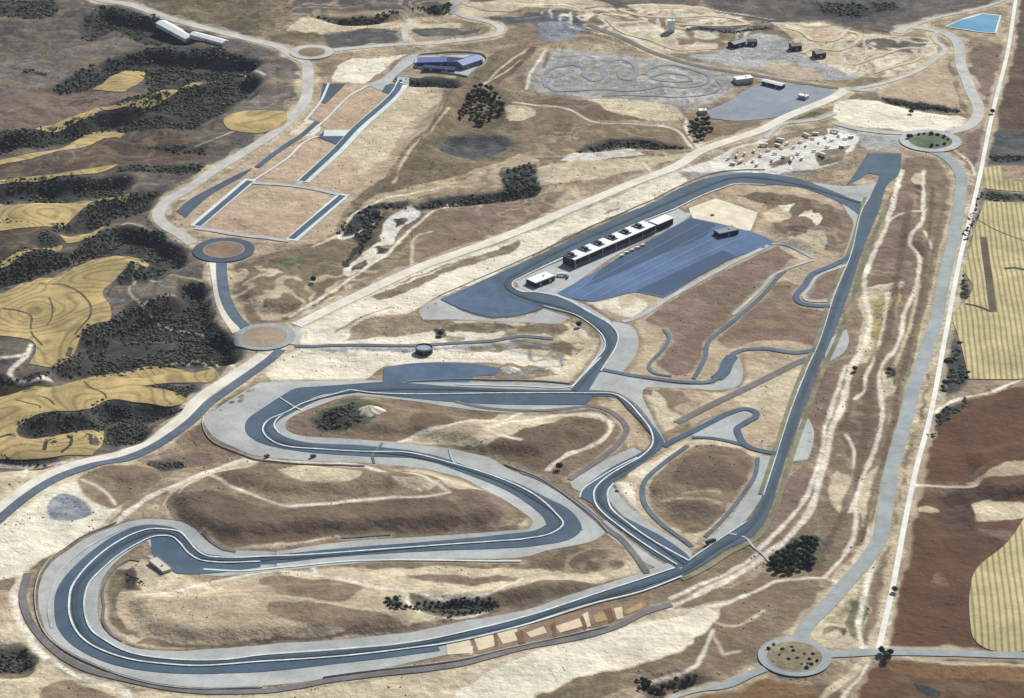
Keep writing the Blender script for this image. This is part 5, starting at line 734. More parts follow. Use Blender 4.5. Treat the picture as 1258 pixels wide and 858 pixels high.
VEH = [
 ('van', 264.1, 557.2, 0.74, 'white van parked on the bare whitish construction yard behind the straight', 'van', 'vans on the construction yard'),
 ('van', 274.5, 563.8, 1.69, 'white van parked on the bare whitish construction yard behind the straight', 'van', 'vans on the construction yard'),
 ('van', 285.0, 570.3, 1.15, 'white van parked on the bare whitish construction yard behind the straight', 'van', 'vans on the construction yard'),
 ('van', 296.5, 577.2, 1.87, 'white van parked on the bare whitish construction yard behind the straight', 'van', 'vans on the construction yard'),
 ('van', 303.4, 564.2, 1.94, 'white van parked on the bare whitish construction yard behind the straight', 'van', 'vans on the construction yard'),
 ('van', 314.8, 580.7, 0.2, 'white van parked on the bare whitish construction yard behind the straight', 'van', 'vans on the construction yard'),
 ('van', 321.7, 569.4, 0.04, 'white van parked on the bare whitish construction yard behind the straight', 'van', 'vans on the construction yard'),
 ('van', 331.6, 590.1, 2.6, 'white van parked on the bare whitish construction yard behind the straight', 'van', 'vans on the construction yard'),
 ('van', 339.9, 603.9, 0.8, 'white van parked on the bare whitish construction yard behind the straight', 'van', 'vans on the construction yard'),
 ('van', 346.8, 592.3, 0.73, 'white van parked on the bare whitish construction yard behind the straight', 'van', 'vans on the construction yard'),
 ('van', 356.4, 608.1, 3.09, 'white van parked on the bare whitish construction yard behind the straight', 'van', 'vans on the construction yard'),
 ('van', 362.3, 597.1, 1.46, 'white van parked on the bare whitish construction yard behind the straight', 'van', 'vans on the construction yard'),
 ('van', 372.9, 621.6, 2.59, 'white van parked on the bare whitish construction yard behind the straight', 'van', 'vans on the construction yard'),
 ('van', 379.7, 609.2, 1.48, 'white van parked on the bare whitish construction yard behind the straight', 'van', 'vans on the construction yard'),
 ('van', 389.9, 629.4, 1.98, 'white van parked on the bare whitish construction yard behind the straight', 'van', 'vans on the construction yard'),
 ('van', 396.6, 616.8, 0.47, 'white van parked on the bare whitish construction yard behind the straight', 'van', 'vans on the construction yard'),
 ('van', 406.9, 636.1, 1.97, 'white van parked on the bare whitish construction yard behind the straight', 'van', 'vans on the construction yard'),
 ('van', 413.7, 624.8, 2.69, 'white van parked on the bare whitish construction yard behind the straight', 'van', 'vans on the construction yard'),
 ('van', 316.0, 548.6, 1.62, 'white van parked on the bare whitish construction yard behind the straight', 'van', 'vans on the construction yard'),
 ('van', 330.6, 557.2, 2.3, 'white van parked on the bare whitish construction yard behind the straight', 'van', 'vans on the construction yard'),
 ('van', 349.3, 566.6, 2.08, 'white van parked on the bare whitish construction yard behind the straight', 'van', 'vans on the construction yard'),
 ('van', 370.0, 574.8, 0.2, 'white van parked on the bare whitish construction yard behind the straight', 'van', 'vans on the construction yard'),
 ('van', 387.9, 592.0, 2.35, 'white van parked on the bare whitish construction yard behind the straight', 'van', 'vans on the construction yard'),
 ('van', 293.2, 548.4, 1.83, 'white van parked on the bare whitish construction yard behind the straight', 'van', 'vans on the construction yard'),
 ('lorry', 278.2, 546.2, 0.93, 'white box lorry on the whitish construction yard', 'lorry', 'lorries on the construction yard'),
 ('lorry', 310.1, 596.8, 0.1, 'white box lorry on the whitish construction yard', 'lorry', 'lorries on the construction yard'),
 ('lorry', 331.8, 614.2, 2.68, 'white box lorry on the whitish construction yard', 'lorry', 'lorries on the construction yard'),
 ('lorry', 339.4, 545.6, 1.47, 'white box lorry on the whitish construction yard', 'lorry', 'lorries on the construction yard'),
 ('lorry', 365.8, 632.2, 2.23, 'white box lorry on the whitish construction yard', 'lorry', 'lorries on the construction yard'),
 ('lorry', 403.2, 649.1, 2.72, 'white box lorry on the whitish construction yard', 'lorry', 'lorries on the construction yard'),
 ('lorry', 378.3, 558.7, 2.21, 'white box lorry on the whitish construction yard', 'lorry', 'lorries on the construction yard'),
 ('cabin', 267.7, 538.4, 2.86, 'pale site cabin on the whitish construction yard behind the straight', 'site cabin', 'site cabins on the construction yard'),
 ('cabin', 296.9, 533.8, 1.22, 'pale site cabin on the whitish construction yard behind the straight', 'site cabin', 'site cabins on the construction yard'),
 ('cabin', 327.3, 597.8, 2.48, 'pale site cabin on the whitish construction yard behind the straight', 'site cabin', 'site cabins on the construction yard'),
 ('cabin', 352.6, 549.7, 1.38, 'pale site cabin on the whitish construction yard behind the straight', 'site cabin', 'site cabins on the construction yard'),
 ('cabin', 378.8, 640.1, 2.9, 'pale site cabin on the whitish construction yard behind the straight', 'site cabin', 'site cabins on the construction yard'),
 ('cabin', 406.1, 593.2, 2.72, 'pale site cabin on the whitish construction yard behind the straight', 'site cabin', 'site cabins on the construction yard'),
 ('cabin', 421.5, 631.1, 0.3, 'pale site cabin on the whitish construction yard behind the straight', 'site cabin', 'site cabins on the construction yard'),
 ('van', 128.7, 263.8, 0.45, 'white van parked in the blue paddock beside the pit building', 'van', 'vans in the paddock'),
 ('van', 135.3, 270.7, 0.45, 'white van parked in the blue paddock beside the pit building', 'van', 'vans in the paddock'),
 ('van', 142.0, 277.6, 0.45, 'white van parked in the blue paddock beside the pit building', 'van', 'vans in the paddock'),
 ('van', 122.8, 254.7, 0.45, 'white van parked in the blue paddock beside the pit building', 'van', 'vans in the paddock'),
 ('van', 147.8, 284.6, 0.45, 'white van parked in the blue paddock beside the pit building', 'van', 'vans in the paddock'),
 ('dark_lorry', 179.0, -390.6, 0.6, 'dark lorry on the pale strip beside the track junction at the lower right', 'lorry', None),
 ('dark_van', -190.2, -223.0, 0.42, 'dark van on the sand strip below the lower arm of the hairpin', 'van', None),
 ('dark_van', -234.4, -224.8, 0.67, 'dark van at the left end of the sand strip below the hairpin', 'van', None),
 ('lorry', 54.6, 200.9, 2.99, 'white lorry on the pale apron between the small building and the pit building', 'lorry', None),
 ('dark_van', 60.8, 196.5, 1.35, 'dark van beside the white lorry on the apron', 'van', None),
]
PLOUGH = '390.7,-221.1 416.2,-151.9 452.2,-99.8 552.1,-64.3 479.3,-572.5 455.5,-696.5 256.7,-731.6 310.0,-587.4'
# ------------------------------------------------------------------ helpers
def pts(s): return np.array([[float(a) for a in p.split(',')] for p in s.split()])
def lin(c): return tuple((v/255/12.92 if v/255 <= .04045 else ((v/255+.055)/1.055)**2.4) for v in c)

def vnoise(seed, x, y, wl):
    """smooth value noise in -1..1"""
    g = np.random.RandomState(seed).rand(256, 256)*2-1
    u, v = x/wl, y/wl
    i, j = np.floor(u).astype(int), np.floor(v).astype(int)
    fu, fv = u-i, v-j
    fu = fu*fu*fu*(fu*(fu*6-15)+10); fv = fv*fv*fv*(fv*(fv*6-15)+10)
    a = g[i & 255, j & 255]; b = g[(i+1) & 255, j & 255]; c = g[i & 255, (j+1) & 255]; d = g[(i+1) & 255, (j+1) & 255]
    return (a*(1-fu)+b*fu)*(1-fv)+(c*(1-fu)+d*fu)*fv
def inside(px, py, P):
    r = np.zeros(px.shape, bool); n = len(P)
    for k in range(n):
        x0, y0 = P[k]; x1, y1 = P[(k+1) % n]
        if y0 == y1: continue
        c = ((y0 > py) != (y1 > py)) & (px < (x1-x0)*(py-y0)/(y1-y0)+x0)
        r ^= c
    return r
def dist(px, py, P, closed):
    d = np.full(px.shape, 1e18); n = len(P)
    for k in range(n if closed else n-1):
        x0, y0 = P[k]; x1, y1 = P[(k+1) % n]
        dx, dy = x1-x0, y1-y0; L = dx*dx+dy*dy+1e-9
        t = np.clip(((px-x0)*dx+(py-y0)*dy)/L, 0, 1)
        d = np.minimum(d, (px-x0-t*dx)**2+(py-y0-t*dy)**2)
    return np.sqrt(d)
def smooth(P, closed, step=6.0, corner=60):
    """Catmull-Rom through the points, sharp corners kept"""
    P = np.asarray(P, float); n = len(P)
    T = np.zeros_like(P)
    for i in range(n):
        if closed or 0 < i < n-1:
            a, b = P[i]-P[i-1], P[(i+1) % n]-P[i]
            la, lb = np.hypot(*a)+1e-6, np.hypot(*b)+1e-6
            ang = math.degrees(math.acos(max(-1, min(1, float(a@b)/(la*lb)))))
            if ang < corner: T[i] = (a/la+b/lb)/2
    out = []
    for i in range(n if closed else n-1):
        p, q = P[i], P[(i+1) % n]; L = np.hypot(*(q-p))
        k = max(1, int(math.ceil(L/step)))
        t0, t1 = T[i]*L, T[(i+1) % n]*L
        if not T[i].any(): t0 = q-p
        if not T[(i+1) % n].any(): t1 = q-p
        for s in range(k):
            u = s/k
            out.append((2*u**3-3*u*u+1)*p+(u**3-2*u*u+u)*t0+(-2*u**3+3*u*u)*q+(u**3-u*u)*t1)
    if not closed: out.append(P[-1])
    return np.array(out)
def blur(a, r):
    r = max(1, int(r))
    for ax in (0, 1):
        for _ in range(3):
            p = np.pad(a, [(r+1, r) if k == ax else (0, 0) for k in (0, 1)], mode='edge')
            c = np.cumsum(p, axis=ax); n = a.shape[ax]
            a = (np.take(c, range(2*r+1, 2*r+1+n), ax)-np.take(c, range(0, n), ax))/(2*r+1)
    return a

# ------------------------------------------------------------------ terrain height
HX0, HX1, HY0, HY1, HS = -1150.0, 1150.0, -950.0, 1750.0, 4.0
gx = np.arange(HX0, HX1+1, HS); gy = np.arange(HY0, HY1+1, HS)
GX, GY = np.meshgrid(gx, gy, indexing='ij')
def local(P, pad=20):
    i0 = max(0, int((P[:, 0].min()-pad-HX0)/HS)); i1 = min(len(gx), int((P[:, 0].max()+pad-HX0)/HS)+2)
    j0 = max(0, int((P[:, 1].min()-pad-HY0)/HS)); j1 = min(len(gy), int((P[:, 1].max()+pad-HY0)/HS)+2)
    return slice(i0, i1), slice(j0, j1)
def make_height():
    hard = np.zeros_like(GX)
    for nm, m, lv, s in SHEETS:
        P = pts(s); a, b = local(P)
        if m not in ('runoff',): hard[a, b] = np.maximum(hard[a, b], inside(GX[a, b], GY[a, b], P))
    for nm, m, lv, w, s in RIBS:
        P = pts(s); a, b = local(P)
        hard[a, b] = np.maximum(hard[a, b], dist(GX[a, b], GY[a, b], P, False) < w/2+2)
    for cx, cy, ro, ri, m, mi in RBS: hard[np.hypot(GX-cx, GY-cy) < ro+4] = 1
    hard = np.clip(blur(hard, 2)*1.6, 0, 1)
    z = np.zeros_like(GX)
    for h, soft, s in REL:
        P = pts(s); a, b = local(P, 60)
        m = inside(GX[a, b], GY[a, b], P).astype(float)
        z[a, b] += (1.9 if h < 0 else 1.7)*h*blur(m, soft/HS/2)
    rough = vnoise(1, GX, GY, 110)*1.5+vnoise(2, GX, GY, 46)*1.1+vnoise(3, GX, GY, 21)*.55
    left = np.clip((-250-GX)/200, 0, 1)
    rough *= (1.35+1.1*left); rough += left*4.0*(np.abs(vnoise(5, GX, GY, 90))-.4)+left*2.0*(np.abs(vnoise(6, GX, GY, 38))-.4)
    z += rough*(1-hard)
    return z
HZ = make_height()
def H(x, y):
    x = np.asarray(x, float); y = np.asarray(y, float)
    u = np.clip((x-HX0)/HS, 0, len(gx)-1.001); v = np.clip((y-HY0)/HS, 0, len(gy)-1.001)
    i, j = u.astype(int), v.astype(int); fu, fv = u-i, v-j
    z = (HZ[i, j]*(1-fu)+HZ[i+1, j]*fu)*(1-fv)+(HZ[i, j+1]*(1-fu)+HZ[i+1, j+1]*fu)*fv
    d = np.maximum.reduce([HX0-x, x-HX1, HY0-y, y-HY1, np.zeros_like(x)])
    f = np.clip(d/1500, 0, 1)
    return z*(1-f)+f*(vnoise(9, x, y, 2300)*60+vnoise(10, x, y, 800)*22)
def h1(x, y): return float(H(x, y))

# ------------------------------------------------------------------ materials
MATS = {}
def nodes(name, rough=1.0):
    m = bpy.data.materials.new(name); m.use_nodes = True; nt = m.node_tree
    b = nt.nodes['Principled BSDF']; b.inputs['Roughness'].default_value = rough
    b.inputs['Specular IOR Level'].default_value = .2
    return m, nt, b
def N(nt, t, **kw):
    n = nt.nodes.new(t)
    for k, v in kw.items():
        if k in n.inputs: n.inputs[k].default_value = v
        else: setattr(n, k, v)
    return n
def noisefac(nt, vec, scale, detail=4, lo=.35, hi=.65, a=.8, b=1.2, rough=.6):
    n = N(nt, 'ShaderNodeTexNoise', Scale=scale, Detail=detail, Roughness=rough)
    nt.links.new(vec, n.inputs['Vector'])
    r = N(nt, 'ShaderNodeMapRange'); r.inputs[1].default_value = lo; r.inputs[2].default_value = hi
    r.inputs[3].default_value = a; r.inputs[4].default_value = b
    nt.links.new(n.outputs['Fac'], r.inputs[0]); return r.outputs[0]
def mul(nt, a, b):
    m = N(nt, 'ShaderNodeMath', operation='MULTIPLY'); nt.links.new(a, m.inputs[0]); nt.links.new(b, m.inputs[1]); return m.outputs[0]
def scalecol(nt, col, f):
    m = N(nt, 'ShaderNodeVectorMath', operation='SCALE')
    if isinstance(col, tuple): m.inputs[0].default_value = col[:3]
    else: nt.links.new(col, m.inputs[0])
    nt.links.new(f, m.inputs['Scale']); return m.outputs[0]
def geo(nt): return N(nt, 'ShaderNodeNewGeometry').outputs['Position']
def surf(name, col, amp=.12, scales=(.02, .12, .5), rough=.95, bump=0, stripes=None, lines=None):
    """ground surface of one base colour with worn patches"""
    if name in MATS: return MATS[name]
    m, nt, b = nodes(name, rough); p = geo(nt)
    f = noisefac(nt, p, scales[0], 7, .38, .62, a=1-amp*1.3, b=1+amp*1.3)
    for s in scales[1:]: f = mul(nt, f, noisefac(nt, p, s, 3, a=1-amp*.8, b=1+amp*.8))
    c = scalecol(nt, lin(col), f)
    if stripes:                                   # drilled rows: (angle, spacing m, depth, distortion)
        ang, sp, dep, dis = stripes
        mp = N(nt, 'ShaderNodeMapping'); mp.inputs['Rotation'].default_value = (0, 0, ang); nt.links.new(p, mp.inputs['Vector'])
        w = N(nt, 'ShaderNodeTexWave', Scale=1/sp*.314, Distortion=dis, Detail=2.0); w.inputs['Detail Scale'].default_value = .08
        nt.links.new(mp.outputs[0], w.inputs['Vector'])
        r = N(nt, 'ShaderNodeMapRange'); r.inputs[1].default_value = .05; r.inputs[2].default_value = .6
        r.inputs[3].default_value = 1-dep; r.inputs[4].default_value = 1.08
        nt.links.new(w.outputs['Fac'], r.inputs[0]); c = scalecol(nt, c, r.outputs[0])
    if lines:                                     # tillage following the contours: (noise scale, freq, depth)
        sc, fr, dep = lines
        n = N(nt, 'ShaderNodeTexNoise', Scale=sc, Detail=1.0); nt.links.new(p, n.inputs['Vector'])
        k = N(nt, 'ShaderNodeMath', operation='MULTIPLY'); k.inputs[1].default_value = fr; nt.links.new(n.outputs['Fac'], k.inputs[0])
        s = N(nt, 'ShaderNodeMath', operation='SINE'); nt.links.new(k.outputs[0], s.inputs[0])
        r = N(nt, 'ShaderNodeMapRange'); r.inputs[1].default_value = -1; r.inputs[2].default_value = -.3
        r.inputs[3].default_value = 1-dep; r.inputs[4].default_value = 1.05
        nt.links.new(s.outputs[0], r.inputs[0]); c = scalecol(nt, c, r.outputs[0])
    nt.links.new(c, b.inputs['Base Color'])
    if bump:
        bn = N(nt, 'ShaderNodeBump', Strength=.6, Distance=bump)
        n = N(nt, 'ShaderNodeTexNoise', Scale=.25, Detail=6.0, Roughness=.65); nt.links.new(p, n.inputs['Vector'])
        nt.links.new(n.outputs['Fac'], bn.inputs['Height']); nt.links.new(bn.outputs[0], b.inputs['Normal'])
    MATS[name] = m; return m
def paint(name, col, rough=.6, metal=0, amp=.08):
    if name in MATS: return MATS[name]
    m, nt, b = nodes(name, rough)
    tc = N(nt, 'ShaderNodeTexCoord').outputs['Object']
    f = noisefac(nt, tc, .6, 4, a=1-amp, b=1+amp)
    nt.links.new(scalecol(nt, lin(col), f), b.inputs['Base Color']); b.inputs['Metallic'].default_value = metal
    MATS[name] = m; return m
G = {
 'asphalt': lambda: surf('asphalt', (66, 86, 102), .10, (.015, .06, .4), .85),
 'asphalt_dk': lambda: surf('asphalt_dark', (66, 80, 92), .10, (.015, .06, .4), .85),
 'asphalt_light': lambda: surf('asphalt_light', (86, 100, 112), .12, (.02, .08, .4), .9),
 'asphalt_blue': lambda: surf('asphalt_blue', (76, 96, 118), .10, (.02, .08, .4), .9),
 'asphalt_pale': lambda: surf('asphalt_pale', (146, 153, 152), .08, (.02, .08, .4), .9),
 'dark_road': lambda: surf('dark_road', (108, 106, 104), .12, (.02, .08, .4), .95),
 'pale_road': lambda: surf('pale_road', (178, 176, 168), .09, (.02, .08, .4), .95),
 'kart_asphalt': lambda: surf('kart_asphalt', (124, 134, 144), .10, (.02, .08, .4), .95),
 'concrete': lambda: surf('concrete', (168, 172, 170), .08, (.02, .08, .4), .95),
 'white_concrete': lambda: surf('white_concrete', (200, 208, 206), .06, (.02, .08, .4), .95),
 'white_track': lambda: surf('white_gravel', (218, 216, 208), .06, (.02, .08, .4), .95),
 'cream_concrete': lambda: surf('cream_gravel', (214, 204, 180), .08, (.02, .08, .4), .95),
 'dirt': lambda: surf('packed_dirt', (212, 206, 192), .07, (.02, .08, .3), 1),
 'sand_track': lambda: surf('sand_track', (196, 180, 154), .12, (.02, .08, .3), 1),
 'runoff': lambda: surf('gravel_runoff', (164, 167, 164), .09, (.02, .07, .3), 1),
 'paddock': lambda: surf('paddock_asphalt', (78, 104, 138), .11, (.012, .05, .3), .85),
 'paddock_dark': lambda: surf('paddock_asphalt_dark', (56, 78, 104), .08, (.012, .05, .3), .85),
 'karting': lambda: surf('karting_asphalt', (128, 138, 148), .10, (.012, .05, .3), .85),
 'ochre': lambda: surf('ochre_earth', (158, 136, 98), .15),
 'rust': lambda: surf('rust_earth', (112, 88, 62), .2),
 'cream_dirt': lambda: surf('cream_earth', (204, 190, 160), .10),
 'bank': lambda: surf('field_bank', (92, 82, 66), .2),
 'bank_dark': lambda: surf('field_bank_dark', (58, 58, 54), .2),
 'verge': lambda: surf('verge_grass', (118, 118, 92), .2),
 'racing': lambda: surf('rubbered_asphalt', (52, 68, 80), .14, (.03, .1, .5), .8),
 'line': lambda: surf('line_paint', (200, 207, 206), .12, (.05, .2, .5), .7),
 'isl_brown': lambda: surf('island_earth', (134, 112, 94), .15),
 'isl_tan': lambda: surf('island_gravel', (150, 134, 114), .12),
 'isl_green': lambda: surf('island_grass', (92, 100, 76), .2),
 'isl_olive': lambda: surf('island_scrub', (130, 122, 96), .25),
}
def mat(k): return G[k]()

def mesh_obj(name, verts, faces, m, parent=None, smooth_=False, kind=None):
    me = bpy.data.meshes.new(name); me.from_pydata([tuple(map(float, v)) for v in verts], [], [tuple(int(i) for i in f) for f in faces]); me.update()
    if smooth_: me.polygons.foreach_set('use_smooth', [True]*len(me.polygons))
    if m: me.materials.append(m)
    o = bpy.data.objects.new(name, me); C.objects.link(o)
    if parent: o.parent = parent
    if kind: o['kind'] = kind
    return o
def tag(o, label, cat, group=None):
    o['label'] = label; o['category'] = cat
    if group: o['group'] = group
    return o

# ------------------------------------------------------------------ the ground sheet
def axis(core, far, ratio=1.22, first=20.0):
    a = list(core); s = first
    while a[-1] < far: a.append(a[-1]+s); s *= ratio
    s = first
    while a[0] > -far: a.insert(0, a[0]-s); s *= ratio
    return np.array(a)
def make_ground():
    xs = axis(np.arange(-770, 771, 1.7), 16000)
    ys = [-730.0]
    while ys[-1] < 1330: ys.append(ys[-1]+2.0+1.7*(ys[-1]+730)/2060)
    ys = axis(ys, 16000)
    X, Y = np.meshgrid(xs, ys, indexing='ij'); Z = H(X, Y)
    col = np.zeros(X.shape+(3,)); col[:] = lin(COL['dry']); amp = np.ones(X.shape)
    CALM = dict(cream=.4, white=.5, plough=.3, pink=.6, sand=.65, tan=.6, brown=.55, dbrown=.5, bmauve=.6, umber=.6, rust=.6)
    wx = X+vnoise(21, X, Y, 34)*3+vnoise(22, X, Y, 11)*1.8
    wy = Y+vnoise(23, X, Y, 34)*4+vnoise(24, X, Y, 11)*2.4
    # broad soil change so that no zone is one flat colour
    t = vnoise(31, X, Y, 150)*.5+vnoise(32, X, Y, 60)*.35+vnoise(33, X, Y, 25)*.3
    k = np.clip(t, 0, 1)[..., None]; col = col*(1-k*.7)+np.array(lin(COL['sand']))*k*.7
    k = np.clip(-t, 0, 1)[..., None]; col = col*(1-k*.8)+np.array(lin(COL['olive']))*k*.8
    def sl(P, pad):
        i0, i1 = np.searchsorted(xs, [P[:, 0].min()-pad, P[:, 0].max()+pad]); j0, j1 = np.searchsorted(ys, [P[:, 1].min()-pad, P[:, 1].max()+pad])
        return slice(max(0, i0-1), i1+1), slice(max(0, j0-1), j1+1)
    for k_, (cn, soft, s) in enumerate(PAINT):
        band = 13 if cn.endswith('~') else 17 if cn.endswith('=') else 0; cn = cn.rstrip('~=')
        P = smooth(pts(s), True, 12, 75); a, b = sl(P, soft+14)
        x, y = wx[a, b], wy[a, b]
        if not x.size: continue
        ins = inside(x, y, P); d = dist(x, y, P, True); sd = np.where(ins, d, -d)
        w = np.clip(sd/(soft*(.65 if band or soft > 7 else .35))+.5, 0, 1); w = w*w*(3-2*w)
        if band:                                   # terraced or tracked ground: winding bands inside the patch
            g = (vnoise(400, x, y, 85)+.45*vnoise(401, x, y, 33)+.12*vnoise(402, x, y, 12))*band
            w = w*np.clip((np.sin(g)-.2)*1.9, 0, 1)*(.75 if band == 13 else .5*np.clip(.6+vnoise(403, x, y, 70), 0, 1))
        # patches break up towards their rims
        w = np.clip(w*(1+.25*vnoise(40+k_, x, y, 17)), 0, 1)*(.95+.05*vnoise(80+k_, x, y, 8))
        amp[a, b] = amp[a, b]*(1-w)+CALM.get(cn, 1)*w
        col[a, b] = col[a, b]*(1-w[..., None])+np.array(lin(COL[cn]))*w[..., None]
    for k_, (sp, s) in enumerate(WOODS):           # ground colour darkened under the scrub
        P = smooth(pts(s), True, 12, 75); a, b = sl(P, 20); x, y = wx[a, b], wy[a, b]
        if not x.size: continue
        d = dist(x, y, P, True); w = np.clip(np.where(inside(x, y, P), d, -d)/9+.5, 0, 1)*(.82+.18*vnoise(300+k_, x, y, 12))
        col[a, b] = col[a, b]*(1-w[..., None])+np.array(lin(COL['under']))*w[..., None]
    verge = [('brown', 9, s+' '+s.split()[0], .75) for nm, m, lv, s in SHEETS if nm == 'runoff']
    verge += [('olive', 5, s+' '+s.split()[0], .6) for nm, m, lv, s in SHEETS if nm in ('paddock', 'car_park', 'apron')]
    verge += [('sand', w+11, s, .7) for nm, m, lv, w, s in RIBS if nm in ('road', 'farm_track', 'shoulder')]
    verge += [('tan', w+5, s, .7) for nm, m, lv, w, s in RIBS if nm in ('service_road', 'kart_track', 'dirt_track', 'street')]
    for k_, (cn, wd, s, al) in enumerate(verge):
        P = smooth(pts(s), False, 10, 75); a, b = sl(P, wd+8); x, y = X[a, b], Y[a, b]
        if not x.size: continue
        d = dist(x, y, P, False)-wd/2*(1+.45*vnoise(240+k_, x, y, 16))
        w = np.clip(.5-d/4.0, 0, 1)*al*(.85+.3*vnoise(260+k_, x, y, 40))
        col[a, b] = col[a, b]*(1-w[..., None])+np.array(lin(COL[cn]))*w[..., None]
    for k_, (cn, wd, s) in enumerate(STROKES):
        P = smooth(pts(s), False, 8, 75); a, b = sl(P, wd+8)
        x, y = X[a, b]+.3*(wx-X)[a, b], Y[a, b]+.3*(wy-Y)[a, b]
        if not x.size: continue
        d = dist(x, y, P, False)-wd*.42*(1+.4*vnoise(140+k_, x, y, 14))
        w = np.clip(.5-d/2.4, 0, 1)*.86
        col[a, b] = col[a, b]*(1-w[..., None])+np.array(lin(COL[cn]))*w[..., None]
    nx, ny = X.shape
    me = bpy.data.meshes.new('ground')
    co = np.stack([X, Y, Z], -1).reshape(-1, 3).astype(np.float32)
    I = np.arange(nx*ny).reshape(nx, ny)
    F = np.stack([I[:-1, :-1], I[1:, :-1], I[1:, 1:], I[:-1, 1:]], -1).reshape(-1, 4).astype(np.int32)
    me.vertices.add(len(co)); me.vertices.foreach_set('co', co.ravel())
    me.loops.add(F.size); me.loops.foreach_set('vertex_index', F.ravel())
    me.polygons.add(len(F)); me.polygons.foreach_set('loop_start', np.arange(0, F.size, 4, dtype=np.int32))
    me.polygons.foreach_set('use_smooth', np.ones(len(F), bool)); me.update()
    at = me.color_attributes.new('soil', 'FLOAT_COLOR', 'POINT')
    at.data.foreach_set('color', np.concatenate([col.reshape(-1, 3), amp.reshape(-1, 1)], 1).astype(np.float32).ravel())
    m, nt, b = nodes('dry_ground', 1.0); b.inputs['Specular IOR Level'].default_value = .05
    a = N(nt, 'ShaderNodeAttribute', attribute_name='soil'); p = geo(nt)
    f = noisefac(nt, p, .012, 6, .32, .68, .78, 1.22, .65)
    f = mul(nt, f, noisefac(nt, p, .06, 5, .3, .7, .70, 1.28, .7))
    f = mul(nt, f, noisefac(nt, p, .28, 4, .3, .7, .74, 1.26, .7))
    n = N(nt, 'ShaderNodeTexNoise', Scale=.035, Detail=9.0, Roughness=.68, Distortion=1.2); nt.links.new(p, n.inputs['Vector'])
    q = N(nt, 'ShaderNodeMapRange'); q.interpolation_type = 'SMOOTHSTEP'
    for i_, v_ in ((1, .44), (2, .58), (3, .86), (4, 1.14)): q.inputs[i_].default_value = v_
    nt.links.new(n.outputs['Fac'], q.inputs[0]); f = mul(nt, f, q.outputs[0])
    mp = N(nt, 'ShaderNodeMapping'); mp.inputs['Scale'].default_value = (.02, .14, .1); mp.inputs['Rotation'].default_value = (0, 0, .5)
    nt.links.new(p, mp.inputs['Vector'])
    f = mul(nt, f, noisefac(nt, mp.outputs[0], 1.0, 5, .35, .65, .95, 1.05, .6))
    m1 = N(nt, 'ShaderNodeMath', operation='SUBTRACT'); nt.links.new(f, m1.inputs[0]); m1.inputs[1].default_value = 1
    m2 = N(nt, 'ShaderNodeMath', operation='MULTIPLY_ADD'); nt.links.new(m1.outputs[0], m2.inputs[0]); nt.links.new(a.outputs['Alpha'], m2.inputs[1]); m2.inputs[2].default_value = 1
    f = m2.outputs[0]
    c = scalecol(nt, a.outputs['Color'], f); nt.links.new(c, b.inputs['Base Color'])
    bn = N(nt, 'ShaderNodeBump', Strength=1.0, Distance=2.6)
    n = N(nt, 'ShaderNodeTexNoise', Scale=.11, Detail=8.0, Roughness=.62); nt.links.new(p, n.inputs['Vector'])
    nt.links.new(n.outputs['Fac'], bn.inputs['Height']); nt.links.new(bn.outputs[0], b.inputs['Normal'])
    me.materials.append(m)
    o = bpy.data.objects.new('ground', me); C.objects.link(o); o['kind'] = 'structure'
make_ground()

# ------------------------------------------------------------------ sheets draped on the ground
LIFT = .16
cnt = [0]
def drape(name, polys, m, level, step=9.0, corner=60, kind='structure', extra=0):
    cnt[0] += 1
    verts, faces = [], []
    allp = []
    for P in polys:
        S = smooth(P, True, 7.0, corner); base = len(verts)
        verts += [Vector((float(a), float(b))) for a, b in S]; faces.append(list(range(base, len(verts)))); allp.append(S)
    A = np.concatenate(allp)
    xx, yy = np.meshgrid(np.arange(A[:, 0].min()+step/2, A[:, 0].max(), step), np.arange(A[:, 1].min()+step/2, A[:, 1].max(), step), indexing='ij')
    yy = yy+(np.arange(xx.shape[0]) % 2)[:, None]*step/2
    keep = np.zeros(xx.shape, bool)
    for S in allp: keep |= inside(xx, yy, S) & (dist(xx, yy, S, True) > step*.35)
    verts += [Vector((float(a), float(b))) for a, b in zip(xx[keep], yy[keep])]
    v, e, f, ov, oe, of = geometry.delaunay_2d_cdt(verts, [], faces, 1, 1e-3)
    V = np.array([[p[0], p[1]] for p in v]); f = np.array([list(t) for t in f])
    c = V[f].mean(1); k = np.zeros(len(f), bool)
    for S in allp: k |= inside(c[:, 0], c[:, 1], S)
    f = f[k]; Z = H(V[:, 0], V[:, 1])+LIFT*level+extra+cnt[0]*.003
    o = mesh_obj(name, np.column_stack([V, Z]), f, m, None, True, kind)
    return o
def ribbon(name, P, w, m, level, closed=False, kind='structure', step=5.0):
    cnt[0] += 1
    S = smooth(P, closed, step, 80); n = len(S)
    T = np.gradient(S, axis=0) if not closed else np.roll(S, -1, 0)-np.roll(S, 1, 0)
    T /= (np.hypot(T[:, 0], T[:, 1])+1e-9)[:, None]; Nn = np.column_stack([-T[:, 1], T[:, 0]])
    k = 3 if w < 6 else 5; V = []
    for q in range(k):
        Q = S+Nn*((q/(k-1)-.5)*w); V.append(np.column_stack([Q, H(Q[:, 0], Q[:, 1])+LIFT*level+cnt[0]*.003]))
    V = np.stack(V, 1).reshape(-1, 3); F = []
    for i in range(n if closed else n-1):
        j = (i+1) % n
        for q in range(k-1): F.append((i*k+q+1, i*k+q, j*k+q, j*k+q+1))
    return mesh_obj(name, V, F, m, None, True, kind)

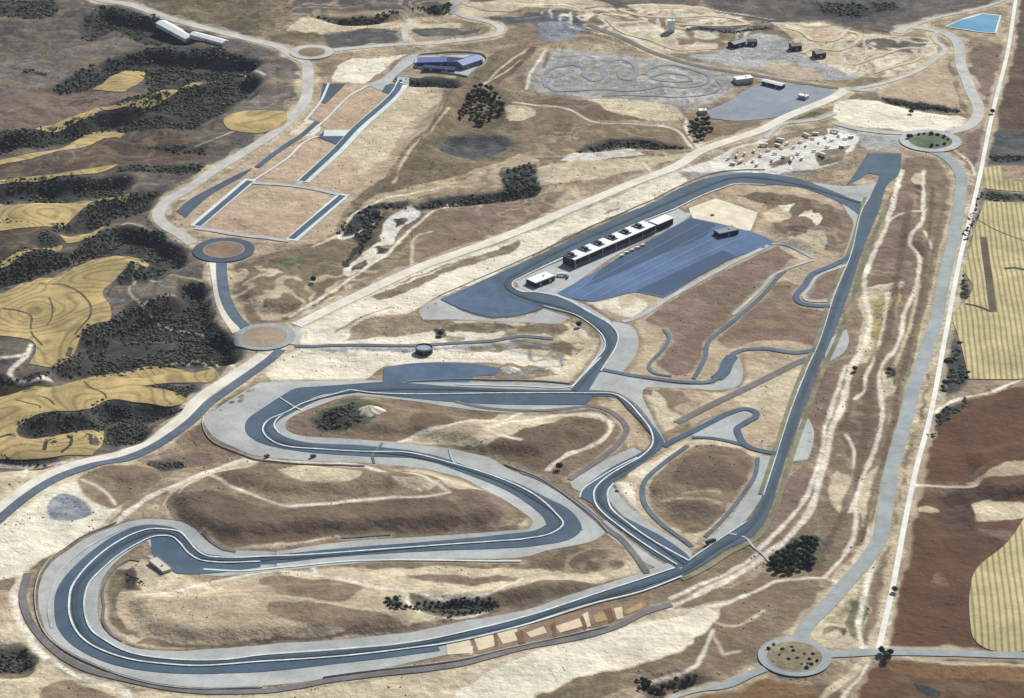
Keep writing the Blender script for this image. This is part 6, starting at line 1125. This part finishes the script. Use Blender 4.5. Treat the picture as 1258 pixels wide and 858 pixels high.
bykey = {}
for nm, mk, lv, s in SHEETS: bykey.setdefault((nm, mk, lv), []).append(pts(s))
for (nm, mk, lv), L in bykey.items():
    if nm in ('runoff', 'race_track'): drape(nm, L, mat(mk), lv, 9.0, 50)
    else:
        for P in L: drape(nm, [P], mat(mk), lv, 9.0, 35)
for nm, mk, lv, w, s in RIBS: ribbon(nm, pts(s), w, mat(mk), lv)
for w, s in LINES: ribbon('track_line', pts(s), w, mat('line'), 5)
gold_r = surf('stubble_rows', (178, 166, 122), .12, (.012, .06, .3), 1, 0, stripes=(R(6), 5.6, .40, 5.0))
gold_l = surf('stubble_contour', (164, 145, 98), .16, (.012, .06, .3), 1, 0, lines=(.007, 170, .30))
for k, s in enumerate(FIELDS):
    P = pts(s); drape('stubble_field', [P], gold_r if P[:, 0].mean() > 0 else gold_l, 1, 9.0, 70)
mw, nt, b = nodes('pond_water', .12); nt.links.new(scalecol(nt, lin((88, 146, 174)), noisefac(nt, geo(nt), .02, 4, a=.85, b=1.12)), b.inputs['Base Color']); b.inputs['Specular IOR Level'].default_value = .5
for s in WATER:
    P = pts(s); drape('water', [P], mw, 1, 20, 30, extra=.3); 
    ribbon('pond_rim', np.vstack([P, P[:1]]), 5, mat('white_concrete'), 2)
def disc(name, cx, cy, r0, r1, m, level, dome=0):
    cnt[0] += 1; n = 48; V = []; F = []; rings = 5
    for q in range(rings+1):
        r = r0+(r1-r0)*q/rings
        for i in range(n):
            a = 2*math.pi*i/n; x, y = cx+r*math.cos(a), cy+r*math.sin(a)
            V.append((x, y, h1(x, y)+LIFT*level+cnt[0]*.003+(dome*(1-(r/r1)**2) if r1 else 0)))
    for q in range(rings):
        for i in range(n):
            j = (i+1) % n; F.append((q*n+i, (q+1)*n+i, (q+1)*n+j, q*n+j))
    return mesh_obj(name, V, F, m, None, True, 'structure')
for cx, cy, ro, ri, mr, mi in RBS:
    disc('roundabout', cx, cy, ri-1, ro, mat(mr), 4); disc('roundabout_island', cx, cy, .05, ri, mat(mi), 5, 1.0)
    if ri > 18: disc('kerb', cx, cy, ri-.4, ri+.3, mat('concrete'), 5.6)

# ------------------------------------------------------------------ vegetation
fol = []
for i, c in enumerate([(46, 55, 50), (66, 76, 60), (48, 56, 58), (88, 90, 70)]):
    m, nt, b = nodes('foliage_%s' % 'abcd'[i], .9); b.inputs['Specular IOR Level'].default_value = .1
    tc = N(nt, 'ShaderNodeObjectInfo'); f = noisefac(nt, geo(nt), .5, 3, .3, .7, .7, 1.35)
    nt.links.new(scalecol(nt, lin(c), f), b.inputs['Base Color']); fol.append(m)
bark = paint('bark', (84, 72, 60), .95)
rs = np.random.RandomState(5)
def clump_mesh(r, h, leaves, lobes):
    V, F = [], []
    for l in range(lobes):
        a = rs.rand()*6.28; rr = r*.5*rs.rand()**.5 if lobes > 1 else 0
        cx, cy, cz = rr*math.cos(a), rr*math.sin(a), h*(.35+.4*rs.rand()); s = r*(.24+.28*rs.rand())
        bm = bmesh.new(); bmesh.ops.create_icosphere(bm, subdivisions=1, radius=1)
        b0 = len(V)
        for v in bm.verts:
            k = .5+.8*rs.rand(); V.append((cx+v.co.x*s*k, cy+v.co.y*s*k, cz+v.co.z*s*k*.9))
        for f in bm.faces: F.append([b0+v.index for v in f.verts])
        bm.free()
    for _ in range(leaves):
        d = rs.randn(3); d /= np.linalg.norm(d); q = r*(.65+.45*rs.rand())
        c = np.array([d[0]*q, d[1]*q, h*.55+d[2]*h*.42])
        e = rs.randn(3); e /= np.linalg.norm(e); g = np.cross(e, d); s = .28+.35*rs.rand(); b0 = len(V)
        V += [c+e*s, c+g*s, c-e*s, c-g*s]; F.append([b0, b0+1, b0+2, b0+3])
    return V, F
crowns = []
for i in range(6):
    V, F = clump_mesh(2.3, 3.6, 190, 11)
    me = bpy.data.meshes.new('crown'); me.from_pydata([tuple(v) for v in V], [], F); me.materials.append(fol[i % 4]); crowns.append(me)
tv, tf = [], []
for k, (z, r) in enumerate(((-.5, .26), (.8, .17), (1.9, .12), (3.0, .05))):
    tv += [(r*math.cos(a)+.06*k, r*math.sin(a), z) for a in [i*math.pi/3 for i in range(6)]]
for k in range(3):
    for i in range(6): j = (i+1) % 6; tf.append((k*6+i, k*6+j, k*6+6+j, k*6+6+i))
for a in (0.4, 2.4, 4.5):
    b0 = len(tv); d = (math.cos(a), math.sin(a))
    tv += [(.1*d[1], -.1*d[0], 1.2), (-.1*d[1], .1*d[0], 1.2), (0, 0, 1.45), (d[0]*1.1, d[1]*1.1, 2.6)]; tf += [(b0, b0+1, b0+3), (b0+1, b0+2, b0+3), (b0+2, b0, b0+3)]
trunk = bpy.data.meshes.new('trunk'); trunk.from_pydata(tv, [], tf); trunk.materials.append(bark)
def tree(x, y, s, label, cat, group, name='tree'):
    e = bpy.data.objects.new(name, None); C.objects.link(e); e.location = (x, y, h1(x, y)); e.rotation_euler = (0, 0, rs.rand()*6.28); e.scale = (s*(.85+.3*rs.rand()), s*(.85+.3*rs.rand()), s*(.85+.3*rs.rand()))
    a = bpy.data.objects.new('trunk', trunk); C.objects.link(a); a.parent = e
    c = bpy.data.objects.new('crown', crowns[rs.randint(6)]); C.objects.link(c); c.parent = e; c.location = (0, 0, .9)
    tag(e, label, cat, group); return e
for key, s in TREES:
    lab, cat, grp, sc, nm = TREE_INFO[key]
    if 'grove' in key:
        q = pts(s); c0 = q.mean(0); extra = [c0+(p-c0)*.9+rs.randn(2)*(2.5, 4) for p in q]
        for x, y in extra: tree(x, y, sc*(.6+.4*rs.rand()), lab, cat, grp, nm)
    for x, y in pts(s): tree(x+rs.randn()*.6, y+rs.randn()*.8, sc*(.8+.45*rs.rand()), lab, cat, grp, nm)
for x, y, lab in LONE: tree(x, y, 1.35, lab, 'bush', None, 'bush')

def scrub():
    T = []
    for i in range(5):
        bm = bmesh.new(); bmesh.ops.create_icosphere(bm, subdivisions=1, radius=1)
        bm.verts.ensure_lookup_table()
        v = np.array([[*q.co] for q in bm.verts])*(.6+.75*rs.rand(len(bm.verts)))[:, None]; v[:, 2] = v[:, 2]*.5+.2
        T.append((v, np.array([[q.index for q in f.verts] for f in bm.faces]))); bm.free()
    AV, AF, AM = [], [], []; B0 = 0
    for wi, (sp, s) in enumerate(WOODS):
        sp *= .56
        P = pts(s); x0, y0 = P.min(0)-4; x1, y1 = P.max(0)+4
        xx, yy = np.meshgrid(np.arange(x0, x1, sp), np.arange(y0, y1, sp), indexing='ij')
        xx = xx+(rs.rand(*xx.shape)-.5)*sp*1.3; yy = yy+(rs.rand(*yy.shape)-.5)*sp*1.3
        wx = xx+vnoise(50, xx, yy, 22)*7; wy = yy+vnoise(51, xx, yy, 22)*7
        k = inside(wx, wy, P) & (vnoise(52, xx, yy, 28)+vnoise(53, xx, yy, 11)*.6 > -.62)
        X, Y = xx[k], yy[k]
        if not len(X): continue
        Z = H(X, Y); S = (.9+1.9*rs.rand(len(X))**2)*min(1.35, sp/3.4); V, F, M = [], [], []; b0 = 0
        for i in range(len(X)):
            v, f = T[i % 5]; a = rs.rand()*6.28; c, q = math.cos(a), math.sin(a)
            u = np.column_stack([v[:, 0]*c-v[:, 1]*q, v[:, 0]*q+v[:, 1]*c, v[:, 2]*(.8+.5*rs.rand())])*S[i]
            V.append(u+(X[i], Y[i], Z[i])); F.append(f+b0); b0 += len(v); M += [rs.randint(4)]*len(f)
        V = np.concatenate(V); F = np.concatenate(F)+B0; B0 += len(V); AV.append(V); AF.append(F); AM += M
    V = np.concatenate(AV).astype(np.float32); F = np.concatenate(AF).astype(np.int32)
    me = bpy.data.meshes.new('scrub'); me.vertices.add(len(V)); me.vertices.foreach_set('co', V.ravel()); me.loops.add(F.size); me.loops.foreach_set('vertex_index', F.ravel())
    me.polygons.add(len(F)); me.polygons.foreach_set('loop_start', np.arange(0, F.size, 3, dtype=np.int32)); me.update()
    for m in fol: me.materials.append(m)
    me.polygons.foreach_set('material_index', np.array(AM, np.int32))
    o = bpy.data.objects.new('scrub', me); C.objects.link(o); o['kind'] = 'stuff'
    o['label'] = 'dark low scrub and thicket covering the gullies between the fields'; o['category'] = 'scrub'
scrub()
def specks():
    # dry tussocks and dwarf shrubs scattered thinly over the unbuilt ground
    n = 26000; x = rs.uniform(-800, 800, n); y = rs.uniform(-720, 1250, n)
    k = (vnoise(60, x, y, 70)+.7*vnoise(61, x, y, 22) > .12-.35*(x < -260))
    for nm, m, lv, s in SHEETS:
        P = pts(s); k &= ~(inside(x, y, P) | (dist(x, y, P, True) < 4))
    for s in FIELDS: k &= ~inside(x, y, pts(s))
    for nm, m, lv, w, s in RIBS: k &= dist(x, y, smooth(pts(s), False, 20), False) > w/2+3
    for cx, cy, ro, ri, a, b in RBS: k &= np.hypot(x-cx, y-cy) > ro+3
    for nm, cx, cy, rot, L, *_ in BUILDINGS: k &= np.hypot(x-cx, y-cy) > L*.7+3
    for v in VEH: k &= np.hypot(x-v[1], y-v[2]) > 6
    k &= ~inside(x, y, pts(PLOUGH))
    x, y = x[k], y[k]; z = H(x, y); V = []; F = []
    for i in range(len(x)):
        s = .35+.9*rs.rand()**2; a = rs.rand()*6.28; b0 = len(V)
        for q in range(5): V.append((x[i]+s*math.cos(a+q*1.257)*(.7+.5*rs.rand()), y[i]+s*math.sin(a+q*1.257)*(.7+.5*rs.rand()), z[i]-.1))
        V.append((x[i], y[i], z[i]+s*.95)); F += [(b0+q, b0+(q+1) % 5, b0+5) for q in range(5)]
    o = mesh_obj('tussocks', V, F, fol[1], kind='stuff'); o['label'] = 'small dry tussocks and dwarf shrubs dotted over the bare ground'; o['category'] = 'ground cover'
specks()

# ------------------------------------------------------------------ buildings and other things
white = paint('white_roof', (226, 228, 226), .5); grey = paint('grey_cladding', (120, 126, 132), .6); darkc = paint('dark_cladding', (44, 48, 56), .5)
cream = paint('cream_wall', (196, 188, 172), .8); glass = paint('dark_glass', (34, 42, 52), .15); blue = paint('blue_roof', (104, 120, 172), .5)
bluedk = paint('slate_roof', (62, 74, 110), .5); steel = paint('galvanised_steel', (168, 172, 176), .4, .5); rubber = paint('rubber', (28, 28, 30), .8)
conc = paint('wall_concrete', (186, 186, 180), .9); yel = paint('yellow_paint', (196, 160, 60), .5)
def empty(name, x, y, rot, label, cat, group=None, z=None):
    e = bpy.data.objects.new(name, None); C.objects.link(e); e.location = (x, y, h1(x, y)+.25 if z is None else z); e.rotation_euler = (0, 0, rot)
    return tag(e, label, cat, group)
def bx(bm, x0, x1, y0, y1, z0, z1, bev=0):
    r = bmesh.ops.create_cube(bm, size=1)['verts']
    for v in r: v.co = Vector(((x0+x1)/2+v.co.x*(x1-x0), (y0+y1)/2+v.co.y*(y1-y0), (z0+z1)/2+v.co.z*(z1-z0)))
def part(name, parent, m, boxes=(), V=None, F=None):
    if V is not None: return mesh_obj(name, V, F, m, parent)
    bm = bmesh.new()
    for b in boxes: bx(bm, *b)
    me = bpy.data.meshes.new(name); bm.to_mesh(me); bm.free(); me.materials.append(m)
    o = bpy.data.objects.new(name, me); C.objects.link(o); o.parent = parent; return o
def gable(x0, x1, y0, y1, z, h, o=.5):
    ym = (y0+y1)/2; x0 -= o; x1 += o; y0 -= o; y1 += o; t = .25
    V = [(x0, y0, z), (x1, y0, z), (x1, y1, z), (x0, y1, z), (x0, ym, z+h), (x1, ym, z+h), (x0, y0, z-t), (x1, y0, z-t), (x1, y1, z-t), (x0, y1, z-t)]
    return V, [(0, 1, 5, 4), (2, 3, 4, 5), (0, 4, 3), (1, 2, 5), (0, 6, 7, 1), (1, 7, 8, 2), (2, 8, 9, 3), (3, 9, 6, 0), (6, 9, 8, 7)]
def shed(name, x, y, rot, L, W, Ht, label, cat, wallm, roofm, flat=False, group=None, doors=1, wins=3):
    e = empty(name, x, y, rot, label, cat, group)
    part('wall', e, wallm, [(-L/2, L/2, -W/2, W/2, -1.5, Ht)])
    if flat:
        rf = part('roof', e, roofm, [(-L/2-.3, L/2+.3, -W/2-.3, W/2+.3, Ht+.003, Ht+.45)])
        part('parapet', rf, conc, [(-L/2-.35, L/2+.35, -W/2-.35, -W/2-.1, Ht+.453, Ht+.9), (-L/2-.35, L/2+.35, W/2+.1, W/2+.35, Ht+.453, Ht+.9)])
        part('vent', rf, steel, [(L*.12, L*.12+1.6, -.8, .8, Ht+.453, Ht+1.5)])
    else:
        V, F = gable(-L/2, L/2, -W/2, W/2, Ht+.26, W*.16); part('roof', e, roofm, V=V, F=F)
    for d in range(doors):
        cx = -L/2+L*(d+.5)/doors; part('door', e, steel, [(cx-1.6, cx+1.6, -W/2-.06, -W/2-.003, -.3, min(3.4, Ht-.4))])
    for d in range(wins):
        cx = -L/2+L*(d+.5)/wins; part('window', e, glass, [(cx-.7+2.6, cx+.7+2.6, -W/2-.05, -W/2-.003, 1.3, 2.5)])
    return e

def pit_building():
    (x0, y0), (x1, y1) = BL['pit_a'], BL['pit_b']
    L = math.hypot(x1-x0, y1-y0); rot = math.atan2(y1-y0, x1-x0); W = 18; Ht = 9.5
    e = empty('pit_building', x0, y0, rot, 'long white-roofed pit building with dark roof recesses beside the blue paddock', 'building', z=h1(x0, y0)+.4)
    main = L*.80
    part('wall', e, darkc, [(0, main, .5, W, -2, Ht)])
    part('wall', e, darkc, [(main+.02, L, 2.5, W-3, -2, Ht-1.6)])
    n = 6; seg = main/n
    for k in range(n):
        a = k*seg
        part('roof', e, white, [(a, a+seg-.12, -.3, W+1, Ht+.003, Ht+.5)])
        pl = part('roof_deck', e, darkc, [(a+.5, a+10.2, 4.5, W+.6, Ht+.503, Ht+.85)])
        part('plant_unit', pl, grey, [(a+1.6, a+4.2, 9, 13, Ht+.853, Ht+2.0)]); part('stair_head', pl, darkc, [(a+4.8, a+8.8, 8.5, 15.5, Ht+.853, Ht+3.4)])
    part('roof', e, white, [(main+6, L+.4, 1.6, W-2, Ht-1.597, Ht-.9)])
    part('roof_recess', e, darkc, [(main+.1, main+5.9, 2.6, W-3.2, Ht-1.597, Ht-1.2)])
    for k in range(30):
        a = 1.2+k*(main-2)/30; part('garage_door', e, grey if k % 5 else steel, [(a, a+(main-2)/30-1.0, .42, .497, -.2, 3.4)])
    for k in range(12):
        a = 2+k*(main-3)/12; part('window', e, glass, [(a, a+(main-3)/12-1.5, .42, .497, 4.5, 6.2)])
    for k in range(n+1):
        part('column', e, conc, [(k*seg+.1, k*seg+.6, -.5, .1, -2, Ht)])
    part('awning', e, grey, [(0, main, -1.4, .41, 3.9, 4.1)])
pit_building()
for nm, x, y, rot, L, W, Ht, label, cat, wm, rm, flat, doors, wins in BUILDINGS:
    shed(nm, x, y, rot, L, W, Ht, label, cat, globals()[wm], globals()[rm], flat, None, doors, wins)

def tank():
    x, y = BL['tank']; e = empty('water_tank', x, y, 0, 'round dark-walled tank with a pale blue-grey top beside the bare cream ground', 'tank')
    def cyl(r0, r1, z0, z1, n=40):
        V = [(r*math.cos(2*math.pi*i/n), r*math.sin(2*math.pi*i/n), z) for r, z in ((r0, z0), (r1, z0), (r1, z1), (r0, z1)) for i in range(n)]
        F = [(k*n+i, k*n+(i+1) % n, ((k+1) % 4)*n+(i+1) % n, ((k+1) % 4)*n+i) for k in range(4) for i in range(n)]; return V, F
    V, F = cyl(8.2, 9, -1, 6.0); part('wall', e, darkc, V=V, F=F)
    V, F = cyl(.1, 8.15, 4.2, 4.8); part('cover', e, paint('tank_cover', (140, 156, 176), .4), V=V, F=F)
    V, F = cyl(9.02, 9.35, 5.3, 5.7); part('rim', e, steel, V=V, F=F)
    part('ladder', e, steel, [(-.4, -.32, -9.7, -9.4, 0, 6.6), (.32, .4, -9.7, -9.4, 0, 6.6)]+[(-.32, .32, -9.6, -9.5, .4+.5*k, .45+.5*k) for k in range(12)])
tank()
def heap(name, x, y, r, h, m, label):
    n = 28; V = []; F = []
    for q in range(8):
        rr = r*(1-q/8)
        for i in range(n):
            a = 2*math.pi*i/n; w = 1+.16*math.sin(3*a+1)+.1*math.sin(7*a+q)
            xx, yy = rr*w*math.cos(a)*1.2, rr*w*math.sin(a); V.append((xx, yy, -1+(h+1)*(q/8)**.85+.3*math.sin(i*2.3+q*1.7)))
    V.append((0, 0, h)); F = [(q*n+i, q*n+(i+1) % n, (q+1)*n+(i+1) % n, (q+1)*n+i) for q in range(7) for i in range(n)]+[(7*n+i, 7*n+(i+1) % n, 8*n) for i in range(n)]
    o = mesh_obj(name, V, F, m, None, True); o.location = (x, y, h1(x, y)); tag(o, label, 'heap')
for x, y, r, h, mk, label in HEAPS: heap('spoil_heap', x, y, r, h, mat(mk), label)

def barrier(name, P, label, h=1.4, t=.7, cat='barrier', m=None):
    S = smooth(P, False, 6, 80); n = len(S)
    T = np.gradient(S, axis=0); T /= (np.hypot(T[:, 0], T[:, 1])+1e-9)[:, None]; Nn = np.column_stack([-T[:, 1], T[:, 0]]); V = []
    z = H(S[:, 0], S[:, 1])
    for s_, zz in ((-.5, -.5), (-.32, h), (.32, h), (.5, -.5)):
        Q = S+Nn*(s_*t); V.append(np.column_stack([Q, z+zz+.2]))
    V = np.stack(V, 1).reshape(-1, 3); F = []
    for i in range(n-1):
        for q in range(4): F.append((i*4+q, i*4+(q+1) % 4, (i+1)*4+(q+1) % 4, (i+1)*4+q))
    F += [(0, 1, 2, 3), ((n-1)*4+3, (n-1)*4+2, (n-1)*4+1, (n-1)*4)]
    tag(mesh_obj(name, V, F, m or conc), label, cat)
for h, t, s, label in BARRIERS: barrier('barrier', pts(s), label, h, t)

# vehicles: a cab-over lorry, a van and a car, copied with their parts
def wheels(e, xs, w, r=.5):
    for x in xs:
        for s in (-1, 1):
            n = 12; V = [(x+r*math.cos(2*math.pi*i/n), s*w/2+d, r+r*math.sin(2*math.pi*i/n)) for d in (-.15, .15) for i in range(n)]
            F = [(i, (i+1) % n, n+(i+1) % n, n+i) for i in range(n)]+[tuple(range(n))[::-1], tuple(range(n, 2*n))]
            part('wheel', e, rubber, V=V, F=F)
def prism(profile, w): # side profile in x,z extruded over y
    n = len(profile); V = [(x, -w/2, z) for x, z in profile]+[(x, w/2, z) for x, z in profile]
    return V, [tuple(range(n)), tuple(range(n, 2*n))[::-1]]+[(i, i+n, (i+1) % n+n, (i+1) % n) for i in range(n)]
def mk_van(col):
    e = bpy.data.objects.new('van', None); C.objects.link(e)
    V, F = prism([(-3, .5), (2.9, .5), (3, 1.2), (2.2, 1.5), (1.6, 2.4), (-2.9, 2.5), (-3, 2.2)], 2.1); part('body', e, col, V=V, F=F)
    V, F = prism([(2.3, 1.52), (2.2, 1.54), (1.62, 2.35), (1.72, 2.36)], 1.8); part('windscreen', e, glass, V=V, F=F); wheels(e, (-1.9, 1.9), 2.0, .38); return e
def mk_lorry(col):
    e = bpy.data.objects.new('lorry', None); C.objects.link(e)
    V, F = prism([(3.2, .8), (5.3, .8), (5.35, 2), (5.1, 3.1), (3.2, 3.2)], 2.5); part('cab', e, col, V=V, F=F)
    part('cargo_box', e, white if col == white else darkc, [(-5.5, 3.05, -1.27, 1.27, 1.1, 3.8)]); part('chassis', e, rubber, [(-5.4, 3.19, -.5, .5, .6, 1.09)])
    part('windscreen', e, glass, [(5.2, 5.38, -1.1, 1.1, 2.05, 2.9)]); wheels(e, (-4.2, -2.9, 4.2), 2.2); return e
def mk_cabin(col):
    e = bpy.data.objects.new('site_cabin', None); C.objects.link(e)
    part('body', e, col, [(-3.5, 3.5, -1.3, 1.3, -.4, 2.6)]); part('roof', e, white, [(-3.6, 3.6, -1.4, 1.4, 2.603, 2.8)])
    part('door', e, steel, [(-.5, .5, -1.36, -1.303, 0, 2.1)])
    for a in (-2.4, 2.0): part('window', e, glass, [(a-.5, a+.5, -1.35, -1.303, 1.0, 1.9)])
    return e
def mk_digger(col):
    e = bpy.data.objects.new('digger', None); C.objects.link(e)
    part('track', e, rubber, [(-2, 2, -1.5, -.9, -.1, .8)]); part('track', e, rubber, [(-2, 2, .9, 1.5, -.1, .8)])
    V, F = prism([(-2.2, .9), (1.6, .9), (1.7, 1.9), (-2.0, 2.3)], 2.4); part('body', e, col, V=V, F=F); part('cab', e, glass, [(.2, 1.7, .1, 1.1, 1.95, 3.2)])
    V, F = prism([(1.7, 1.5), (4.2, 4.0), (6.4, 2.4), (6.2, 2.1), (4.2, 3.4), (1.7, 1.0)], .5); part('boom', e, col, V=V, F=F)
    V, F = prism([(6.1, 2.3), (6.7, 2.2), (6.3, .3), (5.4, .2), (5.9, .9)], .9); part('bucket', e, rubber, V=V, F=F); return e
protos = {'van': mk_van(white), 'dark_van': mk_van(bluedk), 'lorry': mk_lorry(white), 'cabin': mk_cabin(cream), 'digger': mk_digger(yel), 'dark_lorry': mk_lorry(bluedk)}
used = set()
for kind, x, y, rot, label, cat, grp in VEH:
    p = protos[kind]
    if kind in used:
        e = p.copy(); C.objects.link(e)
        for ch in p.children: c = ch.copy(); c.parent = e; C.objects.link(c)
    else: e = p; used.add(kind)
    e.location = (x, y, h1(x, y)+.55); e.rotation_euler = (0, 0, rot); tag(e, label, cat, grp)
for k, p in protos.items():
    if k not in used:
        for ch in list(p.children): bpy.data.objects.remove(ch)
        bpy.data.objects.remove(p)

# ------------------------------------------------------------------ light, air and camera
SUN_EL, SUN_AZ = R(38), R(30)
s = bpy.data.lights.new('sun', 'SUN'); s.energy = 5.0; s.angle = R(.5); s.color = (1, .965, .915)
so = bpy.data.objects.new('sun', s); C.objects.link(so)
d = Vector((math.sin(SUN_AZ)*math.cos(SUN_EL), math.cos(SUN_AZ)*math.cos(SUN_EL), math.sin(SUN_EL)))
so.rotation_euler = d.to_track_quat('Z', 'Y').to_euler()
w = bpy.data.worlds.new('World'); bpy.context.scene.world = w; w.use_nodes = True
sk = w.node_tree.nodes.new('ShaderNodeTexSky'); sk.sky_type = 'NISHITA'; sk.sun_disc = False; sk.sun_elevation = SUN_EL; sk.sun_rotation = SUN_AZ
bg = w.node_tree.nodes['Background']; bg.inputs['Strength'].default_value = .065; w.node_tree.links.new(sk.outputs[0], bg.inputs['Color'])
cam = bpy.data.cameras.new('camera'); cam.lens = CAM_F/1258*36; cam.sensor_width = 36; cam.clip_start = 5; cam.clip_end = 60000
co = bpy.data.objects.new('camera', cam); C.objects.link(co); co.location = (0, CAM_Y, CAM_H); co.rotation_euler = (R(90)-CAM_P, 0, 0)
bpy.context.scene.camera = co
sc = bpy.context.scene; sc.view_settings.view_transform = 'Standard'; sc.view_settings.look = 'None'; sc.view_settings.exposure = EXPO
if HAZE:
    bm = bmesh.new(); bx(bm, -21000, 21000, -21000, 21000, -140, CAM_H+60)
    me = bpy.data.meshes.new('haze'); bm.to_mesh(me); bm.free(); o = bpy.data.objects.new('haze', me); C.objects.link(o); o['kind'] = 'stuff'
    m = bpy.data.materials.new('haze'); m.use_nodes = True; m.node_tree.nodes.remove(m.node_tree.nodes['Principled BSDF'])
    v = m.node_tree.nodes.new('ShaderNodeVolumePrincipled'); v.inputs['Density'].default_value = HAZE; v.inputs['Color'].default_value = (.82, .88, 1, 1)
    m.node_tree.links.new(v.outputs[0], m.node_tree.nodes['Material Output'].inputs['Volume']); me.materials.append(m)
